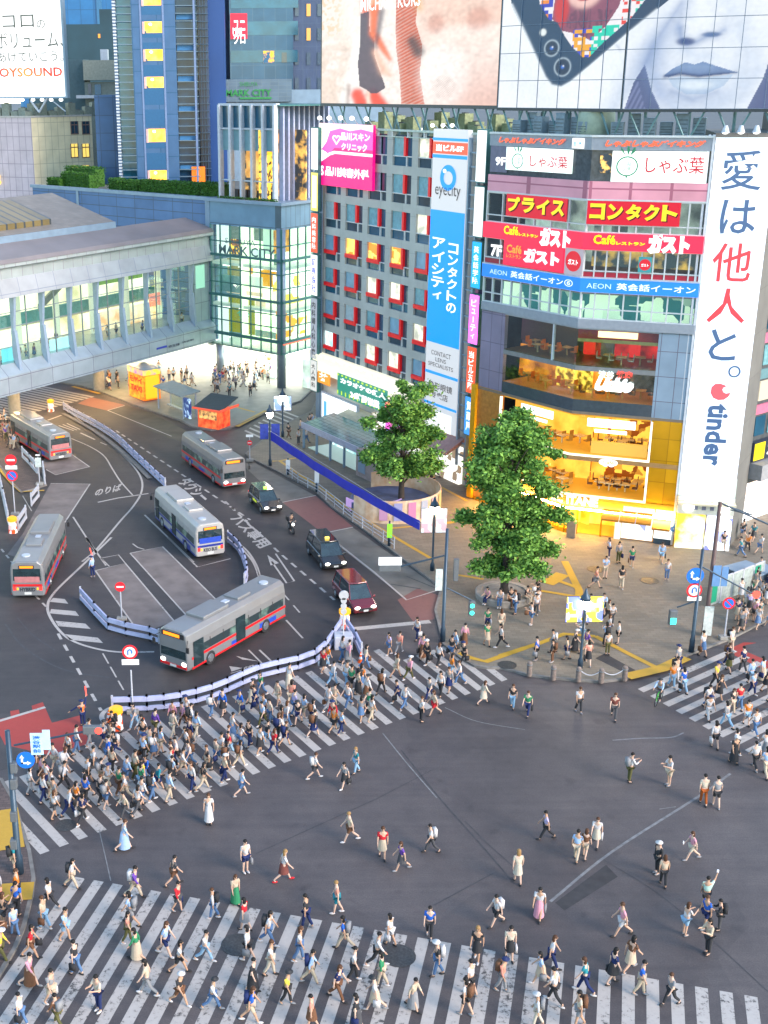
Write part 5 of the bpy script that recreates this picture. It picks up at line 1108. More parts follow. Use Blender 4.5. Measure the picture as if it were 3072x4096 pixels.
def pic_face(X,Y):
    x =125 + X*1700; y =-160 + Y*785
    c =np.ones(X.shape + (3,))*lin(244,248,253); n1,n2 =nrm(5,X.shape,30),nrm(6,X.shape,4)
    c =mixc(c,soft(1 - ((x - 1290)/620) ** 2 - ((y - 200)/560) ** 2,.5)*soft(n1*.6 + .3,.6)*.28,(196,214,238)); c =mixc(c,soft(capsule(x,y,[(1010,120),(985,330),(1040,500),(1150,620)],(40,55,60,50)),55)*.6,(130,160,206)); c =mixc(c,soft(capsule(x,y,[(1480,180),(1540,330),(1500,480),(1380,600)],(20,40,46,40)),60)*.45,(140,170,212)); c =mixc(c,soft(capsule(x,y,[(1170,300),(1250,345),(1330,340)],(12,18,12)),26)*.5,(150,178,216)); c =mixc(c,soft(capsule(x,y,[(130,300),(300,480),(420,600)],(60,50,40)),70)*.25,(170,190,222))
    c =mixc(c,soft(capsule(x,y,[(790,640),(880,480),(1000,330),(1080,150),(1150,40)],(30,34,30,22,14)),30)*.55,(140,165,205))
    # face in grey tones with the hair falling behind
    c =mixc(c,inpoly(x,y,[(860,640),(905,480),(960,380),(1010,520),(1080,640)])*.95,(52,68,122)); c =mixc(c,inpoly(x,y,[(860,640),(900,500),(930,470),(990,640)])*soft(np.sin(x*.22 + y*.1),.3)*.8,(120,130,175))
    c =mixc(c,inpoly(x,y,[(1560,640),(1640,460),(1690,260),(1825,200),(1825,640)])*.95,(58,74,130))
    c =mixc(c,soft(capsule(x,y,[(1180,560),(1350,600),(1520,560),(1610,420)],(20,30,26,16)),30)*.45,(150,175,212)); c =mixc(c,soft(capsule(x,y,[(1000,300),(990,420),(1060,540)],(30,34,30)),34)*.55,(120,150,200))
    c =mixc(c,soft(capsule(x,y,[(1130,-160),(1140,120),(1120,200)],(26,18,10)),20)*.5,(120,150,200)); c =mixc(c,soft(capsule(x,y,[(1380,-160),(1400,160)],(30,20)),40)*.3,(150,178,215))
    # nose
    c =mixc(c,soft(capsule(x,y,[(1140,190),(1150,240),(1190,275),(1240,265),(1300,235),(1350,230),(1390,205)],(14,16,14,10,14,12,6)),12)*.85,(95,130,185))
    c =mixc(c,soft(1 - ((x - 1180)/50) ** 2 - ((y - 262)/20) ** 2,.3)*.95,(22,62,128)); c =mixc(c,soft(1 - ((x - 1320)/52) ** 2 - ((y - 228)/13) ** 2,.3)*.9,(50,92,150))
    # lips
    c =mixc(c,inpoly(x,y,[(1075,440),(1120,405),(1190,372),(1240,385),(1290,370),(1370,395),(1490,430),(1380,440),(1270,448),(1160,432),(1100,452)])*.92,(92,126,178)); c =mixc(c,soft(capsule(x,y,[(1150,392),(1240,398),(1340,400)],(8,9,8)),8)*.5,(150,178,212))
    c =mixc(c,soft(capsule(x,y,[(1080,446),(1170,434),(1270,448),(1400,436),(1485,430)],(7,8,9,6,2)),4)*.95,(24,52,108))
    c =mixc(c,inpoly(x,y,[(1100,460),(1180,446),(1280,458),(1400,446),(1470,438),(1420,500),(1320,545),(1210,545),(1130,500)])*.6,(160,190,222)); c =mixc(c,soft(1 - ((x - 1260)/90) ** 2 - ((y - 495)/22) ** 2,.4)*.7,(235,245,252))
    c =mixc(c,soft(capsule(x,y,[(1130,530),(1250,572),(1390,530)],(6,12,6)),14)*.6,(90,122,175))
    # fingers round the phone
    c =mixc(c,soft(capsule(x,y,[(1120,30),(1010,110),(900,230),(740,380)],(30,38,44,30)),18)*.8,(236,242,250)); c =mixc(c,soft(capsule(x,y,[(1135,60),(1010,260),(960,380)],(5,7,10)),10)*.6,(110,135,185))
    c =mixc(c,soft(capsule(x,y,[(790,270),(815,300)],(4,3)),5)*.5,(110,130,170))
    # phone with a colourful lit picture
    ph =inpoly(x,y,[(155,-160),(190,20),(400,440),(440,490),(495,500),(545,470),(840,215),(1120,0),(1160,-160)])
    c =mixc(c,ph,(28,62,98)); c =mixc(c,soft(capsule(x,y,[(190,10),(400,440),(440,488),(495,500),(545,472),(845,215),(1000,90)],(4,)*7),3),(232,242,250))
    sc =inpoly(x,y,[(320,-160),(345,20),(400,110),(450,130),(480,185),(540,270),(600,330),(640,335),(700,270),(860,130),(1080,-160)]); c =mixc(c,sc,(240,236,240))
    c =mixc(c,sc*inpoly(x,y,[(420,110),(440,-160),(830,-160),(790,60),(720,170),(640,240),(560,200),(480,180)]),(140,72,100)); c =mixc(c,sc*soft(np.sin(x*.12 + n1*2),.4)*inpoly(x,y,[(440,120),(560,60),(760,80),(640,240)])*.6,(70,34,72))
    c =mixc(c,sc*soft(1 - ((x - 590)/110) ** 2 - ((y + 60)/120) ** 2,.12),(246,200,190)); c =mixc(c,sc*soft(1 - ((x - 590)/34) ** 2 - ((y - 12)/8) ** 2,.2),(190,40,60)); c =mixc(c,sc*soft(1 - ((x - 470)/40) ** 2 - ((y - 60)/90) ** 2,.2)*.9,(214,40,40))
    blk =np.floor(x/22)*7.1 + np.floor(y/20)*13.3; hsh =np.mod(np.sin(blk)*437.5,1.0)
    for cond,lo,hi,rgb in (((x > 540) & (x < 660) & (y > 175) & (y < 335),.1,.5,(240,170,30)),((x > 540) & (x < 660) & (y > 175) & (y < 335),.5,.8,(60,70,200)),((x > 650) & (x < 800) & (y > 160) & (y < 320),.0,.8,(20,210,180)),((x > 810) & (x < 960) & (y > 20) & (y < 200),.1,.55,(235,60,50)),((x > 880) & (x < 970) & (y < 110),.5,.95,(20,205,180)),((x > 310) & (x < 420) & (y < 120),.1,.6,(50,60,190)),((x > 310) & (x < 420) & (y < 120),.6,.8,(240,140,40))):
        c =mixc(c,sc*cond*((hsh >= lo) & (hsh < hi)),rgb)
    for cx,cy,r_ in ((427,275,42),(495,385,48)):
        d =np.hypot((x - cx)/.88,y - cy); c =mixc(c,soft(r_ + 6 - d,2),(190,210,225)); c =mixc(c,soft(r_ - d,2),(18,44,78)); c =mixc(c,soft(9 - np.hypot(x - cx,y - cy),2),(60,120,220)); c =mixc(c,soft(4 - np.hypot(x - cx - 4,y - cy + 6),1),(250,250,250))
    c =mixc(c,soft(20 - np.hypot((x - 373)/.9,y - 182),2),(232,240,240))
    return c*(1 + .02*n2[...,None])
# first screen
scr =thing('video_screen','giant warm toned video screen showing a fashion picture with a dark swimsuit','screen',FS1.P(q0[0],0),FS1.rz)
W1 =q1[0] - q0[0]; H1 =(FS1.k('A2',1000,-150)[1] - q0[1])
o =screen_mesh(260,200,W1,H1,pic_fashion,'display',EM*.78); o.parent =scr; o.location =(0,0,q0[1])
MB().box(-0.25,0.02,q0[1] - 0.3,W1 + 0.35,0.9,q0[1] + H1 + .3).build('frame',mat('screen_casing',(0.03,0.04,0.05),0.5),scr)
t =MB(); text(None,'MICHAEL KORS',W1*.256,q0[1] + H1*.725,W1*.60,q0[1] + H1*.83,None,-0.04,0.01,mb=t); t.build('lettering',M_LTXT,scr)
t =MB()
for i in range(6):
    x =W1*(i + .5)/6; zb =q0[1]
    for dx in (-1.5,1.5): t.cyl((x + dx,0.5,zb),(x,1.0,ZR - .5),0.09,n=6)
    t.cyl((x,0.7,zb),(x,1.8,ZR - .5),0.1,n=6)
t.build('brace',mat('teal_steel',(0.10,0.20,0.22),0.5,0.2),scr)
M_BRACE =mat('teal_steel',(0.10,0.20,0.22),0.5,0.2)

# ================================================================== CORNER BUILDING WITH THE GOLD SHOPS
PC,PR,PL =G(1216,1153),G(1454,1182),G(1045,1090)
PL =PC + (PL - PC).normalized()*10.6; PR =PC + (PR - PC).normalized()*8.55
FL,FR =Frame(PL,PC),Frame(PC,PR)
cb =thing('corner_building','corner building stacked with restaurant signs, gold lit shops on its lower floors','building',PC)
fl =lambda r,x,y,off=0: FL.k(r,x,y,off)
fr =lambda r,x,y,off=0: FR.k(r,x,y,off)
ZC =31.2
def offpt(d): # the inner corner at distance d behind both faces
    n0,n1 =FL.n,FR.n; k_ =1 + n0.dot(n1); return PC + (n0 + n1)*(d/k_)
LE,RE =FL.len,FR.len
def band2(z0,z1,m,name,proud=0.0,thick=0.3,ul=0.0,ur=None,par=None):
    """a horizontal band that turns the corner: one mesh, mitred"""
    ur =RE if ur is None else ur
    a =[FL.P(ul,0,-proud),offpt(-proud),FR.P(ur,0,-proud),FR.P(ur,0,thick),offpt(thick),FL.P(ul,0,thick)]
    o =MB().prism([((p - PC).x,(p - PC).y) for p in a],z0,z1).build(name,m,par or cb); return o
def face(fr_,mb,name,m,par=None): o =mb.build(name,m,par or cb); return on(o,fr_,PC) if par is None else o
zf =lambda r,y,x=None: fr(r,x if x is not None else {'A6': 715,'E4': 800,'E5': 760}[r],y)[1]
Z =dict(fas=zf('A6',130),w9=zf('A6',300),pk=zf('A6',385),s8=zf('A6',515),g8=zf('A6',560),gu=zf('A6',640),w7=zf('A6',762),rd=zf('A6',797),ae=zf('A6',868),g6=zf('A6',1012),lg=zf('A6',1058),
         c5=zf('E4',125),c5b=zf('E4',415),c4=zf('E4',450),c4b=zf('E4',770),g3=zf('E5',130,900),g3b=zf('E5',430,900),g2=zf('E5',478,900),g2b=zf('E5',745,900),fa=zf('E5',840,900))
M_CW =mat('corner_wall_grey',(0.24,0.27,0.32),0.5,0.1,var=0.08)
M_CPANEL =tilemat('blue_grey_cladding',(0.22,0.30,0.40),(0.12,0.12,0.17),1.25,1.95,0.03,0.4,0.2,0.06,'XZ')
M_CG =mat('green_white_glass',(0.20,0.32,0.30),0.2,var=0.25,scale=0.7)
M_BAR =mat('glazing_bar',(0.5,0.54,0.57),0.4,0.2,var=0.05)
# core (dark, behind the rooms), roof, slabs
MB().prism([((p - PC).x,(p - PC).y) for p in (FL.P(0,0,5.0),offpt(5.0),FR.P(RE,0,5.0),FR.P(RE,0,13),FL.P(0,0,13))],0.13,ZC - .6).build('core',mat('core_grey',(0.12,0.12,0.13),0.8),cb)
def floor_slab(z,th,m,name='floor_slab'): MB().prism([((p - PC).x,(p - PC).y) for p in (FL.P(0.02,0,.02),offpt(.02),FR.P(RE - .02,0,.02),FR.P(RE - .02,0,5.0),offpt(5.0),FL.P(.02,0,5.0))],z,z + th).build(name,m,cb)
M_SLAB =mat('slab_grey',(0.2,0.2,0.2),0.8)
for z in (Z['w9'] - .4,Z['pk'] - .1,Z['gu'] + .3,Z['w7'] - .3,Z['ae'] - .2,ZC - .9): floor_slab(z,0.3,M_SLAB)
for fr_,ul in ((FL,LE),(FR,RE)):
    face(fr_,MB().box(0,4.5,Z['lg'],ul,4.8,ZC - .6),'interior_wall',ematv('office_back',(0.10,0.13,0.13),(0.85,0.98,0.85),0.55,0.35,0.42,0.68))
band2(Z['fas'],ZC,M_CW,'parapet',0.05); band2(ZC - .02,ZC + .12,M_BAR,'coping',0.15)
# 9F
MB().prism([((p - PC).x,(p - PC).y) for p in (FL.P(0,0,.1),offpt(.1),FR.P(RE,0,.1),FR.P(RE,0,.3),offpt(.3),FL.P(0,0,.3))],Z['w9'] + .1,Z['fas']).build('window',mat('dim_glass',(0.06,0.075,0.09),0.12,var=0.3),cb)
a,b =fl('A6',300,135),fl('A6',632,295); zA,zB =FL.k('A6',300,120)[1],FL.k('A6',300,235)[1]
s9 =at_frame('restaurant_sign','white lit restaurant board with a radish drawing, beside the 9F mark','sign',FL)
def radish(par,uc,zc,r,y):
    t =MB(); t._add([(uc + r*math.cos(k_*PI/12),y,zc + r*.92*math.sin(k_*PI/12)) for k_ in range(24)] + [(uc + r*.88*math.cos(k_*PI/12),y,zc + r*.8*math.sin(k_*PI/12)) for k_ in range(24)],[(k_,(k_ + 1) % 24,24 + (k_ + 1) % 24,24 + k_) for k_ in range(24)])
    for dx,h in ((-.55,.75),(0,.95),(.5,.8)): t.poly([(uc + dx*r*.4,y,zc + r*.95),(uc + dx*r - .12*r,y,zc + r*(1.1 + h*.5)),(uc + dx*r*1.2,y,zc + r*(1 + h)),(uc + dx*r + .16*r,y,zc + r*(1.05 + h*.4))])
    t.poly([(uc - .1*r,y,zc - r*.88),(uc,y,zc - r*1.15),(uc + .12*r,y,zc - r*.88)]); t.build('radish_drawing',emat('radish_green',(0.02,0.22,0.11),0.7),par)
    t =MB(); text(None,'し葉',uc - r*.45,zc - r*.45,uc + r*.45,zc + r*.4,None,y,mb=t); t.build('drawing_marks',emat('faint_ink',(0.25,0.35,0.3),0.7),par)
M_SIGNW =ematv('sign_green_white',(0.66,0.86,0.74),(1.0,1.0,0.98),0.66,0.35,0.35,0.6); M_CRIM =emat('sign_crimson',(0.50,0.02,0.04),0.8)
zt9,zb9 =Z['fas'] - .05,Z['w9'] + .55
MB().box(a[0],-.12,zb9,b[0],.05,zt9).build('panel',M_SIGNW,s9); w_ =b[0] - a[0]
radish(s9,a[0] + w_*.19,(zt9 + zb9)/2 - .15,.62,-.15); t =MB(); text(None,'しゃぶ葉',a[0] + w_*.38,zb9 + .35,b[0] - w_*.05,zt9 - .5,None,-.15,.01,mb=t); t.build('lettering',M_CRIM,s9)
t =MB()
for i in range(1,4): t.box(a[0] + w_*i/4 - .02,-.125,zb9,a[0] + w_*i/4 + .02,-.118,zb9 + .9)
t.build('joint',M_BAR,s9)
a,b =fr('A6',850,150),fr('A6',1335,290)
s9b =at_frame('restaurant_sign','widest white lit restaurant board with a radish drawing and crimson characters','sign',FR)
MB().box(a[0],-.12,zb9 - .45,b[0],.05,zt9).build('panel',M_SIGNW,s9b); w_ =b[0] - a[0]
radish(s9b,a[0] + w_*.165,(zt9 + zb9)/2 - .2,.78,-.15); t =MB(); text(None,'しゃぶ葉',a[0] + w_*.36,zb9 + .2,b[0] - w_*.03,zt9 - .35,None,-.15,.01,mb=t); t.build('lettering',M_CRIM,s9b)
t =MB(); u,z =fl('A6',245,215); text(None,'9F',fl('A6',238,215)[0],fl('A6',238,210)[1],fl('A6',292,200)[0],fl('A6',238,165)[1],None,-.05,.04,mb=t); face(FL,t,'floor_number',M_LTXT)
face(FL,MB().box(0.1,-.02,Z['w9'] + .3,fl('A6',300,200)[0] - .05,.05,Z['fas']),'slate_panel',mat('slate_purple',(0.12,0.12,0.19),0.5))
a,b =fr('A6',735,150),fr('A6',848,265); face(FR,MB().box(a[0] + .7,.02,b[1] + .2,b[0] - .1,.08,a[1]),'window',ematv('small_lit_room',(0.02,0.03,0.04),(1.0,0.55,0.12),0.8,1.6,0.5,0.62))
# roof lettering on the parapet
M_CORAL =emat('coral_letter',(1.0,0.13,0.05),1.0)
rs =at_frame('roof_sign','coral red brush lettering along the parapet, the shorter line above the 9F board','sign',FL)
a,b =fl('A6',262,105),fl('A6',608,65); text(rs,'しゃぶしゃぶバイキング',a[0],Z['fas'] + .25,b[0],ZC - .2,M_CORAL,-.14,.06,shear=.03)
rs =at_frame('roof_sign','coral red brush lettering along the parapet, the longer line above the widest board','sign',FR)
a,b =fr('A6',812,130),fr('A6',1332,85); text(rs,'しゃぶしゃぶバイキング',a[0],Z['fas'] + .25,b[0],ZC - .2,M_CORAL,-.14,.06,shear=.03)
a,b =fl('A6',645,120),fl('A6',706,70); cd_ =at_frame('small_sign','small white square sign on the parapet at the corner, between two coral lines of lettering','sign',FL); MB().box(a[0],-.2,a[1],b[0],-.06,b[1]).build('panel',M_LTXT,cd_); t =MB(); text(None,'居酒屋',a[0] + .15,a[1] + .15,b[0] - .15,a[1] + .5,None,-.22,.02,mb=t); t.build('lettering',M_CYAN,cd_)
# pink band
band2(Z['pk'],Z['w9'] + .1,tilemat('pink_tile_band',(0.62,0.27,0.34),(0.36,0.11,0.17),1.55,1.1,0.06,0.5,0,0.06,'SZ'),'pink_band',0.06); band2(Z['pk'] - .1,Z['pk'],M_BAR,'ledge',0.1)
# 8F
def glazed(z0,z1,n_l,n_r,name='window',m=None,trans=None):
    o =MB().prism([((p - PC).x,(p - PC).y) for p in (FL.P(0,0,.12),offpt(.12),FR.P(RE,0,.12),FR.P(RE,0,.14),offpt(.14),FL.P(0,0,.14))],z0,z1).build(name,m or M_GLASS,cb)
    for fr_,ul,n_ in ((FL,LE,n_l),(FR,RE,n_r)):
        t =MB()
        for i in range(n_ + 1): u =ul*i/n_; t.box(u - .05,-.04,z0,u + .05,.16,z1)
        for z in (z0,z1 - .08) + ((trans,) if trans else ()): t.box(0,-.03,z,ul,.12,z + .08)
        g_ =t.build('window_frame',M_BAR,o); g_.location =fr_.A - PC; g_.rotation_euler =(0,0,fr_.rz)
    return o
glazed(Z['g8'],Z['pk'] - .1,6,7,trans=Z['s8'] - .1)
for par_lab,fr_,r_,x0,x1,body in (('red banner with yellow price characters, the narrower one at the pink band',FL,'A6',300,617,'プライス'),('red banner with big yellow contact characters, the wider one at the corner',FR,'A6',718,1205,'コンタクト')):
    s_ =at_frame('red_banner',par_lab,'sign',fr_); a,b =fr_.k(r_,x0,430),fr_.k(r_,x1,430)
    MB().box(a[0],-.16,Z['s8'],b[0],-.08,Z['pk'] - .12).build('panel',emat('banner_red',(0.62,0.0,0.025),0.75),s_); w_ =b[0] - a[0]; h =Z['pk'] - Z['s8']
    t =MB(); n_ =len(body)
    for i,ch in enumerate(body): q =a[0] + w_*(.03 + .97*i/n_); text(None,ch,q,Z['s8'] + h*.2,q + w_/n_*.84,Z['s8'] + h*.84,None,-.2,.05,mb=t)
    t.build('lettering',emat('letter_gold',(0.95,0.70,0.02),0.85),s_)
    t =MB()
    for i,ch in enumerate(body): q =a[0] + w_*(.03 + .97*i/n_) + .08; text(None,ch,q,Z['s8'] + h*.2 - .08,q + w_/n_*.84,Z['s8'] + h*.84 - .08,None,-.17,.06,mb=t)
    t.build('letter_shadow',mat('letter_dark_red',(0.06,0.0,0.01),0.6),s_)
# red cafe band
band2(Z['gu'] - .1,Z['g8'],emat('cafe_red',(0.70,0.005,0.05),0.75,(0.6,0.02,0.05)),'red_band',0.35)
M_SHW =M_LTXT; M_SHY =emat('letter_yellow',(1.0,0.80,0.0),1.0)
for fr_,lab,xs in ((FL,'yellow and white cafe lettering on the red band, above the big red cafe board',((280,460),(468,632))),(FR,'yellow and white cafe lettering on the red band, over the row of amber windows',((748,1020),(1032,1255)))):
    s_ =at_frame('cafe_sign',lab,'sign',fr_)
    (x0,x1),(x2,x3) =xs; u0,u1 =fr_.k('A6',x0,600,-.4)[0],fr_.k('A6',x1,600,-.4)[0]; u2,u3 =fr_.k('A6',x2,600,-.4)[0],fr_.k('A6',x3,600,-.4)[0]; zb =Z['gu']; zt2 =Z['g8']
    ud =u0 + (u1 - u0)*.43
    t =MB(); text(None,'Café',u0,zb + .35,ud,zt2 - .1,None,-.45,.03,mb=t); text(None,'レストラン',ud + .05,zb + .35,u1,zt2 - .55,None,-.45,.06,mb=t); t.build('name_lettering',M_SHY,s_)
    t =MB(); text(None,'ガスト',u2,zb - .2,u3,zt2 + .1,None,-.46,.10,mb=t); t.build('big_lettering',M_SHW,s_)
# 7F
glazed(Z['rd'],Z['gu'] - .1,6,10,trans=Z['w7'])
face(FR,MB().box(.2,3.0,Z['w7'],RE - .2,3.1,Z['gu'] - .2),'interior_wall',ematv('amber_cafe',(0.05,0.07,0.08),(1.0,0.56,0.10),0.85,0.8,0.45,0.68))
band2(Z['rd'] + .05,Z['w7'] - .05,mat('dark_red_panel',(0.30,0.01,0.03),0.4),'spandrel',0.0,.1)
a,b =fl('A6',282,600,-.3),fl('A6',590,700,-.3); s_ =at_frame('cafe_board','big square red cafe board with white characters above the blue school band','sign',FL)
zb7,zt7 =Z['w7'] - .35,Z['gu'] + .1
MB().box(a[0],-.3,zb7,b[0],-.05,zt7).build('panel',emat('cafe_red',(0.7,0.005,0.05),0.75),s_); w_ =b[0] - a[0]; h =zt7 - zb7
t =MB(); text(None,'ガスト',a[0] + w_*.35,zb7 + h*.2,b[0] - w_*.05,zb7 + h*.72,None,-.35,.09,mb=t); t.build('big_lettering',emat('letter_cool_white',(0.85,0.93,1.0),0.95),s_)
t =MB(); text(None,'Café',a[0] + w_*.06,zb7 + h*.46,a[0] + w_*.32,zb7 + h*.76,None,-.35,.03,mb=t); text(None,'レストラン',a[0] + w_*.06,zb7 + h*.28,a[0] + w_*.32,zb7 + h*.42,None,-.35,.03,mb=t); t.build('name_lettering',emat('letter_orange',(1.0,0.33,0.05),0.9),s_)
def roundel(fr_,reg,x0,x1,y,lab,zc,r,body='ガスト',bg_col=None):
    s_ =at_frame('round_sign',lab,'sign',fr_); a,b =fr_.k(reg,x0,y,-.2),fr_.k(reg,x1,y,-.2); uc =(a[0] + b[0])/2
    MB().box(a[0],-.14,zc - r*1.35,b[0],-.06,zc + r*1.35).build('panel',bg_col,s_)
    t =MB(); t._add([(uc + r*math.cos(k_*PI/12),-.17,zc + r*math.sin(k_*PI/12)) for k_ in range(24)],[tuple(range(24))]); t.build('disc',emat('disc_red',(0.62,0.01,0.03),0.8),s_)
    text(s_,body,uc - r*.65,zc - r*.35,uc + r*.65,zc + r*.2,M_LTXT,-.19,.03)
roundel(FL,'A6',596,690,690,'round red cafe sign on a pale panel at the corner, beside the big red board',(zb7 + zt7)/2 - .1,.78,bg_col=emat('pale_lilac',(0.45,0.42,0.5),0.6))
roundel(FR,'A6',985,1055,690,'smaller round red cafe sign on a teal pane among the amber windows',(Z['w7'] + Z['gu'])/2 - .2,.42,bg_col=emat('teal_pane',(0.05,0.33,0.38),0.6))
t =MB(); a =fl('A6',215,655); b =fl('A6',276,610); text(None,'7F',a[0],Z['w7'] + .15,b[0],Z['w7'] + 1.1,None,-.06,.04,mb=t); face(FL,t,'floor_number',M_LTXT)
# blue school band
band2(Z['ae'],Z['rd'],emat('school_blue',(0.0,0.13,0.72),0.85,(0.02,0.15,0.6)),'blue_band',0.25); band2(Z['rd'],Z['rd'] + .1,M_PALE,'ledge',0.28)
M_SKYL =emat('letter_pale_blue',(0.55,0.8,1.0),0.9)
for fr_,lab,x0,xm,x1 in ((FL,'blue school band lettering ending in a round 6F mark',205,300,590),(FR,'blue school band lettering without a floor mark, on the corner building',715,850,1288)):
    s_ =at_frame('school_sign',lab,'sign',fr_); u0,um,u1 =(fr_.k('A6',x,800,-.3)[0] for x in (x0,xm,x1)); zb,zt2 =Z['ae'] + .25,Z['rd'] - .25
    t =MB(); text(None,'ÆON' if 0 else 'AEON',u0,zb + .05,um - .1,zt2 - .1,None,-.3,.0,mb=t); t.build('name_lettering',M_SKYL,s_)
    ue =fr_.k('A6',590,800,-.3)[0] if fr_ is FL else u1
    t =MB(); text(None,'英会話イーオン',um + .3,zb,ue,zt2,None,-.3,.015,mb=t)
    if fr_ is FL: text(None,'⑥',ue + .15,zb,ue + 1.0,zt2,None,-.3,.01,mb=t)
    t.build('lettering',emat('letter_ice',(0.85,0.95,1.0),0.95),s_)
# 6F glazing, ledge
glazed(Z['g6'],Z['ae'],10,8,trans=Z['g6'] + .75); band2(Z['lg'],Z['g6'],M_CW,'ledge',0.15)
face(FR,MB().box(.1,2.0,Z['lg'],RE,2.1,Z['ae']),'interior_wall',ematv('green_office',(0.02,0.16,0.17),(0.85,1.0,0.72),0.62,0.7,0.42,0.62,'VOR'))
face(FL,MB().box(.1,2.0,Z['lg'],LE - .8,2.1,Z['ae']),'interior_wall',ematv('green_office',(0.02,0.16,0.17),(0.85,1.0,0.72),0.62,0.7))
# 5F and 4F restaurants: real rooms behind big panes
uE =fr('E4',1425,300)[0]; uS =fl('E4',232,150)[0]
face(FR,MB().box(uE,-.02,Z['g3'],RE,.35,Z['lg']),'side_cladding',M_CPANEL); face(FL,MB().box(0.0,-.02,Z['g3'] - .2,uS,.35,Z['lg']),'side_cladding',tilemat('lilac_cladding',(0.19,0.17,0.26),(0.10,0.09,0.15),1.2,2.4,0.03,0.45,0.2,0.05,'XZ'))
band2(Z['c5'] - .02,Z['lg'],M_CW,'lintel',0.02,.3); band2(Z['c4'],Z['c5b'],mat('slab_edge_grey',(0.16,0.17,0.18),0.5),'slab_edge',0.04,.3,uS,uE); band2(Z['g3'] + .15,Z['c4b'] ,mat('slab_edge_brown',(0.16,0.13,0.10),0.5),'slab_edge',0.06,.3,0,RE)
def room(z0,z1,fm_,cm,walls,lamps,name):
    MB().prism([((p - PC).x,(p - PC).y) for p in (FL.P(uS,0,.05),offpt(.05),FR.P(uE,0,.05),FR.P(uE,0,4.6),offpt(4.6),FL.P(uS,0,4.6))],z0,z0 + .06).build('floor',fm_,cb)
    MB().prism([((p - PC).x,(p - PC).y) for p in (FL.P(uS,0,.3),offpt(.3),FR.P(uE,0,.3),FR.P(uE,0,4.6),offpt(4.6),FL.P(uS,0,4.6))],z1 - .06,z1).build('ceiling',cm,cb)
    for fr_,u0,u1,m_ in walls: face(fr_,MB().box(u0,4.3,z0,u1,4.45,z1),'interior_wall',m_)
    for fr_,pts,m_ in lamps:
        t =MB()
        for (u,y,w2) in pts: t.box(u - w2,y - .12,z1 - .16,u + w2,y + .12,z1 - .08)
        face(fr_,t,'ceiling_lamp',m_)
def furniture(fr_,u0,u1,y0,y1,z,n_,top,chair,seed):
    rd =random.Random(seed); t,c_ =MB(),MB()
    for i in range(n_):
        u =u0 + (u1 - u0)*(i + .5)/n_ + rd.uniform(-.1,.1); y =rd.uniform(y0,y1)
        t.box(u - .4,y - .35,z + .68,u + .4,y + .35,z + .74); t.box(u - .05,y - .05,z,u + .05,y + .05,z + .68)
        for dx in (-.75,.75): c_.box(u + dx - .2,y - .22,z + .4,u + dx + .2,y + .22,z + .48); c_.box(u + dx + (.16 if dx > 0 else -.2),y - .22,z + .48,u + dx + (.2 if dx > 0 else -.16),y + .22,z + .95)
    face(fr_,t,'table',top); face(fr_,c_,'chair',chair)
M_WOODT =mat('light_wood',(0.45,0.28,0.14),0.5); M_CHB =mat('chair_brown',(0.12,0.05,0.03),0.6); M_ORCH =mat('chair_orange',(0.65,0.16,0.02),0.6)
M_WARM =emat('warm_bulb',(1.0,0.62,0.24),34.0)
M_REDW =ematv('red_room_wall',(0.14,0.01,0.01),(0.85,0.02,0.015),0.8,0.5,0.38,0.6); M_DARKW =mat('dark_room_wall',(0.07,0.05,0.04),0.6); M_BRW =ematv('brown_room_wall',(0.16,0.035,0.004),(0.95,0.32,0.02),1.0,0.6,0.35,0.65)
room(Z['c5b'],Z['c5'],mat('dark_plank_floor',(0.10,0.06,0.03),0.4,var=0.3),mat('dark_ceiling',(0.06,0.06,0.065),0.7),((FL,0.5,LE - 2.2,M_DARKW),(FL,LE - 2.2,LE,mat('grey_room_wall',(0.18,0.2,0.2),.6)),(FR,0,RE,M_REDW)),((FL,[(uS + .8 + 1.1*i,1.2 + 1.1*(i % 3),.14) for i in range(6)],M_WARM),(FR,[(1.2 + 1.2*i,2.4,.12) for i in range(4)],M_WARM)),'5')
furniture(FL,uS + .8,LE - 2.4,.8,2.6,Z['c5b'],4,M_WOODT,M_ORCH,1); furniture(FR,1.6,uE - .8,1.0,1.6,Z['c5b'],3,M_WOODT,mat('chair_cream',(0.4,0.35,0.28),.6),2)
u0,u1 =fr('E4',965,145)[0],fr('E4',1275,145)[0]
face(FR,MB().box(u0,-.1,Z['c5'] - .55,u1,.1,Z['c5'] - .1),'light_box',emat('amber_lightbox',(1.0,0.80,0.35),1.6)); face(FR,MB().box(0,0.06,Z['c5'] - 1.0,uE,.12,Z['c5'] - .75),'rail',mat('brass_rail',(0.4,0.3,0.12),0.4,0.5)); face(FR,MB().box(0,.2,Z['c5'] - .8,uE,.3,Z['c5']),'valance',mat('red_valance',(0.30,0.02,0.025),0.6))
for x in (900,1255): q =fr('E4',x,250,3.5); face(FR,MB().box(q[0] - .5,3.4,Z['c5b'] + .3,q[0] + .4,3.6,Z['c5'] - .6),'red_screen',emat('red_screen',(0.95,0.02,0.015),0.8))
face(FL,MB().box(LE - 2.6,.0,Z['c5b'],LE - 2.45,.2,Z['c5']),'post',M_PALE)
room(Z['c4b'] + .9,Z['c4'],emat('rust_floor',(0.55,0.14,0.02),0.22,(0.4,0.14,0.04)),mat('dark_ceiling',(0.06,0.06,0.065),0.7),((FL,0.5,LE,M_BRW),(FR,0,2.2,M_BRW),(FR,2.2,RE,mat('slate_room_wall',(0.09,0.11,0.13),0.5))),((FL,[(uS + .7 + 1.0*i,.9 + .9*(i % 4),.13) for i in range(8)],M_WARM),(FR,[(.6 + .9*i,1.6 + (i % 2),.12) for i in range(6)],M_WARM)),'4')
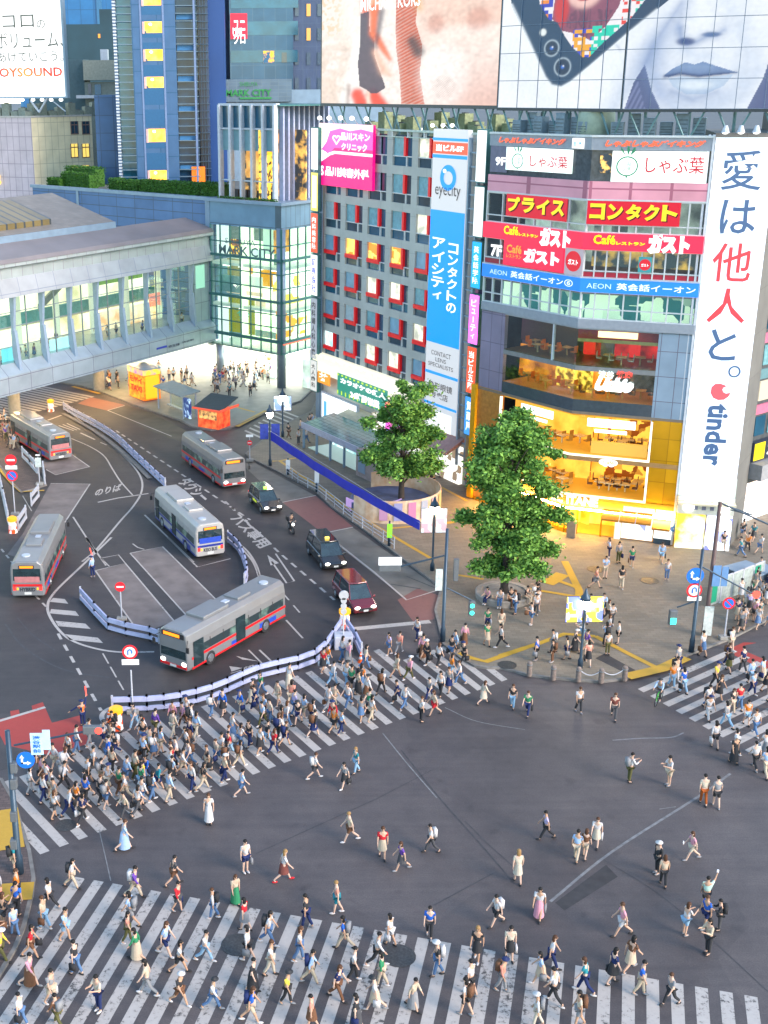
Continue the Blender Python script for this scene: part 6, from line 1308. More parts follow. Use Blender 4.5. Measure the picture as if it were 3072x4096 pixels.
furniture(FL,uS + .8,LE - .6,.8,2.4,Z['c4b'] + .95,5,mat('amber_wood',(0.55,0.25,0.06),0.4),M_ORCH,3); furniture(FR,.8,uE - .6,.8,2.0,Z['c4b'] + .95,4,mat('amber_wood',(0.55,0.25,0.06),0.4),M_CHB,4)
face(FL,MB().box(LE - 4.2,2.4,Z['c4b'] + 1,LE - .3,2.5,Z['c4']),'bottle_wall',ematv('bottle_wall',(0.16,0.07,0.0),(1.0,0.60,0.08),1.1,2.2,0.42,0.6))
band2(Z['c4b'],Z['c4b'] + .95,mat('smoked_glass',(0.05,0.065,0.08),0.15),'balustrade',-.02,.1,uS,uE)
MB().prism([((p - PC).x,(p - PC).y) for p in (FL.P(uS,0,.01),offpt(.01),FR.P(uE,0,.01),FR.P(uE,0,.03),offpt(.03),FL.P(uS,0,.03))],Z['c4b'] + .95,Z['c4']).build('window',M_GLASS,cb); MB().prism([((p - PC).x,(p - PC).y) for p in (FL.P(uS,0,.01),offpt(.01),FR.P(uE,0,.01),FR.P(uE,0,.03),offpt(.03),FL.P(uS,0,.03))],Z['c5b'],Z['c5']).build('window',M_GLASS,cb)
s_ =at_frame('grill_sign','glowing white script sign under small white and red characters in the restaurant window','sign',FR)
a,b =fr('E4',938,610,-.2),fr('E4',1248,520,-.2); text(s_,'Ushio',a[0],a[1],b[0],b[1],emat('neon_white',(0.9,1.0,1.0),1.8),-.2,.09,'script_lettering',shear=.15)
a,b =fr('E4',960,510,-.2),fr('E4',1090,460,-.2); text(s_,'渋谷',a[0],a[1],b[0],b[1],emat('neon_mint',(0.8,1.0,0.95),1.2),-.2,.03,'small_lettering'); a,b =fr('E4',1102,512,-.2),fr('E4',1230,462,-.2); text(s_,'焼肉',a[0],a[1],b[0],b[1],emat('neon_red',(1.0,0.08,0.06),1.2),-.2,.03,'red_lettering')
# gold floors
M_GOLDP =tilemat('gold_panel',(0.62,0.33,0.01),(0.40,0.20,0.01),1.25,1.75,0.03,0.25,0.55,0.18,'XZ')
M_GW =ematv('gold_shop_wall',(0.80,0.22,0.002),(1.0,0.60,0.08),0.62,0.5,0.3,0.62); M_GV =ematv('gold_shop_stock',(0.20,0.045,0.0),(1.0,0.55,0.07),0.75,1.9,0.40,0.62,'VOR'); M_GF =emat('gold_floor',(1.0,0.42,0.015),0.3,(0.4,0.2,0.03)); M_GC =emat('gold_ceiling',(1.0,0.48,0.03),0.5)
M_GLAMP =emat('gold_lamp',(1.0,0.76,0.34),7.0)
uG =fr('E5',1368,300)[0]; uGS =fl('E4',205,700)[0]
face(FR,MB().box(uG,-.03,.5,RE,.35,Z['g3'] + .15),'gold_cladding',M_GOLDP); face(FL,MB().box(0,-.03,.5,uGS,.35,Z['g3'] + .4),'bronze_cladding',mat('bronze_panel',(0.42,0.20,0.05),0.4,0.4,var=0.2))
face(FL,MB().box(-.55,-.3,.3,0.0,.3,Z['g3'] + .5),'gold_pillar',mat('gold_pillar',(0.75,0.38,0.01),0.35,0.4,var=0.1))
for i,(z0,z1) in enumerate(((Z['g3b'],Z['g3']),(Z['g2b'],Z['g2']))):
    room(z0,z1,M_GF,M_GC,((FL,0.3,LE,M_GW),(FR,0,1.2,M_GW),(FR,1.2,RE,M_GV)),((FL,[(1.2 + 1.3*k_,1.0 + .8*(k_ % 3),.2) for k_ in range(7)],M_GLAMP),(FR,[(.8 + 1.1*k_,.8 + .9*(k_ % 3),.2) for k_ in range(6)],M_GLAMP)),'g')
    furniture(FR,2.0,uG - .6,.7,2.8,z0,5,mat('gold_table',(0.7,0.55,0.3),0.4),M_CHB,10 + i); furniture(FR,2.2,uG - .5,2.4,3.6,z0,4,mat('gold_table',(0.7,0.55,0.3),0.4),M_CHB,20 + i); furniture(FL,uGS + 1,LE - 1,.8,2.8,z0,6,mat('gold_table',(0.7,0.55,0.3),0.4),mat('chair_gold',(0.4,0.2,0.03),.5),30 + i)
    if i == 0: face(FR,MB().box(1.6,.5,z0,uG - .2,.9,z0 + 1.0),'counter',emat('gold_counter',(1.0,0.58,0.10),0.55))
    t =MB(); t.box(0,-.08,z0 - .14,uG + .1,.1,z0); t.box(uG - .05,-.08,z0,uG + .1,.1,z1); face(FR,t,'light_frame',emat('frame_glow',(1.0,0.92,0.70),1.5))
    t =MB(); t.box(uGS,-.08,z0 - .14,LE,.1,z0); t.box(uGS - .1,-.08,z0,uGS + .05,.1,z1); face(FL,t,'light_frame',emat('frame_glow',(1.0,0.92,0.7),1.5))
band2(Z['g2'],Z['g3b'] - .14,mat('brown_slab_edge',(0.25,0.15,0.06),0.5),'slab_edge',0.05,.3,0,RE)
band2(Z['fa'],Z['g2b'] - .14,emat('gold_fascia',(0.80,0.26,0.0),0.12,(0.30,0.13,0.008)),'fascia',0.06,.3,0,RE)
M_MENU =ematv('menu_strip',(0.8,0.45,0.2),(1.0,1.0,0.95),1.1,1.6,0.3,0.42)
for fr_,x0,x1,y,reg,zz in ((FR,880,1258,155,'E5',Z['g3']),(FL,370,622,700,'E4',Z['g3'])):
    a,b =fr_.k(reg,x0,y),fr_.k(reg,x1,y); face(fr_,MB().box(a[0],-.12,zz - .75,b[0],-.04,zz - .1),'menu_strip',M_MENU); face(fr_,MB().box(a[0] + .6,-.12,zz - 1.2,b[0] - .6,-.04,zz - .95),'menu_strip',M_MENU)
s_ =at_frame('tea_shop_sign','small white cloud shaped lit sign over the second floor gold window','sign',FR); uc,zc =fr('E5',1042,485); t =MB()
for dx,dz,r in ((-.45,0,.28),(0,.08,.36),(.45,0,.28),(-.2,-.15,.25),(.25,-.15,.25)): t._add([(uc + dx + r*math.cos(k_*PI/8),-.15,zc + dz + r*.8*math.sin(k_*PI/8)) for k_ in range(16)],[tuple(range(16))])
t.build('panel',M_LTXT,s_); text(s_,'Café',uc - .45,zc - .12,uc + .45,zc + .15,emat('letter_orange',(1,.33,.05),.9),-.17,.02)
s_ =thing('shop_name_sign','white serif shop name wrapped round the corner over the gold shop door','sign',PC); a,b =fl('E5',520,720,-.1),fl('E5',690,760,-.1); zl,zh =zf('E5',826,900),zf('E5',757,900)
def facesign(fr_,body,u0,u1,name):
    o =text(s_,body,u0,zl,u1,zh,M_LTXT,-.16,.05,name); o.location =fr_.A - PC; o.rotation_euler =(0,0,fr_.rz)
facesign(FL,"L'OCC",a[0] - .6,b[0],'corner_lettering'); a,b =fr('E5',712,800,-.1),fr('E5',962,800,-.1); facesign(FR,'ITANE',a[0],b[0],'lettering')
# ground floor
zg =Z['fa']; MB().prism([((p - PC).x,(p - PC).y) for p in (FL.P(0,0,.3),offpt(.3),FR.P(RE,0,.3),FR.P(RE,0,4.6),offpt(4.6),FL.P(0,0,4.6))],.135,.16).build('floor',M_GF,cb)
MB().prism([((p - PC).x,(p - PC).y) for p in (FL.P(0,0,.3),offpt(.3),FR.P(RE,0,.3),FR.P(RE,0,4.6),offpt(4.6),FL.P(0,0,4.6))],zg - .1,zg).build('ceiling',M_GC,cb)
u_door =fr('E5',985,950)[0]; u_wh =fr('E5',1095,950)[0]
face(FL,MB().box(0.2,3.0,.16,LE,3.1,zg),'interior_wall',M_GW); face(FR,MB().box(0,3.0,.16,u_wh,3.1,zg),'interior_wall',ematv('gold_ground_shop',(0.9,0.30,0.005),(1.0,0.68,0.16),0.95,0.8))
t =MB()
for u in (2.2,4.4,6.6,8.8): t.box(u - .08,.0,.14,u + .08,.15,zg)
t.box(0,0,.14,LE,.2,.5); face(FL,t,'shopfront_frame',M_GOLDP)
t =MB()
for u in (0.05,fr('E5',795,950)[0],u_door): t.box(u - .07,.0,.14,u + .07,.15,zg)
t.box(0,0,.14,fr('E5',780,950)[0],.2,.5); face(FR,t,'shopfront_frame',M_GOLDP)
face(FR,MB().box(u_wh,-.1,.14,u_wh + .45,.3,zg),'white_column',emat('white_column_lit',(1.0,0.93,0.8),0.9))
ua,ub =fr('E5',1140,1050)[0],fr('E5',1385,1050)[0]; uc_,ud_ =fr('E5',1395,1050)[0],fr('E5',1568,1050)[0]
face(FR,MB().box(ua,-.06,.3,ub,.2,3.0),'menu_wall',ematv('menu_photos',(0.25,0.30,0.62),(1.0,1.0,0.97),0.95,0.75,0.33,0.42,'VOR')); face(FR,MB().box(uc_,-.06,.6,RE,.2,3.0),'lit_poster',emat('poster_white',(0.92,0.98,1.0),1.1))
t =MB(); text(None,'Q',uc_ + .9,1.3,uc_ + 1.6,2.5,None,-.09,.03,mb=t); face(FR,t,'poster_figure',emat('poster_blue',(0.05,0.2,0.5),.6)); face(FR,MB().box(uc_,-.05,.14,RE,.2,.6),'plinth',M_DGLASS)
t =MB()
for x0,x1,o_ in ((1000,1140,0),(1140,1268,.1),(1268,1395,.2),(1395,1545,-.3)):
    a,b =fr('E5',x0,870)[0],fr('E5',x1,870)[0]; t.xprism([(0,zg + .1 - max(0,-o_)),(-1.1,zg - .45 - max(0,-o_)),(-1.1,zg - .6 - max(0,-o_)),(0,zg - .1 - max(0,-o_))],a + .03,b - .03)
face(FR,MB().box(.1,-.5,zg - .12,RE,-.2,zg - .06),'added_spill_strip',emat('added_spill_strip',(1.0,0.60,0.14),110.0)); face(FL,MB().box(.4,-.5,zg - .12,LE,-.2,zg - .06),'added_spill_strip',emat('added_spill_strip',(1.0,0.60,0.14),110.0))  # added strips under the fascia, made to spill warm light on the plaza
face(FR,t,'awning',mat('amber_awning',(0.30,0.125,0.008),0.5))
face(FR,MB().box(ua,-.05,3.0,RE,.2,zg),'lintel',mat('brown_lintel',(0.26,0.09,0.04),0.5))
pb =at_frame('a_board','grey planter box standing by the gold shop door','planter',FR); q =fr('E5',750,1060,-.8); MB().box(q[0] - .35,-1.1,.14,q[0] + .35,-.55,1.5).build('box',mat('grey_brown_board',(0.20,0.15,0.10),0.7),pb,bevel=.03); MB().lathe([(.2,0),(.28,.2),(.2,.35)],10,(q[0],-.82),1.5).build('plant',M_HEDGE,pb)

# ---------------- steel, ducts and units on the corner building's roof
MB().prism([((p - PC).x,(p - PC).y) for p in (FL.P(0,0,.3),offpt(.3),FR.P(RE,0,.3),FR.P(RE,0,13),FL.P(0,0,13))],ZC - .62,ZC - .5).build('roof',mat('roof_moss_grey',(0.13,0.15,0.10),0.9),cb)
p =offpt(3.0) - FL.d*1.5; dct =thing('exhaust_duct','pale green tapering exhaust duct on the corner building roof','duct',(p.x,p.y,ZC - .5)); MB().lathe([(1.5,0),(1.35,2.5),(1.15,5.5),(1.15,5.6)],20).build('stack',mat('pale_green_duct',(0.30,0.38,0.32),0.6),dct,True); MB().lathe([(1.6,0),(1.6,.25),(1.5,.25)],20).build('collar',M_PALE,dct)
rd =random.Random(31); k2 =0
for fr_,us_,wh in ((FL,[1.2 + 1.15*i for i in range(7)],'towards the lit pole signs'),(FR,[1.5 + 1.15*i for i in range(6)],'towards the dating banner')):
    for i,u in enumerate(us_):
        p =fr_.P(u,ZC - .5,2.0 + .5*(i % 2)); h =(1.5,2.1,1.8)[i % 3]
        k_ =thing('roof_unit',f'{("low","tall","middling")[i % 3]} condenser unit under the cool screen {wh}, {("first","second","third","fourth","fifth","sixth","seventh")[i]} one','roof unit',p,fr_.rz,'condenser units under the cool screen')
        MB().box(-.45,-.4,0,.45,.4,h).build('casing',mat('slate_unit',(0.13,0.19,0.24),0.5,var=0.2),k_,bevel=.03)
        t =MB()
        for j in range(6): t.box(-.38,-.43,.2 + (h - .4)*j/6,.38,-.4,.2 + (h - .4)*j/6 + .06)
        t.build('grille',mat('dark_slat',(0.05,0.08,0.1),0.5),k_)
# second screen: a bent wall of panels above the corner building
zS =33.35
def offline(fr_,d): return fr_.A + fr_.n*d
dS =1.6
def ray_at(px,fr_,d): u,z =fr_.uz(px,225,d); return fr_.P(u,0,d)
A0,A2_ =ray_at(1076,FL,dS),None
bend =ray_at(1345,FL,dS); F2a =Frame(A0,bend); e2 =bend + FR.d*15.5; F2b =Frame(bend,e2)
zb2 =F2a.uz(1076,232)[1]; H2 =FR.k('A3',1000,-160,dS)[1]; H2 =F2a.k('A3',400,-160)[1]
scr2 =thing('video_screen','giant cool toned video wall with a close face, lips and a hand holding a phone','screen',bend)
zb2 =F2a.k('A3',400,614)[1]
def su(px): # sheet x of region A3 for a pixel column
    return (px*S - 1900)*1.4155
ua =F2a.len
def pieces(fr_,x0,x1,nx):
    """the picture keeps the photograph's spacing along the wall"""
    us_ =np.linspace(x0,x1,nx); return us_
def screen_part(fr_,u0,u1,nx,name):
    nz =190; us_ =np.linspace(u0,u1,nx); H =H2 - zb2; zs_l =np.linspace(0,1,nz)
    # the picture was made for this bent wall, so its columns follow the wall's own measure
    xs =np.interp(us_,*umap[fr_]); me =bpy.data.meshes.new(name); v =[(u,0,zb2 + H*z) for z in zs_l for u in us_]
    f =[(j*nx + i,j*nx + i + 1,(j + 1)*nx + i + 1,(j + 1)*nx + i) for j in range(nz - 1) for i in range(nx - 1)]
    me.from_pydata(v,[],f); X,Zg =np.meshgrid(xs,zs_l); c =np.clip(pic_face((X - 125)/1700,1 - Zg),0,1).reshape(-1,3); c =np.concatenate([c,np.ones((len(c),1))],1)
    at =me.color_attributes.new('led','FLOAT_COLOR','POINT'); at.data.foreach_set('color',c.astype(np.float32).ravel()); me.materials.append(M_LED); me.update()
    o =bpy.data.objects.new(name,me); col.objects.link(o); o.parent =scr2; o.location =fr_.A - bend; o.rotation_euler =(0,0,fr_.rz); return o
M_LED =bpy.data.materials['display_led']
umap ={F2a: ([0,ua*.25,ua*.5,ua*.75,ua],[su(F2a_x) for F2a_x in (1076,1132,1194,1265,1345)]),F2b: ([0,3,6,9,12,15.5],[])}
def proj(P):
    v_ =np.array(P) - [0,0,CAM_H]; z =v_ @ _F; return ((v_ @ RC)/z*FPX + PCX)/S
umap[F2a] =([ua*i/8 for i in range(9)],[su(proj(F2a.P(ua*i/8,36))) for i in range(9)]); umap[F2b] =([15.5*i/8 for i in range(9)],[su(proj(F2b.P(15.5*i/8,36))) for i in range(9)])
screen_part(F2a,0,ua,240,'display'); screen_part(F2b,0,15.5,240,'display')
for fr_,ul in ((F2a,ua),(F2b,15.5)):
    t =MB(); n_ =round(ul/2.05)
    for i in range(n_ + 1): u =ul*i/n_; t.box(u - .022,-.05,zb2,u + .022,-.01,H2)
    for i in range(6): z =zb2 + .02 + 2.05*i; t.box(0,-.05,z - .022,ul,-.01,z + .022)
    o =t.build('panel_joint',mat('screen_joint',(0.10,0.14,0.2),0.5),scr2); o.location =fr_.A - bend; o.rotation_euler =(0,0,fr_.rz)
    o =MB().box(-.15,.02,zb2 - .2,ul + (.2 if fr_ is F2b else 0),.8,H2).build('frame',mat('screen_casing',(0.03,0.04,0.05),.5),scr2); o.location =fr_.A - bend; o.rotation_euler =(0,0,fr_.rz)
    t =MB()
    for i in range(5):
        u =ul*(i + .5)/5
        for dx in (-1.1,1.1): t.cyl((u + dx,.4,zb2 - .1),(u,.6,ZC - .5),.08,n=6)
        t.cyl((u,1.2,zb2 - .1),(u,1.4,ZC - .5),.12,n=6)
    o =t.build('brace',M_BRACE,scr2); o.location =fr_.A - bend; o.rotation_euler =(0,0,fr_.rz)

# ================================================================== TALL BANNER AND THE BUILDING AT THE EDGE
ztb =FR.k('Z5',300,1480)[1]; P0 =FR.P(FR.k('Z5',300,1480)[0]); P1 =G(*K('Z5',852,1512),ztb); P1.z =0; P0.z =0
FTB =Frame(P0,P1); tb_ =lambda r,x,y,off=0: FTB.k(r,x,y,off)
bn =at_frame('tall_banner','very tall white banner with stacked blue and red characters and a dating app name','banner',FTB)
ZTB =FTB.k('Z4',560,140)[1]; WB =FTB.len
FTW =FTB
MB().box(0,0,ztb,WB,.25,ZTB).build('panel',ematv('banner_white',(0.70,0.80,0.94),(0.86,0.92,1.0),0.47,0.12,0.3,0.7),bn)
MB().box(-.22,-.05,.2,-.06,.4,ZTB + .2).box(-.5,.05,.2,-.34,.5,ZTB + .2).build('edge_post',M_PALE,bn)
M_SLATEB =emat('banner_slate',(0.06,0.13,0.28),0.75); M_BRED =emat('banner_red_letter',(0.95,0.05,0.07),0.9)
def bch(ch,reg,x0,y0,x1,y1,m,bo=.0):
    a =tb_(reg,(x0 + x1)/2,y1); b =tb_(reg,(x0 + x1)/2,y0); xc =a[0]; c0,c1 =tb_(reg,x0,(y0 + y1)/2)[0],tb_(reg,x1,(y0 + y1)/2)[0]
    text(bn,ch,max(.12,c0),a[1],min(WB - .1,c1),b[1],m,-.03,bo)
bch('愛','Z4',660,280,1110,720,M_SLATEB,.008); bch('は','Z4',640,825,1035,1205,M_SLATEB,.01); bch('他','Z4',550,1305,985,1735,M_BRED,.008); bch('人','Z4',500,1805,925,2190,M_BRED,.01); bch('と','Z5',580,40,850,350,M_SLATEB,.012)
def bpt(reg,x,y): q =tb_(reg,x,y); return (q[0],-.03,q[1])
t =MB(); c0 =tb_('Z5',830,458); r =(tb_('Z5',830,400)[1] - tb_('Z5',830,517)[1])/2
t._add([(c0[0] + r*.98*math.cos(k_*PI/14),-.03,c0[1] + r*math.sin(k_*PI/14)) for k_ in range(28)] + [(c0[0] + r*.7*math.cos(k_*PI/14),-.03,c0[1] + r*.72*math.sin(k_*PI/14)) for k_ in range(28)],[(k_,(k_ + 1) % 28,28 + (k_ + 1) % 28,28 + k_) for k_ in range(28)]); t.build('full_stop',M_SLATEB,bn)
t =MB(); t.poly([bpt('Z5',x,y) for x,y in [(595,665),(605,610),(640,578),(690,574),(735,590),(750,606),(722,615),(712,635),(722,660),(745,672),(795,665),(770,705),(725,735),(670,738),(620,715)]]); t.build('flame_mark',emat('flame_red',(1.0,0.10,0.13),0.95),bn)
a,b =tb_('Z5',640,1385),tb_('Z5',690,775); u0,u1 =tb_('Z5',545,1050)[0],tb_('Z5',760,1050)[0]
text(bn,'tinder',u0,a[1],u1,b[1],M_SLATEB,-.03,.035,'name_lettering',rot=90)
tw2 =at_frame('banner_tower','slim grey concrete tower behind the tall white banner, lamps and entrance at its foot','building',FTB)
M_CONC =tilemat('weathered_concrete',(0.13,0.125,0.115),(0.085,0.08,0.075),2.4,3.4,0.02,0.8,0,0.1,'SZ')
MB().box(-.02,.3,0.1,WB + .05,9,ZTB + .3).build('wall',M_CONC,tw2)
uw =FTB.k('E7',560,700)[0]
Ecor =G(1601,1150); Ecor.z =0; q =Ecor - FTB.A; eu,ey_ =q.dot(FTB.d),q.dot(FTB.n)
MB().prism([(WB + .05,.3),(eu,ey_),(eu,ey_ + 8),(WB + .05,9)],0.1,ZTB + 1.5).build('side_wall',M_CONC,tw2)
MB().box(-.02,-.35,3.0,WB + .05,.3,ztb - 1.55).build('lower_panel',mat('grey_panel_lit',(0.45,0.46,0.42),0.6),tw2)
MB().box(-.02,-.1,ztb - 1.55,WB + .05,.3,ztb - .05).build('lamp_board',emat('lamp_board',(0.80,0.95,0.85),0.55),tw2)
t,t2 =MB(),MB()
for i in range(4):
    u =WB*(i + .5)/4; t.ball((u,-.9,ztb - 1.5),.36,.3,.16,10,6); t2.cyl((u,-.3,ztb - 1.9),(u,-.9,ztb - 1.6),.04,n=5)
t.build('floodlight',emat('floodlight_lit',(0.95,1.0,0.95),7.0),tw2); t2.build('lamp_arm',M_STEEL,tw2)
MB().box(-.05,-1.0,ztb - 2.05,WB + .1,-.2,ztb - 1.9).build('canopy',mat('cream_ledge',(0.5,0.45,0.33),0.7),tw2)
t =MB()
for u in (.8,WB - .7): t.ball((u,-.45,3.55),.42,.12,.36,10,6)
t.build('lamp',emat('round_lamp',(1.0,1.0,0.9),7.0),tw2)
t =MB()
for i in range(5): t.box(.6 + .6*i,-.37,ztb - 2.6,.9 + .6*i,-.34,ztb - 2.3)
t.build('vent',mat('slate_vent',(0.12,0.13,0.2),0.5),tw2)
MB().box(.05,-.4,.14,WB*.52,.3,2.95).build('entrance_poster',ematv('yellow_poster',(0.85,0.52,0.04),(1.0,0.95,0.62),0.5,0.5,0.45,0.55),tw2); MB().box(WB*.56,-.4,.14,WB,.3,2.95).build('entrance',ematv('white_violet_screens',(0.20,0.22,0.8),(0.9,0.95,1.0),0.7,1.4,0.25,0.36,'VOR'),tw2)
# lamps on stalks above the banner
for i in range(4):
    u =WB*(i + .5)/4; s_ =at_frame('floodlight',f'lamp on a short stalk above the tall white banner, {("nearest the corner building","second from the corner building","third from the corner building","nearest the edge of town")[i]}','floodlight',FTB,u,-.5,'lamps above the tall banner')
    MB().lathe([(.12,.5),(.30,0),(.28,0)],10,(0,0),ZTB + .35).build('shade',M_PALE,s_); MB().cyl((0,0,ZTB + .8),(0,.9,ZTB + .3),.04,n=5).build('stalk',M_STEEL,s_); MB().ball((0,0,ZTB + .33),.2,.2,.07,8,4).build('bulb',M_TUBE,s_)
# building at the far edge
FE =Frame(Ecor + Vector((.05,-.05,0)),Ecor + Vector((0.80,0.60,0))*14)
eb =at_frame('edge_building','dark glass building with pink panels and a yellow and blue sign band','building',FE); ek =lambda x,y,off=0: FE.k('E7',x,y,off)
MB().box(.2,.4,4.0,FE.len,9,26).build('wall',mat('edge_dark_wall',(0.05,0.055,0.06),0.5,var=.3),eb)
for i in range(6):
    z =8.0 + 2.9*i
    for j in range(5): MB().box(.5 + 1.9*j,.3,z,1.9 + 1.9*j,.4,z + 1.6).build('window',[M_BGLASS,mat('pale_teal_window',(0.14,0.30,0.33),.2,var=.3),emat('cream_room',(0.9,0.8,0.6),.45)][(i*2 + j) % 3],eb)
    MB().box(.2,.25,z + 1.8,FE.len,.42,z + 2.6).build('spandrel',[mat('pink_panel',(0.48,0.12,0.20),.5),mat('teal_panel',(0.10,0.20,0.22),.4)][i % 2],eb)
MB().box(.1,-.1,6.0,FE.len,.35,7.6).build('sign_band',emat('sign_black_blue',(0.02,0.03,0.06),.6),eb); MB().box(.15,-.14,6.1,1.6,-.1,7.5).build('sign_yellow',emat('sign_yellow',(1.0,0.72,0.0),.95),eb)
text(eb,'スポーツ',1.9,6.3,6.5,7.3,M_LTXT,-.15,.05,'sign_lettering')
MB().box(.1,-1.0,4.6,FE.len,.3,5.9).build('canopy',mat('grey_canopy',(0.25,0.25,0.26),.6),eb)
MB().box(.2,1.2,.14,FE.len,1.4,4.6).build('shop_window',ematv('white_shop',(0.75,0.55,0.45),(1.0,1.0,1.0),1.15,1.5,0.3,0.42,'VOR'),eb)

# ================================================================== VEHICLES
M_TYRE =mat('tyre_rubber',(0.02,0.02,0.022),0.8,var=0.1); M_RIM =mat('wheel_rim',(0.30,0.31,0.32),0.35,0.7,var=0.1)
M_CARG =mat('vehicle_glass',(0.015,0.03,0.035),0.06,0.0,var=0.4,scale=1.5,spec=0.9)
M_HEADL =emat('headlight_lit',(1.0,0.95,0.85),8.0); M_TAIL =emat('tail_light_lit',(1.0,0.03,0.02),2.2); M_AMB =emat('indicator_amber',(1.0,0.4,0.03),1.6); M_DEST =emat('destination_orange',(1.0,0.22,0.01),2.0)
M_BLK =mat('black_plastic',(0.02,0.02,0.022),0.5,var=0.1); M_PLATE =mat('number_plate',(0.55,0.55,0.52),0.5,var=0.05)
def wheel(par,x,y,r,w_):
    s_ =1 if y > 0 else -1
    o =MB().cyl((x,y - w_/2,r),(x,y + w_/2,r),r,r,18).build('wheel',M_TYRE,par,bevel=.03)
    MB().cyl((x,y + s_*(w_/2 - .02),r),(x,y + s_*(w_/2 + .03),r),r*.62,r*.55,14).cyl((x,y + s_*(w_/2 + .02),r),(x,y + s_*(w_/2 + .06),r),r*.2,r*.16,8).build('rim',M_RIM,o); return o
def bus(label,livery,rear_text,front_lit=True,rear_panel=None,group='city buses'):
    L,W_,H_ =10.6,2.46,2.95; o =thing('city_bus',label,'bus',group=group); x0,x1,hw_ =-L/2,L/2,W_/2
    bm_,sm_,km_ =livery; t =MB()
    prof =[(hw_ - .06,.32),(hw_,.5),(hw_,1.2),(hw_ - .02,2.2),(hw_ - .12,2.72),(hw_ - .42,H_),(-hw_ + .42,H_),(-hw_ + .12,2.72),(-hw_ + .02,2.2),(-hw_,1.2),(-hw_,.5),(-hw_ + .06,.32)]
    n_ =len(prof); st =[(x0,.93,.0),(x0 + .12,1.0,0),(x1 - .5,1.0,0),(x1 - .12,.97,.0),(x1,.9,0)]
    vs =[(x,y*k_,.32 + (z - .32)*(.985 if k_ < .95 else 1)) for x,k_,d in st for y,z in prof]
    fs =[(j*n_ + i,(j + 1)*n_ + i,(j + 1)*n_ + (i + 1) % n_,j*n_ + (i + 1) % n_) for j in range(len(st) - 1) for i in range(n_)] + [tuple(range(n_)),tuple(len(st)*n_ - 1 - i for i in range(n_))]
    t._add(vs,fs); t.build('body',bm_,o,bevel=.04)
    for s_ in (1,-1):
        t =MB(); ys =s_*(hw_ + .012); M_BG =ematv('bus_window_lit',(.008,.016,.02),(.10,.17,.14),.9,1.1,.5,.72)
        t.poly([(x0 + .35,ys,1.25),(x1 - .55,ys,1.25),(x1 - .55,ys - s_*.045,2.25),(x0 + .35,ys - s_*.045,2.25)]); sw =t.build('side_window',M_BG,o)
        t =MB(); 
        for k_ in range(7): x =x0 + .35 + 1.36*k_ + 1.2; t.poly([(x,ys + s_*.004,1.25),(x + .08,ys + s_*.004,1.25),(x + .08,ys - s_*.04,2.25),(x,ys - s_*.04,2.25)])
        t.build('window_frame',M_BLK,sw)
        MB().box(x0 + .1,ys - .004,1.02,x1 - .35,ys + .004,1.2).box(x0 + .1,ys - .004,.36,x1 - .35,ys + .004,.5).build('stripe',sm_,o)
        MB().box(x0 + 1.2,ys - .003,.52,x0 + 3.1,ys + .003,.86).build('accent_panel',km_,o); MB().box(-.5,ys - .003,.5,.9,ys + .003,.75).build('accent_panel',km_,o)
        wheel(o,x1 - 2.2,s_*(hw_ - .12),.48,.28); wheel(o,x0 + 2.4,s_*(hw_ - .12),.48,.28)
        MB().ball((x1 + .01,s_*.85,.72),.06,.2,.13,8,6).build('headlight',M_HEADL if front_lit else M_PALE,o)
        MB().box(x0 - .03,s_*.95 - .1,.75,x0 + .02,s_*.95 + .1,1.05).build('tail_light',M_TAIL,o); MB().box(x0 - .035,s_*.72 - .06,.78,x0 + .02,s_*.72 + .06,.95).build('indicator',M_AMB,o)
        MB().tube([(x1 - .1,s_*(hw_ - .1),2.4),(x1 + .25,s_*(hw_ + .12),2.3),(x1 + .25,s_*(hw_ + .14),2.0)],.02,5).box(x1 + .2,s_*(hw_ + .14) - .1,1.75,x1 + .28,s_*(hw_ + .14) + .1,2.1).build('mirror',M_BLK,o)
    for dx in (x1 - 1.5,-.6): MB().box(dx,hw_ + .014,.5,dx + 1.0,hw_ + .03,2.2).build('door',M_CARG,o)
    MB().poly([(x1 + .015,-1.02,1.05),(x1 + .015,1.02,1.05),(x1 - .02,.98,2.35),(x1 - .02,-.98,2.35)]).build('windscreen',M_CARG,o)
    d_ =MB().box(x1 - .02,-.9,2.42,x1 + .03,.9,2.75).build('destination_sign',M_BLK,o); MB().box(x1 + .03,-.75,2.48,x1 + .035,.55,2.69).build('destination_display',M_DEST,d_)
    MB().poly([(x0 - .016,1.0,1.5),(x0 - .016,-1.0,1.5),(x0 - .01,-.98,2.4),(x0 - .01,.98,2.4)]).build('rear_window',M_CARG,o)
    d_ =MB().box(x0 - .03,-.55,2.42,x0 + .02,.55,2.66).build('rear_display',M_BLK,o); MB().box(x0 - .036,-.48,2.46,x0 - .03,.48,2.62).build('destination_display',M_DEST,d_)
    MB().box(x0 - .03,-1.05,1.05,x0,1.05,1.22).box(x1 - .02,-1.08,.42,x1 + .05,1.08,.58).build('bumper_stripe',sm_,o)
    if rear_panel: MB().box(x0 - .02,-.9,1.35,x0,.9,1.8).build('rear_advert',rear_panel,o)
    t =MB(); text(None,rear_text,-.55,.66,.55,.95,None,0,.02,mb=t); t.v =[(x0 - .02,-a,c) for a,b,c in t.v]; t.build('rear_lettering',M_DINK,o)
    MB().box(x0 - .025,-.25,.42,x0,.25,.6).build('number_plate',M_PLATE,o); MB().box(x1 + .05,-.25,.42,x1 + .06,.25,.58).build('number_plate',M_PLATE,o)
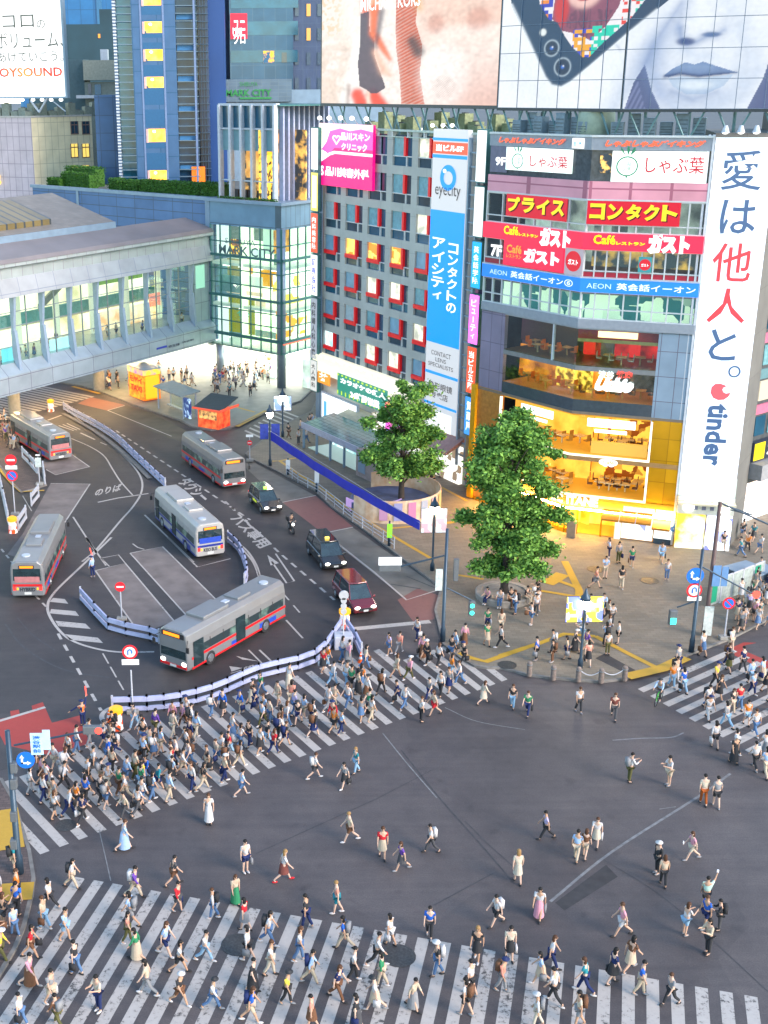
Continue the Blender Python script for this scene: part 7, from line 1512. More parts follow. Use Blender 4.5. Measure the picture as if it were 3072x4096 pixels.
    MB().box(x1 - 4.8,-.75,H_ - .04,x1 - 2.2,.75,H_ + .22).build('roof_unit',bm_,o,bevel=.06); MB().box(x0 + 3.2,-.6,H_ - .04,x0 + 4.6,.6,H_ + .16).build('roof_unit',bm_,o,bevel=.06)
    MB().lathe([(.32,0),(.32,.08),(.1,.1)],12,(x0 + 1.2,.2),H_).build('roof_vent',M_PALE,o)
    MB().box(x0 + 5,-.2,H_ - .02,x0 + 5.5,.2,H_ + .06).build('roof_hatch',M_PALE,o)
    return o
def put(o,rear,front,side,anchor='rear',L=10.6,W_=2.46):
    """rear and front are the ends of the lower edge one sees; side +1 if that edge is the left one"""
    rear,front =Vector(rear),Vector(front); d =(front - rear).normalized(); n_ =Vector((-d.y,d.x,0))
    c =(rear + d*L/2 if anchor == 'rear' else front - d*L/2) - n_*(side*W_/2); o.location =(c.x,c.y,0); o.rotation_euler =(0,0,math.atan2(d.y,d.x)); return o
M_SILV =mat('bus_silver',(0.20,0.20,0.205),0.35,0.2,var=0.06,scale=0.8,coat=0.3); M_BRED =mat('bus_red',(0.55,0.012,0.016),0.4,var=0.05); M_BBLUE =mat('bus_blue',(0.02,0.06,0.40),0.4,var=0.05); M_BWHT =mat('bus_white',(0.34,0.325,0.31),0.35,var=0.06,scale=0.8,coat=0.3); M_BNAVY =mat('bus_navy',(0.015,0.03,0.22),0.4,var=0.05)
b1 =bus('silver bus with red stripes waiting at the stop beside the white guard rail',(M_SILV,M_BRED,M_BBLUE),'HYBRID',False,mat('advert_strip',(0.4,0.15,0.15),.5))
put(b1,G(*K('E8',552,1395)),G(*K('E8',180,1165)),1)
b2 =put(dup(b1,label='silver bus swinging round the terminal with red tail lights, beside the pale empty bay'),G(*K('B2',275,375)),G(*K('B2',425,20)),-1)
b3 =put(dup(b1,label='red and silver bus facing the crossing with an orange route display, behind the taxi'),G(*K('B1',1165,622)),G(*K('B1',1475,850)),-1,'front')
b5 =put(dup(b1,label='silver bus turning out of the terminal right behind the crowd on the zebra crossing'),G(618,1340),G(385,1476),1,'rear')
b4 =bus('parked white bus with a navy stripe and a blue advert on its rear',(M_BWHT,M_BNAVY,M_BNAVY),'KEIO BUS',False,M_BBLUE); put(b4,G(*K('B1',1300,1318)),G(*K('B1',990,1010)),-1 if False else 1)
for b_ in (b3,b5):
    for c in b_.children:
        if c.name.startswith('headlight'): c.data =c.data.copy(); c.data.materials[0] =M_HEADL
def car(name,label,body,L=4.4,W_=1.72,H_=1.75,van=False,lamp=None,group=None):
    o =thing(name,label,'car',group=group); h =L/2; hw_ =W_/2; zb =.95 if van else .85
    side =[(-h,.3),(-h,zb),(-h + .15,zb + .08),(h - 1.15,zb + .05),(h - .25,zb - .22),(h,.6),(h - .02,.28)]
    MB().yprism(side,-hw_,hw_).build('body',body,o,bevel=.09)
    fr0,fr1 =(h - .95,h - 1.75) if van else (h - 1.1,h - 1.9); r0,r1 =-h + .06,-h + .35
    gl =[(r0,-hw_ + .06,zb),(fr0,-hw_ + .06,zb),(fr0,hw_ - .06,zb),(r0,hw_ - .06,zb),(r1,-hw_ + .24,H_ - .06),(fr1,-hw_ + .24,H_ - .06),(fr1,hw_ - .24,H_ - .06),(r1,hw_ - .24,H_ - .06)]
    t =MB(); t._add(gl,[(0,1,5,4),(1,2,6,5),(2,3,7,6),(3,0,4,7)]); t.build('window',M_CARG,o)
    MB().prism([(r1 - .08,-hw_ + .2),(fr1 + .1,-hw_ + .2),(fr1 + .18,0),(fr1 + .1,hw_ - .2),(r1 - .08,hw_ - .2)],H_ - .08,H_).build('roof',body,o,bevel=.04)
    t =MB()
    for s_ in (1,-1):
        for xa,xb in ((r0,r1),(r0 + (fr0 - r0)*.36,r1 + (fr1 - r1)*.38),(fr0,fr1)): t.cyl((xa,s_*(hw_ - .06),zb),(xb,s_*(hw_ - .24),H_ - .05),.035,n=5)
        t.cyl((-h*.2,s_*(hw_ + .005),.78),(-h*.2 + .18,s_*(hw_ + .005),.78),.02,n=5)
    t.build('pillar',body,o)
    for s_ in (1,-1):
        for x in (h - .85,-h + .8): wheel(o,x,s_*(hw_ - .08),.32,.2)
        MB().ball((h - .06,s_*(hw_ - .28),.66),.1,.2,.1,8,6).build('headlight',M_HEADL,o); MB().box(-h - .02,s_*(hw_ - .14) - .09,.72,-h + .05,s_*(hw_ - .14) + .09,.95).build('tail_light',M_TAIL,o)
        MB().box(fr0 - .2,s_*(hw_ + .02) - .0,zb - .02,fr0 - .05,s_*(hw_ + .2),zb + .15).build('mirror',body,o,bevel=.03)
    MB().box(h - .02,-.5,.42,h + .02,.5,.62).build('grille',M_BLK,o); MB().box(h + .02,-.18,.38,h + .03,.18,.52).build('number_plate',M_PLATE,o)
    if lamp: MB().box(-.1 + fr1*.3,-.16,H_,.1 + fr1*.3,.16,H_ + .16).build('roof_lamp',lamp,o,bevel=.03)
    return o
M_CBLK =mat('car_black',(0.012,0.013,0.015),0.15,0.0,var=0.0,coat=1.0); M_CRED =mat('car_wine',(0.15,0.012,0.02),0.2,0.2,var=0.05,coat=1.0)
c1 =put(car('taxi','black taxi with a lit green roof lamp following the red bus',M_CBLK,lamp=emat('taxi_green',(0.4,1.0,0.1),2.0),group='cars in the bus lane'),G(*K('B3',140,760)),G(*K('B3',235,850)),-1,'front',4.4,1.72)
MB().box(-.8,-.87,.55,.2,-.865,.75).build('door_sticker',emat('sticker_lime',(.6,.8,.05),.5),c1)
c2 =put(car('taxi','long black minivan taxi with an amber lamp, beside the marked kerb bay',M_CBLK,4.85,1.84,1.9,True,emat('taxi_amber',(1.0,0.7,0.1),2.0),group='cars in the bus lane'),G(*K('B3',500,1080)),G(*K('B3',600,1195)),-1,'front',4.85,1.84)
c3 =put(car('minivan','wine red minivan with bright headlights waiting first at the stop line',M_CRED,4.7,1.75,1.9,True,group='cars in the bus lane'),G(*K('B5',570,150)),G(*K('B5',690,285)),-1,'front',4.7,1.75)
def motorbike(name,label,cat,scale=1.0,colr=M_BLK,light=True):
    o =thing(name,label,cat)
    for x in (.62,-.62): w_ =MB().cyl((x,-.05,.3),(x,.05,.3),.3,.3,18).build('wheel',M_TYRE,o); MB().cyl((x,-.055,.3),(x,.055,.3),.18,.18,12).build('rim',M_RIM,w_)
    MB().tube([(-.62,0,.3),(-.1,0,.4),(.35,0,.75),(.62,0,.3)],.05,6).box(-.25,-.13,.28,.25,.13,.6).box(-.8,-.12,.62,.1,.12,.74).build('body',colr,o,bevel=.03); MB().box(-.95,-.22,.78,-.5,.22,1.15).build('top_box',colr,o,bevel=.03)
    MB().tube([(.3,-.32,1.02),(.38,0,.98),(.3,.32,1.02)],.02,5).cyl((.38,0,.98),(.62,0,.3),.03).build('handlebar',M_RIM,o)
    if light: MB().ball((.55,0,.82),.09,.11,.11,8,6).build('headlight',M_HEADL,o)
    return o
mb1 =motorbike('scooter','black delivery scooter with a shining headlight behind the black minivan taxi','motorcycle'); q =G(*K('B3',400,945)); d =G(*K('B3',440,985)) - G(*K('B3',385,920)); mb1.location =q; mb1.rotation_euler =(0,0,math.atan2(d.y,d.x))
bk =thing('bicycle','bicycle with a bright green wheel cover crossing the stripes near the plaza','bicycle')
for x in (.5,-.5):
    t =MB(); pts =[(x + .33*math.cos(k_*PI/10),0,.33 + .33*math.sin(k_*PI/10)) for k_ in range(21)]; w_ =t.tube(pts,.022,5).build('wheel',M_TYRE,bk); t =MB()
    for k_ in range(6): t.cyl((x,0,.33),(x + .32*math.cos(k_*PI/3),0,.33 + .32*math.sin(k_*PI/3)),.006,n=4)
    t.build('spoke',M_RIM,w_)
MB().tube([(-.5,0,.33),(-.08,0,.3),(.38,0,.72),(.5,0,.33)],.022,5).tube([(-.08,0,.3),(-.22,0,.82)],.022,5).tube([(-.2,0,.72),(.38,0,.72)],.022,5).build('frame',emat('bike_green',(.1,.8,.1),.4),bk); MB().box(-.34,-.07,.82,-.1,.07,.88).build('saddle',M_BLK,bk); MB().tube([(.36,-.26,1.0),(.4,0,.96),(.36,.26,1.0)],.016,5).cyl((.4,0,.96),(.38,0,.72),.016).build('handlebar',M_RIM,bk)
q =G(*K('C4',490,830)); d =G(*K('C4',450,870)) - G(*K('C4',550,740)); bk.location =(q.x,q.y,0); bk.rotation_euler =(0,0,math.atan2(d.y,d.x))

# ================================================================== STREET FURNITURE
M_POLE =mat('slate_pole',(0.03,0.055,0.085),0.4,0.3,var=0.1); M_LAMP =emat('street_lamp_lit',(1.0,0.92,0.76),60.0); M_WPIPE =mat('white_pipe',(0.40,0.41,0.45),0.5,var=0.08); M_BARR =mat('barrier_lilac_white',(0.34,0.36,0.52),0.5,var=0.12,scale=2)
M_SBLUE =mat('sign_blue_paint',(0.01,0.14,0.62),0.4,var=0); M_SRED =mat('sign_red_paint',(0.70,0.02,0.03),0.4,var=0); M_SWHT =mat('sign_white_paint',(0.72,0.72,0.72),0.4,var=0); M_ORAN =mat('safety_orange',(0.85,0.12,0.01),0.5,var=0.05)
def hgt(bx,by,tx_,ty,z0=0.0):
    """height above the ground of the pixel (tx, ty) over the foot (bx, by)"""
    p =G(bx,by,z0); r =ray(tx_,ty); t_ =p.y/r[1]; return CAM_H + r[2]*t_
def lamp(label,base,head,z0=.13,banners=()):
    p =G(*base,z0); h =hgt(*base,*head,z0); o =thing('street_lamp',label,'street lamp',(p.x,p.y,z0),group='globe street lamps'); h -= z0
    MB().lathe([(.17,0),(.17,.5),(.09,.7),(.07,h - .6),(.06,h - .45)],12).build('pole',M_POLE,o,True)
    MB().lathe([(.16,h - .45),(.30,h - .2),(.33,h + .05),(.26,h + .22),(.1,h + .3)],14).build('globe',M_LAMP,o,True); MB().lathe([(.36,h + .12),(.30,h + .34),(.14,h + .52),(.05,h + .85),(.01,h + .9)],14).build('cap',M_POLE,o,True)
    for i,(s_,m_,zc,hh,ww) in enumerate(banners):
        MB().box(s_*.14,-.02,zc - hh/2,s_*(.14 + ww),.02,zc + hh/2).build('banner',m_,o); MB().box(0,-.015,zc + hh/2,s_*(.2 + ww),.015,zc + hh/2 + .03).box(0,-.015,zc - hh/2 - .03,s_*(.2 + ww),.015,zc - hh/2).build('banner_arm',M_POLE,o)
    return o
mbn =ematv('banner_white_blue',(0.25,0.35,0.75),(0.9,0.92,0.98),0.45,2.0,.4,.55,'VOR'); mbn2 =ematv('banner_pop',(0.95,0.75,0.05),(0.15,0.2,0.75),0.6,2.4,.42,.58,'VOR'); mbn3 =mat('banner_navy',(0.03,0.05,0.3),.7,var=.3,scale=3); mbn4 =ematv('banner_pale_pink',(0.9,0.5,0.55),(0.9,0.9,0.9),0.4,2.2,.35,.5,'VOR')
lp1 =lamp('globe street lamp with navy banners, at the far end of the long blue banner',K('B3',272,545),K('B3',275,232),.13,((-1,mbn3,3.4,1.5,.8),(1,mbn3,3.4,1.5,.8)))
lamp('globe street lamp with pale blue banners, in front of the glazed hall column',K('B3',348,372),K('B3',340,130),.13,((-1,mbn,3.6,1.5,.75),(1,mbn,3.6,1.5,.75)))
lp3 =lamp('globe street lamp with white banners between the two leafy trees',K('B3',1250,1178),K('B3',1263,800),.13,((-1,mbn4,4.0,1.9,.8),(1,mbn4,4.0,1.9,.8)))
lamp('globe street lamp with bright cartoon coloured banners, at the plaza corner',K('B6',495,728),K('B6',528,320),.13,((-1,mbn2,4.0,1.7,1.0),(1,mbn2,4.0,1.7,1.0)))
def disc(t,c,r,y,n=20): t._add([(c[0] + r*math.cos(k_*2*PI/n),y,c[1] + r*math.sin(k_*2*PI/n)) for k_ in range(n)],[tuple(range(n))])
def roundsign(par,z,r,kind,x=0.0):
    o =MB().cyl((x,-.06,z),(x,-.09,z),r,r,20).build('round_sign',{'blue': M_SBLUE,'entry': M_SRED,'uturn': M_SRED,'park': M_SRED}[kind],par)
    t =MB()
    if kind == 'entry': t.box(x - r*.7,-.1,z - r*.16,x + r*.7,-.095,z + r*.16); t.build('sign_mark',M_SWHT,o)
    elif kind == 'blue':
        t.box(x - r*.5,-.1,z - r*.45,x - r*.28,-.095,z + r*.35); t.box(x - r*.5,-.1,z - r*.45,x + r*.2,-.095,z - r*.25); t.poly([(x + r*.15,-.1,z - r*.6),(x + r*.6,-.1,z - r*.35),(x + r*.15,-.1,z - r*.1)]); t.poly([(x - r*.65,-.1,z + r*.25),(x - r*.12,-.1,z + r*.25),(x - r*.4,-.1,z + r*.65)]); t.build('sign_mark',M_SWHT,o)
    else:
        disc(t,(x,z),r*.74,-.095); t.build('sign_field',M_SBLUE if kind == 'park' else M_SWHT,o); t =MB()
        if kind == 'uturn':
            t.tube([(x - r*.25,-.1,z - r*.4),(x - r*.25,-.1,z + r*.2),(x,-.1,z + r*.4),(x + r*.25,-.1,z + r*.2),(x + r*.25,-.1,z - r*.2)],r*.09,5); t.build('sign_mark',M_SBLUE,o)
        else: t.poly([(x - r*.6,-.1,z + r*.45),(x - r*.45,-.1,z + r*.6),(x + r*.6,-.1,z - r*.45),(x + r*.45,-.1,z - r*.6)]); t.build('sign_mark',M_SRED,o)
def signpost(label,base,top,signs,z0=.0,name='sign_post',foot=True,rz=0.0,dark=False):
    p =G(*base,z0); h =hgt(*base,*top,z0) - z0; o =thing(name,label,'road sign',(p.x,p.y,z0),rz); MB().cyl((0,0,0),(0,0,h),.05 if not dark else .1,.045 if not dark else .08,10).build('pole',M_POLE if dark else M_WPIPE,o)
    for kind,z,r in signs:
        if kind == 'plate': MB().box(-r,-.08,z - r*.35,r,-.06,z + r*.35).build('plate',M_SWHT,o)
        elif kind == 'pale': MB().box(-r,-.08,z - r*1.6,r,-.06,z + r*1.6).build('plate',mat('pale_timetable',(0.45,0.5,0.48),.6,var=.2,scale=6),o)
        else: roundsign(o,z,r,kind)
    if foot: MB().prism([(-.35,-.25),(.35,-.25),(.35,.25),(-.35,.25)],0,.25).build('foot',mat('concrete_foot',(0.25,0.24,0.22),.8),o,bevel=.04)
    return o,h
signpost('white no entry sign post standing by the empty beige bay',K('B2',735,500),K('B2',715,285),(('entry',2.55,.36),))
signpost('no U-turn sign post standing behind the packed zebra crossing',K('B2',802,1058),K('B2',786,800),(('uturn',4.0,.45),('plate',3.35,.5)),.0)
signpost('sign post with a red slow sign above a no parking sign by the orange drum',K('E8',168,1965),K('E8',118,1570),(('entry',5.0,.5),('plate',4.35,.5),('park',3.6,.5)),.0)
signpost('grey bus stop timetable post at the end of the white guard rail',K('E8',440,1630),K('E8',422,1320),(('pale',2.2,.28),('plate',2.9,.2)),.1)
o,h =signpost('post with four stacked white mirrors turned away, at the tip of the guard barriers',K('B5',618,480),K('B5',620,110),())
for i in range(4): MB().cyl((0,.05,h - .25 - .38*i),(0,-.05,h - .25 - .38*i),.2 if i else .32,.2 if i else .32,14).build('mirror_back',mat('grey_back',(.4,.4,.42),.5),o)
MB().box(-.6,-.5,0,.6,.5,.95).build('ballast',mat('ballast_block',(.40,.41,.46),.7),o,bevel=.06)
signpost('small post with a no entry sign by the far end of the blue banner',K('B3',150,520),K('B3',160,375),(('plate',2.6,.35),('entry',1.9,.26)),.13)
signpost('no parking sign on a short white post by the construction fence',K('C4',1190,150),K('B6',1405,335),(('park',2.6,.42),),.13)
# signal poles
M_SIGB =mat('signal_body',(0.10,0.11,0.12),.5); M_SGRN =emat('signal_green',(0.02,1.0,0.62),6.0); M_SRDL =emat('signal_red',(1.0,0.03,0.02),6.0)
def pole(label,base,top,r=.13,z0=.13,name='signal_pole',m=None,cat='traffic light'):
    p =G(*base,z0); h =hgt(*base,*top,z0) - z0; o =thing(name,label,cat,(p.x,p.y,z0)); MB().lathe([(r*1.4,0),(r*1.3,.9),(r,1.0),(r*.75,h)],12).build('pole',m or M_POLE,o,True); return o,h,p
def at_pole(p,x,y,z0=.13):
    """the point of a pixel ray that lies over the pole's depth, as an offset from its foot"""
    r =ray(x,y); t_ =p.y/r[1]; return Vector((r[0]*t_ - p.x,0,CAM_H + r[2]*t_ - z0))
sp,h,p =pole('slate signal pole with a green signal at the kerb near the leafy planter',(956,1385),(963,1142))
a,b =at_pole(p,965,1270),at_pole(p,1018,1296); MB().cyl(a,b,.05).build('arm',M_POLE,sp)
c =at_pole(p,1019,1314); k_ =MB().box(c.x - .2,-.2,c.z - .5,c.x + .2,.15,c.z + .55).build('signal_head',M_SIGB,sp,bevel=.04); MB().cyl((c.x,-.21,c.z + .25),(c.x,-.2,c.z + .25),.14).cyl((c.x,-.21,c.z - .25),(c.x,-.2,c.z - .25),.14).build('signal_lens',M_SGRN,k_)
a,b =at_pole(p,960,1200),at_pole(p,832,1232); MB().cyl(a,b,.06).build('arm',M_POLE,sp); c =at_pole(p,842,1226); MB().box(c.x - .7,-.1,c.z - .25,c.x + .7,.15,c.z + .2).build('signal_head',M_SIGB,sp,bevel=.04); MB().box(c.x - .75,-.12,c.z + .2,c.x + .75,-.06,c.z + .75).build('plate',M_SWHT,sp)
c =at_pole(p,950,1245); MB().box(c.x - .3,-.25,c.z - .9,c.x + .15,-.2,c.z + .6).build('plate',mat('pale_timetable',(.45,.5,.48),.6),sp); c =at_pole(p,985,1225); MB().box(c.x - .15,-.2,c.z - .9,c.x + .15,.1,c.z + .6).build('signal_head',M_SIGB,sp)
sp,h,p =pole('slate signal pole with a green walk signal and two round signs at the plaza kerb',(1493,1408),(1520,1186))
for x,y,kind,r in ((1501,1243,'blue',.55),(1499,1274,'uturn',.5)): c =at_pole(p,x,y); roundsign(sp,c.z,r,kind,c.x)
c =at_pole(p,1499,1292); MB().box(c.x - .45,-.08,c.z - .15,c.x + .45,-.05,c.z + .15).build('plate',M_SWHT,sp)
a,b =at_pole(p,1498,1300),at_pole(p,1462,1312); MB().cyl(a,b,.05).build('arm',M_POLE,sp); c =at_pole(p,1453,1333); k_ =MB().box(c.x - .25,-.2,c.z - .5,c.x + .25,.15,c.z + .5).build('signal_head',M_SIGB,sp,bevel=.04); MB().box(c.x - .17,-.22,c.z - .4,c.x + .17,-.2,c.z).build('signal_lens',M_SGRN,k_)
a,b =at_pole(p,1505,1218),at_pole(p,1640,1290); MB().cyl(a,b,.05).build('arm',M_POLE,sp); c =at_pole(p,1632,1283); MB().cyl((c.x,-.15,c.z),(c.x,-.12,c.z),.25).build('signal_lens',M_SRDL,sp)
sp,h,p =pole('tall rust brown utility pole with a dark cross arm, beside the construction fence',(1522,1372),(1562,1085),.16,.13,'utility_pole',mat('rust_pole',(0.09,0.05,0.045),.6),'utility pole')
a,b =at_pole(p,1560,1088),at_pole(p,1665,1135); MB().cyl(a,b,.06).cyl(at_pole(p,1562,1098),at_pole(p,1625,1112),.04).cyl(a,at_pole(p,1625,1112),.03).build('cross_arm',M_POLE,sp); c =at_pole(p,1556,1238); MB().box(c.x - .55,-.2,c.z - .85,c.x - .03,-.16,c.z + .6).box(c.x + .03,-.2,c.z - .85,c.x + .45,-.16,c.z + .5).build('street_sign',mat('sign_slate_blue',(.10,.22,.42),.5),sp); c =at_pole(p,1527,1340); MB().box(c.x - .3,-.25,c.z - 1.0,c.x + .3,-.2,c.z + 1.1).build('notice',mat('pale_timetable',(.45,.5,.48),.6),sp)
sp,h,p =pole('slate signal pole on the brick corner with a red signal and a blue arrow disc',(42,1885),(20,1578),.16)
c =at_pole(p,56,1640); roundsign(sp,c.z,.42,'blue',c.x); a,b =at_pole(p,30,1610),at_pole(p,225,1572); MB().cyl(a,b,.05).build('arm',M_POLE,sp)
for x,y,w_,hh in ((80,1605,.28,.55),(101,1596,.17,.5)): c =at_pole(p,x,y); MB().box(c.x - w_,-.1,c.z - hh,c.x + w_,-.07,c.z + hh).build('street_sign',mat('sign_pale_blue',(.42,.60,.74),.5),sp)
c =at_pole(p,80,1605); vtext(sp,'渋谷駅前',c.x - .18,c.z - .45,c.x + .18,c.z + .45,M_SBLUE,-.12,.02)
c =at_pole(p,203,1576); k_ =MB().box(c.x - .5,-.12,c.z - .2,c.x + .35,.12,c.z + .2).build('signal_head',M_SIGB,sp,bevel=.04); MB().cyl((c.x + .22,-.14,c.z),(c.x + .22,-.12,c.z),.16).build('signal_lens',M_SRDL,k_)
for y in (1655,1690,1760,1820): c =at_pole(p,33,y); MB().box(c.x - .2,-.25,c.z - .25,c.x + .1,.1,c.z + .25).build('control_box',M_SIGB,sp,bevel=.03)
# guard barriers: two rails on posts
def barrier(label,pts,hgt_=.85,name='guard_barrier',group='white guard barriers',m=None):
    P =[Vector((q.x,q.y,0)) for q in pts]; o =thing(name,label,'barrier',P[0],group=group); Q =[q - P[0] for q in P]; up =lambda z: Vector((0,0,z))
    t =MB()
    for a,b in zip(Q,Q[1:]):
        d =(b - a); n_ =Vector((-d.y,d.x,0)).normalized()*.1
        for z0,z1 in ((.12,.36),(hgt_ - .3,hgt_)): t._add([a - n_ + up(z0),b - n_ + up(z0),b + n_ + up(z0),a + n_ + up(z0),a - n_*.6 + up(z1),b - n_*.6 + up(z1),b + n_*.6 + up(z1),a + n_*.6 + up(z1)],[(0,3,2,1),(4,5,6,7),(0,1,5,4),(1,2,6,5),(2,3,7,6),(3,0,4,7)])
    t.build('rail',m or M_BARR,o); t =MB()
    for a,b in zip(Q,Q[1:]):
        n_ =max(1,int((b - a).length/1.6))
        for i in range(n_ + 1): q =a + (b - a)*i/n_; t.box(q.x - .06,q.y - .06,0,q.x + .06,q.y + .06,hgt_ + .12)
    t.build('post',M_WPIPE,o); return o
barrier('long lilac white guard barrier dividing the terminal loop from the through lane',smoothline([G(*K('E8',x,y)) for x,y in ((705,800),(860,890),(1080,1010),(1290,1150),(1480,1330),(1659,1500),(1830,1660))],3))
kb =MB(); kb.strip(smoothline([G(*K('E8',x,y)) for x,y in ((700,850),(960,990),(1200,1150),(1450,1360),(1659,1570))]),.5,0.12); tag(kb.build('kerb_strip',M_KERB),kind='structure')
barrier('short lilac guard barrier round the empty beige bays, beside the white hatching',[G(*K('B2',x,y)) for x,y in ((488,378),(570,470),(655,560),(760,590),(905,620),(960,640))],.95)
barrier('curved guard barrier behind the parked white bus',smoothline([G(*K('B2',x,y)) for x,y in ((1375,30),(1440,90),(1475,170),(1490,240),(1475,295))],2),.95)
barrier('long white guard barrier directly behind the packed crowd',smoothline([G(*K('B2',680,1055)),G(*K('B2',990,1040)),G(*K('B2',1280,975)),G(*K('B5',60,690)),G(*K('B5',430,590)),G(*K('B5',600,385))],3),1.0)
barrier('short guard barrier beside the lanes at the tip of the island',[G(*K('B5',640,370)),G(*K('B5',700,460)),G(*K('B5',740,545))],.95)
for lab,r_,pts in (('white panel guard rail beside the waiting silver bus','E8',((250,1330),(330,1410),(415,1510))),('white panel guard rail at the timetable post','E8',((480,1500),(500,1630))),('white panel guard rail by the pale empty bay, furthest from the bus','E8',((430,1760),(350,1860))),('white panel guard rail next to the orange drum','E8',((290,2000),(205,2130))),('rusty white guard rail along the edge by the slow sign post','E8',((-10,1580),(40,1800),(95,2060)))):
    barrier(lab,[G(*K(r_,*q),.05) for q in pts],1.15,'guard_rail','white guard rails at the bus stop',M_WPIPE)
# white pipe fence along the kerb
pts =[G(*K('B3',x,y),.13) for x,y in ((372,600),(440,650),(560,715),(660,795),(770,885),(890,965),(1020,1050))]
for i,(a,b) in enumerate(zip(pts,pts[1:])):
    o =thing('pipe_fence',f'white pipe fence panel along the bus lane kerb, {("nearest the far lamp","second from the far lamp","under the middle of the blue banner","beside the brown bay","near the purple bench","last one towards the crossing")[i]}','fence',a,group='white pipe fence panels')
    d =b - a; t =MB()
    for z in (.35,.65,.95): t.cyl((0,0,z),(d.x,d.y,z),.03,n=6)
    t.build('rail',M_WPIPE,o); t =MB()
    for q in (0,.5,1): t.cyl((d.x*q,d.y*q,0),(d.x*q,d.y*q,1.0),.045,n=6)
    t.build('post',M_WPIPE,o)
# long blue banner strung between lamp posts
Aq,Bq =lp1.location,lp3.location; FBN =Frame(Aq,Bq); z0a,z1a =FBN.k('B3',282,398)[1],FBN.k('B3',280,342)[1]; e =FBN.k('B3',1172,935); e1 =FBN.k('B3',1175,880)
bnr =at_frame('long_banner','very long plain deep blue banner strung along the pavement between two globe lamps','banner',FBN); t =MB(); n_ =24; vs =[]
for i in range(n_ + 1):
    f =i/n_; u =.2 + (e[0] - .2)*f; sag =-.35*math.sin(PI*f); vs += [(u,.05*math.sin(i*1.3),z0a + (e[1] - z0a)*f + sag),(u,.05*math.sin(i*1.3 + .4),z1a + (e1[1] - z1a)*f + sag)]
t._add(vs,[(2*i,2*i + 2,2*i + 3,2*i + 1) for i in range(n_)]); o =t.build('cloth',mat('ultramarine_cloth',(0.012,0.02,0.36),.7,var=.15,scale=1),bnr); sd =o.modifiers.new('thickness','SOLIDIFY'); sd.thickness =.03
MB().cyl((0,0,z1a),(e1[0] + 1.5,0,e1[1] - .2),.015,n=4).build('cord',M_WPIPE,bnr)
for i,(x,y,ty) in enumerate(((380,600,500),(553,705,545),(990,1030,880))):
    pp,hh,p =pole(f'short dark post with a notice under the long blue banner, {("furthest from the crossing","middle one","with a green lit band")[i]}',K('B3',x,y),K('B3',x,ty),.09,.13,'notice_post',None,'post'); MB().box(-.2,-.14,hh*.35,.2,-.1,hh*.9).build('notice',M_SWHT if i < 2 else emat('green_band',(.3,.9,.05),.8),pp)
# escalator canopy and kiosk block on the pavement
cA,cB =G(*K('B3',470,440),.13),G(*K('B3',800,600),.13); FC =Frame(cA,cB); cz =FC.k('B3',470,385)[1]; cn =at_frame('subway_canopy','low glazed canopy over the stairs to the underground station','canopy',FC)
MB().xprism([(-.1,2.6),(3.6,3.2),(3.6,3.35),(-.1,2.75)],0,FC.len).build('roof',tilemat('glass_roof_panel',(.14,.22,.22),(.05,.1,.1),.9,.5,.05,.15,0,.1,'XY'),cn); MB().box(-.1,-.15,2.25,FC.len + .1,0,2.85).build('fascia',mat('lilac_grey_fascia',(.30,.32,.40),.5),cn)
t =MB()
for i in range(5): t.box(FC.len*i/4 - .08,0,.1,FC.len*i/4 + .08,.2,2.4); t.box(FC.len*i/4 - .08,3.4,.1,FC.len*i/4 + .08,3.6,3.2)
t.build('post',M_STEEL,cn); MB().box(.3,3.3,.1,FC.len - .3,3.4,1.5).build('glass_wall',ematv('stair_glow',(.25,.5,.5),(.85,1.0,.98),.9,.8),cn); MB().box(.2,.5,.13,FC.len - .2,3.2,.2).build('stair_floor',emat('stair_floor',(.5,.7,.68),.35),cn)
MB().box(FC.len,-.2,.1,FC.len + 3.8,3.4,2.7).build('lift_block',mat('pink_grey_stone',(.28,.22,.21),.6,var=.15),cn); MB().box(FC.len + .4,-.24,.6,FC.len + 1.6,-.2,2.4).build('lift_door',M_STEEL,cn)
# wooden ring hoarding with bright panels round the statue corner, low bench wall
hc =G(*K('B3',1000,800),.13); rr =(G(*K('B3',1200,860),.13) - hc).length; hr =thing('round_hoarding','curved timber hoarding with pastel stripes round the first tree','hoarding',(hc.x,hc.y,.13)); t =MB(); n_ =28; vs =[]; rr =4.3
for i in range(n_ + 1): a_ =-2.5 + 4.4*i/n_; vs += [(rr*math.cos(a_),rr*math.sin(a_),0),(rr*math.cos(a_),rr*math.sin(a_),2.0)]
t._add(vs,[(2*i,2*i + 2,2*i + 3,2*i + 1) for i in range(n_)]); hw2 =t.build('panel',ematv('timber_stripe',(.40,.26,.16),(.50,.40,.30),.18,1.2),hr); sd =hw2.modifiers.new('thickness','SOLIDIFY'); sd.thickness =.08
for i,c_ in enumerate(((.75,.4,.65),(.45,.45,.8),(.8,.3,.55),(.55,.6,.75),(.7,.5,.6),(.8,.68,.3))): a_ =-1.9 + .28*i; t =MB(); t._add([((rr + .09)*math.cos(a_ + q),(rr + .09)*math.sin(a_ + q),z) for q,z in ((0,.3),(.16,.3),(.16,1.85),(0,1.85))],[(0,1,2,3)]); t.build('poster',emat('pastel_%d' % i,c_,.35),hr)
MB().lathe([(3.6,0),(3.6,.8),(3.4,.9),(.2,.95)],24).build('inner_planting_bed',mat('blue_mural',(.05,.07,.14),.6,var=.6,scale=.6),hr)
bc =G(*K('B3',900,790),.13); bn2 =thing('curved_bench','curved glowing lilac bench wall under the blue banner','bench',(bc.x,bc.y,.13)); t =MB(); vs =[]
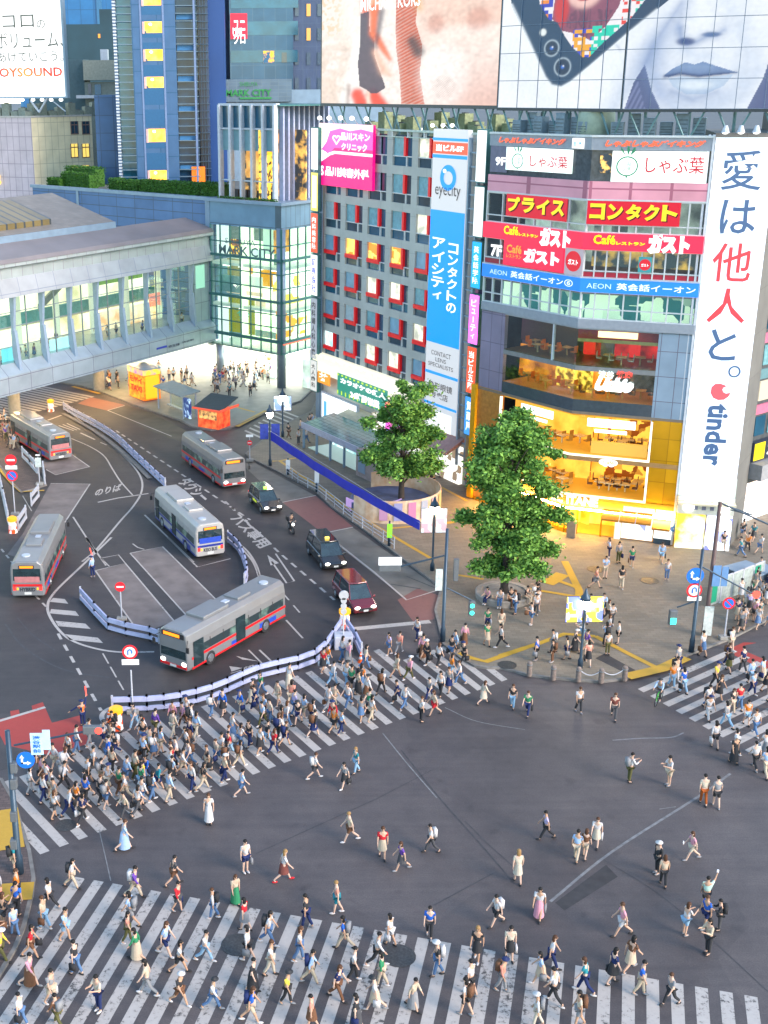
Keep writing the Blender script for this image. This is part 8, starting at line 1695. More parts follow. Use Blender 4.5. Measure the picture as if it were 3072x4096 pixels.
for i in range(15): a_ =-2.9 + 2.4*i/14; vs += [(2.6*math.cos(a_),2.2*math.sin(a_),0.0),(2.6*math.cos(a_),2.2*math.sin(a_),1.0)]
t._add(vs,[(2*i,2*i + 2,2*i + 3,2*i + 1) for i in range(14)]); o =t.build('back',emat('lilac_glow',(.62,.42,.85),.5),bn2); sd =o.modifiers.new('thickness','SOLIDIFY'); sd.thickness =.12
t =MB(); t.tube([(2.75*math.cos(-2.9 + 2.4*i/14),2.35*math.sin(-2.9 + 2.4*i/14),.25) for i in range(15)],.1,6); t.build('base',mat('timber_base',(.5,.28,.1),.6),bn2)
# stands in front of the station
def stand(name,label,cat,base,rear,z0=.13): a,b =G(*base,z0),G(*rear,z0); f_ =Frame(a,b); return at_frame(name,label,cat,f_,z=z0),f_
st,f_ =stand('advert_kiosk','orange square advertising kiosk with a striped top by the station','kiosk',K('E8',1430,650),K('E8',1600,715)); L_ =f_.len; MB().box(0,0,.1,L_,2.2,3.1).build('body',ematv('kiosk_orange',(1.0,.16,.01),(1.0,.36,.02),.45,1.4,.45,.6),st,bevel=.05); MB().box(-.05,-.05,3.1,L_ + .05,2.25,3.75).build('top_band',ematv('kiosk_band',(.25,.12,.55),(.95,.65,.05),.5,1.0),st); MB().box(-.1,-.1,3.75,L_ + .1,2.3,3.85).build('roof',M_STEEL,st)
MB().box(L_,.2,.3,L_ + .03,2.0,3.0).build('side_poster',emat('kiosk_yellow',(1.0,.55,.02),.9),st); t =MB(); text(None,'モヤイ',.3,2.0,L_ - .3,2.8,None,-.04,.03,mb=t); text(None,'TAXI',.5,1.0,L_ - .5,1.7,None,-.04,.03,mb=t); t.build('lettering',emat('kiosk_red_letter',(.6,.02,.02),.6),st)
st,f_ =stand('bus_shelter','glass bus shelter with a dark blue poster panel at its end','shelter',K('B1',1050,305),K('B1',1215,375)); L_ =f_.len; MB().xprism([(-.5,2.6),(2.0,2.9),(2.0,3.02),(-.5,2.72)],-.1,L_ + .5).build('roof',mat('shelter_roof',(.22,.26,.26),.3),st)
t =MB()
for x in (0,L_): t.box(x - .06,0,0,x + .06,.12,2.7); t.box(x - .06,1.6,0,x + .06,1.72,2.8)
t.build('post',M_PALE,st); MB().box(0,1.6,.3,L_,1.63,2.5).build('back_pane',M_GLASS,st); MB().box(L_ + .2,.0,.3,L_ + 1.5,.25,2.5).build('poster_panel',ematv('night_blue_poster',(.01,.04,.16),(.5,.7,.9),.7,1.6,.5,.62),st,bevel=.03); MB().box(.3,1.0,.4,L_ - .4,1.4,.48).build('seat',M_STEEL,st)
st,f_ =stand('market_stall','red stall with a dark sloping roof at the station corner','stall',K('B1',1315,425),K('B1',1450,448)); L_ =f_.len; MB().box(0,0,.0,L_,2.2,2.1).build('body',ematv('stall_red',(.75,.03,.01),(.9,.2,.05),.45,1.5),st); MB().xprism([(-.5,2.1),(2.9,3.0),(2.9,3.12),(-.5,2.22)],-.3,L_ + .6).build('roof',mat('dark_stall_roof',(.05,.06,.06),.6),st); MB().box(-.3,-.6,2.1,L_ + .6,-.5,2.3).box(L_ + .6,-.55,2.1,L_ + .7,2.9,2.35).build('roof_trim',emat('coral_trim',(1.0,.12,.06),.7),st); MB().box(.2,-.04,1.0,L_ - .2,0,1.9).build('display',ematv('stall_goods',(.02,.02,.03),(1.0,.5,.15),.7,2.2),st)
# cones, drum lanterns, bins
def cone(label,p): o =thing('traffic_cone',label,'traffic cone',(p.x,p.y,p.z),group='traffic cones'); MB().lathe([(.2,0),(.2,.04),(.15,.05),(.12,.25)],14).lathe([(.09,.42),(.07,.55)],14).lathe([(.05,.6),(.03,.72)],14).build('cone',M_ORAN,o); MB().lathe([(.12,.25),(.09,.42)],14).lathe([(.07,.5),(.05,.62)],14).build('white_band',M_SWHT,o); return o
cone('orange and white traffic cone by the guard at the barrier end',G(*K('C1',905,175))); cone('orange traffic cone at the barrier end nearest the crossing',G(*K('C3',100,590))); cone('small orange cone in the crowd beside the yellow rail',G(*K('C1',1195,240)))
def drum(label,p,s=1.0): o =thing('warning_drum',label,'warning light',(p.x,p.y,p.z),group='warning drums'); MB().lathe([(.38,0),(.36,.1),(.32,.9),(.34,.95)],16).build('drum',ematv('chequer_orange',(.95,.08,.01),(.9,.85,.8),.3,3.0,.48,.52,'VOR'),o); MB().lathe([(.22,.95),(.4,1.05),(.4,1.3),(.2,1.42)],16).build('lantern',emat('amber_lantern',(1.0,.45,.02),.9),o); return o
drum('chequered drum with an amber lantern at the end of the long barrier by the crowd',G(*K('C1',970,235))); drum('chequered orange drum beside the white guard rail at the stop',G(*K('E8',145,2155))); drum('chequered orange drum at the bridge crossing',G(*K('E8',565,815))); drum('drum with an amber lantern at the tip of the island barriers',G(*K('B5',628,345)))
for i,(x,y) in enumerate(((180,778),(328,802),(483,812),(624,820),(770,806))):
    p =G(*K('B6',x,y),.13); o =thing('bollard',f'rusty stone bollard on the plaza kerb, {("nearest the planter","second from the planter","at the street lamp foot","middle one of the chain","nearest the yellow paving")[i]}','bollard',(p.x,p.y,.13),group='stone bollards on the plaza kerb'); MB().lathe([(.17,0),(.16,.85),(.12,.95),(.03,.98)],14).build('post',mat('rusty_stone',(.17,.13,.11),.8,var=.3,scale=6),o); MB().lathe([(.18,.75),(.18,.82)],14).build('collar',M_RIM,o)
for (xa,ya),(xb,yb),lab in (((483,812),(624,820),'white sagging chain between the lamp foot bollard and the next'),((624,820),(770,806),'white sagging chain reaching the bollard by the yellow paving')):
    a,b =G(*K('B6',xa,ya),.13),G(*K('B6',xb,yb),.13); o =thing('chain',lab,'chain',a,group='kerb chains'); d =b - a; MB().tube([(d.x*f,d.y*f,.8 - .35*math.sin(PI*f)) for f in [i/10 for i in range(11)]],.03,5).build('links',M_WPIPE,o)
# construction fence at the street corner
cfA,cfB =G(*K('E7',245,1900),.13),G(*K('E7',640,1740),.13); FCF =Frame(cfA,cfB)
for i in range(5):
    o =at_frame('site_fence',f'pale mesh construction fence panel, {("at the utility pole with a green edge","second from the utility pole","third from the utility pole","fourth from the utility pole","with a green board far along")[i]}','fence',FCF,FCF.len*i/5,0,'construction fence panels',.13); W_ =FCF.len/5
    MB().box(.03,-.02,.1,W_ - .03,.02,1.9).build('mesh_panel',mat('pale_mesh',(.28,.32,.30),.6,var=.25,scale=4),o); MB().box(0,-.04,0,.06,.04,2.0).box(W_ - .06,-.04,0,W_,.04,2.0).box(0,-.04,1.9,W_,.04,2.0).build('frame',M_WPIPE,o)
    if i in (0,4): MB().box(.1,-.06,.3,W_*.6,-.03,1.8).build('green_board',emat('site_green',(.02,.45,.25),.4),o)
for i,(x,y) in enumerate(((1600,1255),(1640,1262))):
    p =G(x,y,.13); o =thing('site_cabin',('dark covered skip beside the waiting crowd','dark covered skip furthest along the fence')[i],'skip',p,.5,'covered skips'); MB().prism([(-1.2,-.7),(1.2,-.7),(1.2,.7),(-1.2,.7)],0,1.1).build('body',mat('slate_skip',(.05,.07,.10),.6),o,bevel=.06); MB().box(-1.25,-.75,1.1,1.25,.75,1.16).build('cover',M_STEEL,o)

# ================================================================== TREES
M_BARK =mat('bark',(0.045,0.035,0.028),0.9,var=.3,scale=6)
def tree(label,base,top,xl,xr,n_leaf,seed,lobes):
    p =G(*base,.13); H_ =hgt(*base,*top,.13); sc =(G(xr,base[1]) - G(xl,base[1])).length; rd =random.Random(seed); o =thing('leafy_tree',label,'tree',(p.x,p.y,.13)); t =MB()
    t.lathe([(.42,0),(.30,.8),(.24,2.2),(.18,H_*.5),(.08,H_*.85)],10); tips =[]
    for i in range(26):
        a =2.4*i; z0 =H_*(.22 + .6*i/26); r =sc*.36*rd.uniform(.6,1.0); q =Vector((r*math.cos(a),r*math.sin(a),z0 + rd.uniform(.5,1.8))); t.cyl((0,0,z0*.85),q*.5 + Vector((0,0,z0*.45)),.09,.06,6); t.cyl(q*.5 + Vector((0,0,z0*.45)),q,.06,.02,5); tips.append(q)
    t.build('trunk',M_BARK,o,True); t =MB(); pts =[]; cl =[]
    for (dx,z,r,rz_) in lobes:
        for k_ in range(int(10 + 26*r)):
            u =Vector((rd.gauss(0,1),rd.gauss(0,1),rd.gauss(0,1))).normalized()*rd.uniform(.55,1.02); cl.append((dx*sc + u.x*r*sc,u.y*r*sc,z*H_ + u.z*rz_*H_,rd.uniform(.35,.8)))
    for i in range(n_leaf):
        c =cl[rd.randrange(len(cl))]; s_ =c[3]; pts.append((c[0] + rd.gauss(0,s_*.55),c[1] + rd.gauss(0,s_*.55),c[2] + rd.gauss(0,s_*.36)))
    leafcloud(pts,.165,rd,t); t.build('crown',M_LEAF,o); return o
tree('smaller leafy tree inside the round timber hoarding, before the grey building',(866,1098),(862,826),772,950,40000,1,((.02,.84,.32,.15),(-.12,.62,.36,.18),(.14,.64,.34,.18),(.02,.42,.45,.18),(-.22,.42,.26,.14),(.22,.40,.26,.14)))
tree('largest leafy tree in the round stone planter before the gold shops',(1088,1290),(1075,892),985,1212,72000,2,((-.04,.90,.26,.09),(.10,.78,.36,.12),(-.13,.74,.34,.12),(-.02,.59,.42,.13),(.08,.43,.40,.15),(-.08,.41,.40,.15),(.0,.26,.42,.12)))
pp =G(1088,1290,.13); pl_ =thing('round_planter','round stone planter ring with people sitting round the biggest tree','planter',(pp.x,pp.y,.13)); MB().lathe([(2.0,0),(2.05,.42),(1.95,.5),(1.6,.5),(1.55,.4)],28).build('ring',mat('planter_stone',(.30,.26,.22),.7,var=.2),pl_); MB().lathe([(1.56,.3),(.1,.42)],20).build('soil',mat('soil',(.05,.04,.03),.9),pl_)

# ================================================================== PEOPLE
M_SKIN =objcolmat('skin',.6,.05,3); M_CLOTH =objcolmat('cloth',.85,.18,7); M_HAIR =objcolmat('hair',.6,.2,20)
M_EYE =mat('face_mark',(.03,.02,.02),.5,var=0)
def skin_mesh(name,V,E,R,mats,sub=1):
    me =bpy.data.meshes.new(name); me.from_pydata(V,E,[]); o =bpy.data.objects.new(name,me); col.objects.link(o); m =o.modifiers.new('s','SKIN'); m.use_smooth_shade =True
    for i,r in enumerate(R): me.skin_vertices[0].data[i].radius =(r,r) if not isinstance(r,tuple) else r
    me.skin_vertices[0].data[0].use_root =True; s_ =o.modifiers.new('u','SUBSURF'); s_.levels =sub; s_.render_levels =sub
    dg =bpy.context.evaluated_depsgraph_get(); out =bpy.data.meshes.new_from_object(o.evaluated_get(dg)); out.name =name; bpy.data.objects.remove(o); out.materials.clear()
    for m_ in mats: out.materials.append(m_)
    return out
def joint(o,a,L): return (o[0] + L*math.sin(a),o[1],o[2] - L*math.cos(a))
def pose(leg=(.45,-.4),knee=(.1,.5),arm=(-.4,.4),elbow=(.3,.3),lean=.04,hip=.9,spread=(.0,.0),wide=1.0):
    """body, top and trousers of one pose; x is forward"""
    V =[(0,0,hip),(lean*.3,0,hip + .17),(lean,0,hip + .37),(lean*1.2,0,hip + .49),(lean*1.4 + .01,0,hip + .58),(lean*1.5 + .03,0,hip + .67),(lean*1.5 + .015,0,hip + .77)]
    E =[(i,i + 1) for i in range(6)]; R =[(.15,.11),(.135,.095),(.16,.10),(.07,.07),(.055,.055),(.082,.10),(.05,.06)]; n_ =len(V); top =([0,1,2,3],[]); feet =[]; hands =[]
    def add(p,par,r): V.append(p); E.append((par,len(V) - 1)); R.append(r); return len(V) - 1
    legs,arms =[],[]
    for s_,a,k_ in ((1,leg[0],knee[0]),(-1,leg[1],knee[1])):
        h =(0,s_*.09,hip - .06); i0 =add(h,0,.085); kn =joint(h,a,.40); i1 =add(kn,i0,.062); an =joint(kn,a - k_,.40); i2 =add(an,i1,.042); ta =a - k_; toe =(an[0] + .15*math.cos(ta),an[1] + s_*.02,an[2] - .03 + .15*math.sin(ta)*.6); i3 =add(toe,i2,.032); legs.append((i0,i1,i2)); feet.append((an,toe))
    for s_,a,k_,sp in ((1,arm[0],elbow[0],spread[0]),(-1,arm[1],elbow[1],spread[1])):
        sh =(lean,s_*.175,hip + .44); i0 =add(sh,2,.055); el =joint(sh,a,.27); el =(el[0],el[1] + s_*(.05 + .2*sp),el[2]); i1 =add(el,i0,.042); wr =joint(el,a + k_,.24); wr =(wr[0],wr[1] + s_*(.01 + .2*sp - (.08 if k_ > 1.2 else 0)),wr[2]); i2 =add(wr,i1,.028)
        d =Vector(wr) - Vector(el); d.normalize(); sd =Vector((0,s_,0)); up =d.cross(sd).normalized(); pm =Vector(wr) + d*.07; i3 =add(tuple(pm),i2,(.032,.016)); hands.append(pm)
        for f_,ln_ in ((-.024,.065),(-.008,.08),(.008,.075),(.024,.06)): j =add(tuple(pm + up*f_ + d*.03),i3,.009); j2 =add(tuple(pm + up*f_ + d*(.03 + ln_*.5) - sd*.01),j,.0085); add(tuple(pm + up*f_*1.1 + d*(.02 + ln_) - sd*.03),j2,.007)
        j =add(tuple(Vector(wr) + d*.03 - up*.03),i2,.010); add(tuple(Vector(wr) + d*.075 - up*.055),j,.008); arms.append((i0,i1,i2))
    nose =add((V[5][0] + .115,0,V[5][2] - .01),5,.014)
    for s_ in (1,-1): add((V[5][0] - .005,s_*.10,V[5][2]),5,.016)
    body =skin_mesh('person',V,E,R,[M_SKIN],1)
    def sub(ids,extra,k_,nm,cuts):
        ids =list(ids); mp ={i: n for n,i in enumerate(ids)}; VV =[V[i] for i in ids]; RR =[tuple(x*k_ + .006 for x in (R[i] if isinstance(R[i],tuple) else (R[i],R[i]))) for i in ids]; EE =[(mp[a],mp[b]) for a,b in E if a in mp and b in mp]
        for par,to,f_,r in cuts: VV.append(tuple(np.array(V[par])*(1 - f_) + np.array(V[to])*f_)); RR.append((r,r)); EE.append((mp[par],len(VV) - 1))
        return skin_mesh(nm,VV,EE,RR,[M_CLOTH],1)
    tops ={'tee': sub([0,1,2] + [a[0] for a in arms],0,1.14,'shirt',[(a[0],a[1],.75,.058) for a in arms]),'long': sub([0,1,2] + [i for a in arms for i in a[:2]],0,1.14,'shirt',[(a[1],a[2],.85,.042) for a in arms])}
    bots ={'trousers': sub([0] + [i for l in legs for i in l[:2]],0,1.10,'trousers',[(l[1],l[2],.9,.066) for l in legs]),'shorts': sub([0] + [l[0] for l in legs],0,1.14,'shorts',[(l[0],l[1],.85,.088) for l in legs])}
    def skirt(z1,r1,nm):
        t =MB(); pr_ =[(.125,hip + .12),(.16,hip - .03),(r1*.85,(hip + z1)/2),(r1,z1),(r1 - .03,z1)]; t.lathe(pr_,14); m_ =bpy.data.meshes.new(nm); m_.from_pydata([(x*1.15,y,z) for x,y,z in t.v],[],t.f); m_.materials.append(M_CLOTH); return m_
    bots['skirt'] =skirt(hip - .40,.215,'skirt'); bots['long skirt'] =skirt(hip - .72,.235,'skirt')
    def mesh(mb,nm,m_):
        me =bpy.data.meshes.new(nm); me.from_pydata(mb.v,[],mb.f); me.materials.append(m_); me.polygons.foreach_set('use_smooth',[True]*len(me.polygons)); return me
    hc_ =V[5]; t =MB(); t.ball((hc_[0] - .015,0,hc_[2] + .035),.105,.098,.10,12,8); short =mesh(t,'hair',M_HAIR); t.ball((hc_[0] - .06,0,hc_[2] - .08),.07,.10,.2,10,8); long_ =mesh(t,'hair',M_HAIR)
    t =MB(); t.ball((hc_[0] - .005,0,hc_[2] + .05),.115,.11,.09,12,8); t.lathe([(.17,0),(.17,.015)],14,(hc_[0] + .03,0),hc_[2] + .05); cap =mesh(t,'hat',M_HAIR)
    t =MB()
    for an,toe in feet: t.ball(((an[0] + toe[0])/2,an[1],min(an[2],toe[2]) - .005),.14,.052,.05,10,6)
    shoes =mesh(t,'shoes',M_CLOTH); t =MB(); t.box(lean - .30,-.15,hip + .08,lean - .12,.15,hip + .50); t.box(lean - .13,-.14,hip + .12,lean + .0,-.11,hip + .47); pack =mesh(t,'backpack',M_CLOTH); t =MB(); q =hands[0]; t.box(q.x - .15,q.y - .03,q.z - .38,q.x + .15,q.y + .06,q.z - .08); t.tube([(q.x - .1,q.y,q.z - .08),q,(q.x + .1,q.y,q.z - .08)],.01,4); bag =mesh(t,'bag',M_CLOTH)
    t =MB(); q =hands[1]; t.box(q.x + .03,q.y - .04,q.z - .02,q.x + .045,q.y + .04,q.z + .13); phone =mesh(t,'phone',emat('phone_glow',(.75,.85,1.0),1.2))
    t =MB()
    for s_ in (1,-1): t.box(hc_[0] + .085,s_*.035 - .014,hc_[2] + .005,hc_[0] + .103,s_*.035 + .014,hc_[2] + .02)
    t.box(hc_[0] + .085,-.022,hc_[2] - .065,hc_[0] + .10,.022,hc_[2] - .055); face_ =mesh(t,'face',M_EYE)
    zmin =min(min(a[2],b[2]) for a,b in feet) - .05
    return dict(body=body,tops=tops,bots=bots,short=short,long=long_,cap=cap,shoes=shoes,pack=pack,bag=bag,phone=phone,face=face_,z=-zmin)
POSES =dict(walk=pose(),step=pose((-.35,.4),(.45,.08),(.35,-.4),(.25,.35),.05),stroll=pose((.2,-.22),(.05,.28),(-.2,.18),(.2,.25),.02),stand=pose((.03,-.02),(.05,.05),(.03,-.02),(.1,.15),.0),phone=pose((.04,-.04),(.08,.04),(.45,.55),(1.5,1.45),.03),wave=pose((.06,-.08),(.05,.1),(.1,2.0),(.2,.5),.02,.9,(0,.3)),sit=pose((1.45,1.4),(1.5,1.45),(.3,.4),(.9,.8),.08,.52),guard=pose((.05,-.05),(.05,.05),(.5,2.3),(.1,.3),.0,.9,(1.2,.2)),ride=pose((1.1,.8),(1.3,.9),(.8,.8),(.4,.4),.2,.98))
COLS ={'white': (.50,.48,.48),'black': (.03,.03,.033),'navy': (.015,.025,.09),'pale blue': (.30,.42,.60),'grey': (.22,.22,.23),'pink': (.58,.26,.32),'red': (.48,.02,.03),'beige': (.46,.37,.27),'blue': (.02,.10,.42),'purple': (.12,.05,.28),'green': (.03,.20,.09),'teal': (.02,.20,.24),'orange': (.62,.17,.02),'cream': (.48,.42,.33),'brown': (.14,.065,.035),'yellow': (.62,.46,.06),'salmon': (.58,.22,.16),'mint': (.42,.58,.48),'denim': (.08,.15,.28),'light denim': (.22,.36,.50),'olive': (.09,.085,.03),'rust': (.28,.07,.015),'plaid brown': (.16,.05,.04),'dark grey': (.06,.06,.065),'lilac': (.42,.36,.55)}
HAIRC ={'black': (.012,.010,.010),'brown': (.07,.03,.015),'fair': (.26,.15,.06)}
prd =random.Random(2024); COUNT =0
def person(p,z,head,top,tk,bot,bk_,hair='short',hc_='black',acc=None,ps='walk',label='',group=None,s_=None,ac='black',face=True,shoe=None):
    global COUNT; COUNT += 1; P =POSES[ps]; o =bpy.data.objects.new('person',P['body']); col.objects.link(o); sk =prd.choice(((.50,.31,.22),(.44,.26,.17),(.56,.37,.28))); o.color =(*sk,1); s_ =s_ or prd.uniform(.93,1.06); o.location =(p.x,p.y,z + P['z']*s_); o.rotation_euler =(0,0,head); o.scale =(s_,)*3; tag(o,label,'person',group)
    def ch(me,nm,c):
        q =bpy.data.objects.new(nm,me); col.objects.link(q); q.parent =o; q.color =(*c,1); return q
    ch(P['tops'][tk],'shirt',COLS[top]); ch(P['bots'][bk_],'skirt' if 'skirt' in bk_ else bk_,COLS[bot]); ch(P['cap' if hair == 'cap' else hair],'hat' if hair == 'cap' else 'hair',HAIRC[hc_] if hair != 'cap' else COLS[hc_] if hc_ in COLS else HAIRC[hc_]); ch(P['shoes'],'shoes',COLS[shoe or prd.choice(('white','black','black','grey'))])
    if face: ch(P['face'],'face',(0,0,0))
    if acc == 'backpack': ch(P['pack'],'backpack',COLS[ac])
    elif acc == 'bag': ch(P['bag'],'bag',COLS[ac])
    elif acc == 'phone': ch(P['phone'],'phone',(1,1,1))
    return o
GAR ={'trousers': 'trousers','shorts': 'shorts','skirt': 'skirt','long skirt': 'long skirt'}
def lab(top,tk,bot,bk_,hair,hc_,acc,ac,tail):
    w1 =f'person in {top} {"shirt" if tk == "tee" else "long top"} and {bot} {bk_}'
    if acc: w1 += f', {ac if acc != "phone" else "lit"} {acc},'
    elif hair == 'long': w1 += f', long {hc_} hair,'
    elif hair == 'cap': w1 += f', {hc_} cap,'
    return w1 + ' ' + tail
def hd_(a,b): d =G(*b) - G(*a); return math.atan2(d.y,d.x)
HX,HT,HS =hd_((173,1896),(1622,2152)),hd_((97,1842),(1090,1470)),hd_((1384,1492),(1554,1589))
# single walkers one can pick out on the open road: region, foot, top, cut, lower, kind, hair, colour, carries, pose, heading
SOLO =[('B8',1072,136,'white','long','olive','trousers','short','black','backpack','phone',10),('B8',1238,150,'white','tee','beige','shorts','short','black',None,'phone',200),('B8',1383,230,'cream','tee','rust','trousers','short','black',None,'stroll',85),('B8',1437,240,'grey','tee','black','shorts','short','black',None,'stroll',85),
        ('B8',720,376,'lilac','tee','black','trousers','short','black',None,'walk',175),('B8',848,468,'pale blue','tee','beige','trousers','short','black',None,'stroll',60),('B8',884,456,'brown','tee','beige','shorts','long','brown',None,'stroll',60),('B8',932,402,'white','tee','cream','skirt','short','brown','bag','walk',250),('B8',1335,462,'pink','tee','cream','shorts','long','brown','phone','walk',185),
        ('B8',1190,522,'black','long','black','trousers','cap','white',None,'stand',200),('B8',1214,572,'beige','tee','black','trousers','long','brown',None,'stroll',80),('B8',1392,672,'mint','tee','black','shorts','short','black','phone','wave',70),('B8',1306,782,'white','tee','light denim','shorts','long','brown',None,'phone',20),('B8',1392,752,'blue','tee','navy','shorts','short','brown',None,'stroll',200),
        ('B8',1450,762,'black','long','dark grey','trousers','short','black','backpack','phone',170),('B8',1402,862,'beige','long','black','trousers','long','black',None,'phone',200),('B8',228,792,'blue','tee','black','trousers','short','black',None,'stroll',260),('B8',236,432,'white','tee','dark grey','trousers','short','black','backpack','step',190),('B8',30,458,'red','tee','beige','skirt','short','brown',None,'stroll',270),
        ('B8',112,506,'purple','tee','dark grey','skirt','long','brown',None,'walk',190),('B8',600,560,'cream','tee','cream','skirt','long','fair',None,'stroll',90),('B8',690,708,'white','tee','pink','long skirt','long','black','bag','walk',250),('B8',512,740,'white','tee','black','shorts','short','black','backpack','walk',200),('B8',566,886,'cream','tee','black','skirt','long','black','bag','stroll',270),('B8',428,890,'black','tee','black','skirt','long','fair',None,'stroll',250),
        ('B8',1040,784,'pink','tee','white','shorts','short','brown',None,'walk',180),('B8',1075,930,'brown','tee','beige','skirt','long','black',None,'walk',30),('B8',1245,1075,'grey','tee','black','trousers','short','brown',None,'step',200),('B6',75,982,'black','tee','light denim','trousers','long','brown',None,'stroll',250),('B6',168,1022,'green','tee','navy','trousers','short','brown','bag','walk',245),('B6',485,1006,'white','tee','black','trousers','short','brown',None,'stroll',280),
        ('B6',702,1045,'plaid brown','tee','dark grey','trousers','long','brown',None,'walk',255),('B5',1135,976,'white','tee','black','trousers','short','brown',None,'stand',20),('B5',1222,930,'beige','tee','red','shorts','long','brown',None,'walk',190),('B5',1548,856,'cream','long','cream','skirt','long','brown',None,'walk',15),('B7',925,438,'white','tee','white','long skirt','long','brown',None,'stand',270),('B7',552,552,'pale blue','tee','pale blue','long skirt','short','brown',None,'walk',10),
        ('B7',1086,652,'white','tee','navy','shorts','short','black','bag','stand',300),('B7',1255,690,'white','tee','plaid brown','skirt','long','fair',None,'walk',10),('B7',1490,832,'salmon','tee','teal','shorts','short','fair',None,'stroll',180),('B7',1042,796,'beige','tee','green','long skirt','long','brown',None,'stroll',300),('C5',730,1372,'cream','tee','navy','trousers','short','black',None,'phone',230),('B7',1070,312,'pale blue','tee','denim','shorts','short','black',None,'walk',15),
        ('B7',1392,236,'white','tee','dark grey','shorts','short','brown','backpack','walk',10),('B7',1525,276,'grey','tee','black','skirt','long','black','bag','walk',220),('B7',1575,214,'teal','tee','light denim','trousers','long','fair',None,'stroll',200),('B7',1548,514,'beige','tee','brown','shorts','short','fair',None,'walk',190),('B7',770,706,'dark grey','tee','brown','shorts','short','black',None,'walk',20),('C5',110,372,'teal','tee','beige','shorts','short','black','backpack','stand',20)]
used =set(); NEARBY ={'B8': 'on open junction','B6': 'off the plaza','B5': 'at crossing end','B7': 'between the crossings','C5': 'near brick corner'}
taken =[]
for r_,x,y,tp,tk,bt,bk_,hr_,hcl,acc,ps,hd in SOLO:
    p =G(*K(r_,x,y),.0); z =.13 if (r_,x) == ('C5',110) else 0.0; taken.append(p); ac =prd.choice(('black','grey','white')) if acc in ('bag','backpack') else 'black'
    L_ =lab(tp,tk,bt,bk_,hr_,hcl,acc,ac,NEARBY[r_]); used.add(L_); person(p,z,math.radians(hd),tp,tk,bt,bk_,hr_,hcl,acc,ps,L_,'people crossing the open junction',ac=ac,shoe='red' if bt == 'plaid brown' and bk_ == 'skirt' else None)
TOPS =['white']*20 + ['black']*6 + ['navy']*2 + ['pale blue']*5 + ['grey']*3 + ['beige']*3 + ['pink','cream','blue','purple','green','teal','lilac','salmon','red','orange','brown','yellow']; BOTS =['black']*5 + ['navy']*3 + ['denim']*3 + ['beige']*3 + ['light denim','white','grey','dark grey','brown','olive','cream']
def inside(x,y,P): return inpoly(np.array([x]),np.array([y]),P)[0] > 0
def fill(poly,n,z,heads,tail,group,gap=.55,poses=('walk','step','stroll','stroll'),seed=1):
    rd =random.Random(seed); xs =[q[0] for q in poly]; ys =[q[1] for q in poly]; k_ =0; tries =0
    while k_ < n and tries < 20000:
        tries += 1; x,y =rd.uniform(min(xs),max(xs)),rd.uniform(min(ys),max(ys))
        if not inside(x,y,poly): continue
        p =G(x,y,z)
        if any((p - q).length < gap for q in taken): continue
        tp,bt,bk_ =rd.choice(TOPS),rd.choice(BOTS),rd.choice(('trousers',)*11 + ('shorts',)*5 + ('skirt','skirt','long skirt')); tk =rd.choice(('tee','tee','tee','long')); hr_ =rd.choice(('short',)*5 + ('long',)*4 + ('cap',)); hcl =rd.choice(('black','black','black','black','brown')) if hr_ != 'cap' else rd.choice(('white','black','navy')); acc =rd.choice((None,)*5 + ('backpack','backpack','bag','bag')); ac =rd.choice(('black','black','white','grey','navy','brown'))
        L_ =lab(tp,tk,bt,bk_,hr_,hcl,acc,ac,tail)
        if L_ in used: continue
        used.add(L_); taken.append(p); ps =rd.choice(poses); person(p,z,rd.choice(heads) + rd.gauss(0,.25),tp,tk,bt,bk_,hr_,hcl,acc,ps,L_,group,ac=ac,face=n < 60); k_ += 1
fill([(60,1660),(200,1600),(330,1565),(480,1520),(600,1490),(700,1440),(790,1405),(850,1470),(845,1540),(760,1590),(640,1630),(500,1690),(330,1755),(150,1810),(75,1790)],124,0,(HT,HT,HT + PI),'in terminal crowd','crowd packed on the terminal crossing',.5)
fill([(800,1400),(930,1360),(1040,1450),(960,1510),(860,1560)],18,0,(HT,HT + PI),'at plaza kerb','people at the plaza end of the terminal crossing',.7)
fill([(1430,1460),(1560,1395),(1670,1440),(1680,1720),(1560,1640),(1490,1570)],30,0,(HS,HS + PI),'on street crossing','people on the street side crossing',.7)
fill([(985,1340),(1180,1290),(1300,1320),(1400,1390),(1280,1440),(1110,1430),(1000,1400)],28,.13,(0,1.6,3.1,4.7),'on plaza corner','people on the plaza corner',.7,('stroll','stand','walk','phone'))
fill([(0,1960),(180,1905),(700,1995),(1350,2100),(1500,2160),(1500,2225),(0,2225)],56,0,(HX,HX + PI),'on near crossing','people on the near crossing',1.1)
fill([(-10,1850),(30,1900),(50,1960),(10,2080),(-20,2060)],6,.13,(0,1.0,5),'on brick corner','people on the brick corner',.6,('stand','phone'))
fill([(1195,1195),(1480,1185),(1500,1250),(1400,1300),(1260,1290)],8,.13,(0,1.6,3.1,4.7),'before gold shop','people before the gold shop',.9,('stroll','stand','phone','walk'))
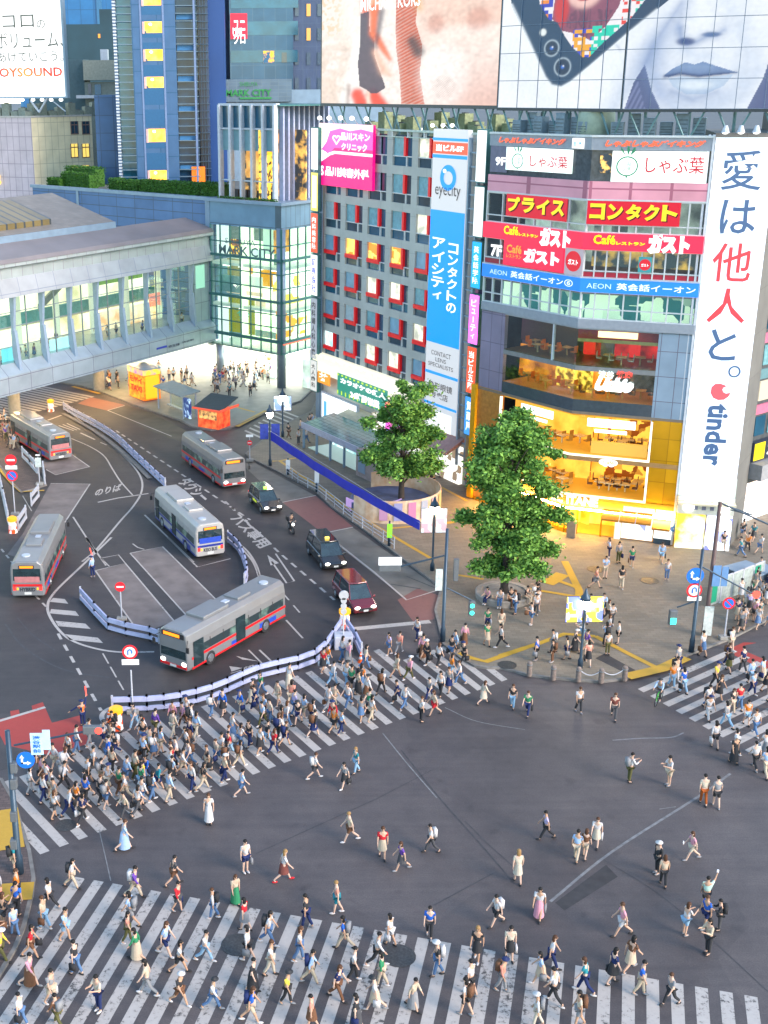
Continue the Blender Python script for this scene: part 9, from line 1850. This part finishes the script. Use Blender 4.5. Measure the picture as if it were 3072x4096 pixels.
# people sitting on the planter ring, riders and traffic guards
for i,a in enumerate((-2.4,-1.9,-1.4,-.8)):
    tp,bt =(('pink','navy'),('white','denim'),('blue','black'),('black','beige'))[i]; p =Vector((pp.x + 1.85*math.cos(a),pp.y + 1.85*math.sin(a),0)); o =person(p,.13,a,tp,'tee',bt,'trousers','short' if i % 2 else 'long','black',None,'sit',f'person in {tp} shirt and {bt} trousers sitting on the planter rim','people sitting on the planter'); o.location.z =.13 + .16
for obj_,lab_,tp,bt in ((mb1,'person in dark grey jacket riding the black delivery scooter','dark grey','black'),(bk,'person in pale blue shirt riding the bicycle with green frame','pale blue','black')): o =person(Vector(obj_.location),0,obj_.rotation_euler.z,tp,'long',bt,'trousers','cap','black',None,'ride',lab_); d =Vector((math.cos(o.rotation_euler.z),math.sin(o.rotation_euler.z),0)); o.location =Vector(obj_.location) - d*.2 + Vector((0,0,-.1))
for i,(q,hd,lb) in enumerate(((G(*K('C1',690,215)),1.9,'traffic guard in navy uniform and orange vest raising a red baton'),(G(*K('B2',560,240)),2.4,'traffic guard in pale shirt and navy trousers beside the empty bay'))):
    o =person(q,0,hd,'navy' if i == 0 else 'pale blue','long','navy','trousers','cap','navy',None,'guard' if i == 0 else 'wave',lb)
    v_ =bpy.data.objects.new('safety_vest',POSES['stand']['tops']['tee']); col.objects.link(v_); v_.parent =o; v_.color =(.8,.16,.02,1) if i == 0 else (.3,.42,.6,1); v_.scale =(1.05,.82,1.0)
    hnd =(.33,-.36,1.75) if i == 0 else (.3,-.3,1.62); t =MB().cyl(hnd,(hnd[0] + .25,hnd[1],hnd[2] + .5),.04,.035,8); bt_ =t.build('baton',emat('baton_red',(1.0,.05,.03),3.0)); bt_.parent =o
# the distant crowds nobody could count: station front, bus stop, street corner, bridge interior
def crowd(zones,name,label):
    Vs,Fs,Cs =[],[],[]; b0 =0; rd =random.Random(77)
    cache ={}
    def arr(me):
        if me.name not in cache: v =np.empty(len(me.vertices)*3); me.vertices.foreach_get('co',v); cache[me.name] =(v.reshape(-1,3),[tuple(p.vertices) for p in me.polygons])
        return cache[me.name]
    for poly,n,z,fr_ in zones:
        for i in range(n):
            if fr_ is None:
                while True:
                    x,y =rd.uniform(min(q[0] for q in poly),max(q[0] for q in poly)),rd.uniform(min(q[1] for q in poly),max(q[1] for q in poly))
                    if inside(x,y,poly): break
                p =G(x,y,z)
            else: p =fr_.P(rd.uniform(*poly[0]),z,rd.uniform(*poly[1]))
            P =POSES[rd.choice(('walk','stroll','stand','step'))]; a =rd.uniform(0,6.28); c,s_ =math.cos(a),math.sin(a); kb_ =rd.choice(('trousers','trousers','shorts','skirt'))
            for me,cc in ((P['body'],(.48,.30,.21)),(P['tops']['tee'],COLS[rd.choice(TOPS)]),(P['bots'][kb_],COLS[rd.choice(BOTS)]),(P['short'],(.012,.01,.01)),(P['shoes'],(.05,.05,.05))):
                v,f =arr(me); w_ =np.stack([v[:,0]*c - v[:,1]*s_ + p.x,v[:,0]*s_ + v[:,1]*c + p.y,v[:,2] + z + P['z']],1); Vs.append(w_); Fs += [tuple(b0 + q for q in ff) for ff in f]; Cs.append(np.tile([*cc,1.0],(len(v),1))); b0 += len(v)
    me =bpy.data.meshes.new(name); me.from_pydata(np.concatenate(Vs),[],Fs); at =me.color_attributes.new('tint','FLOAT_COLOR','POINT'); at.data.foreach_set('color',np.concatenate(Cs).astype(np.float32).ravel())
    m =bpy.data.materials.new('crowd_clothes'); m.use_nodes =True; a_ =m.node_tree.nodes.new('ShaderNodeAttribute'); a_.attribute_name ='tint'; m.node_tree.links.new(a_.outputs['Color'],m.node_tree.nodes['Principled BSDF'].inputs['Base Color']); me.materials.append(m)
    return tag(MBobj(name,me),label,'crowd',kind='stuff')
def MBobj(name,me): o =bpy.data.objects.new(name,me); col.objects.link(o); return o
Dk =lambda r,pts: Ks(r,pts)
crowd([(Dk('E6',[(20,1950),(480,1880),(720,1700),(740,1990),(420,2180),(30,2200)]),46,.13,None),(Dk('B1',[(560,150),(900,60),(1250,60),(1300,200),(900,230)]),26,.13,None),(Dk('E8',[(-20,960),(60,940),(230,1250),(120,1260)]),12,.1,None),(Dk('E7',[(450,1830),(600,1680),(690,1640),(690,2080),(450,2080)]),26,.13,None),
       (Dk('B3',[(1170,560),(1450,640),(1500,720),(1300,760),(1180,680)]),12,.13,None),(Dk('B3',[(350,340),(560,310),(600,400),(420,430)]),8,.13,None),(Dk('E7',[(300,1420),(560,1380),(650,1500),(380,1560)]),8,.13,None),(((2,BL - 4),(1.4,6)),22,ZF + .05,FG)],'crowd','distant crowds at the station front, bus stop and street corner')
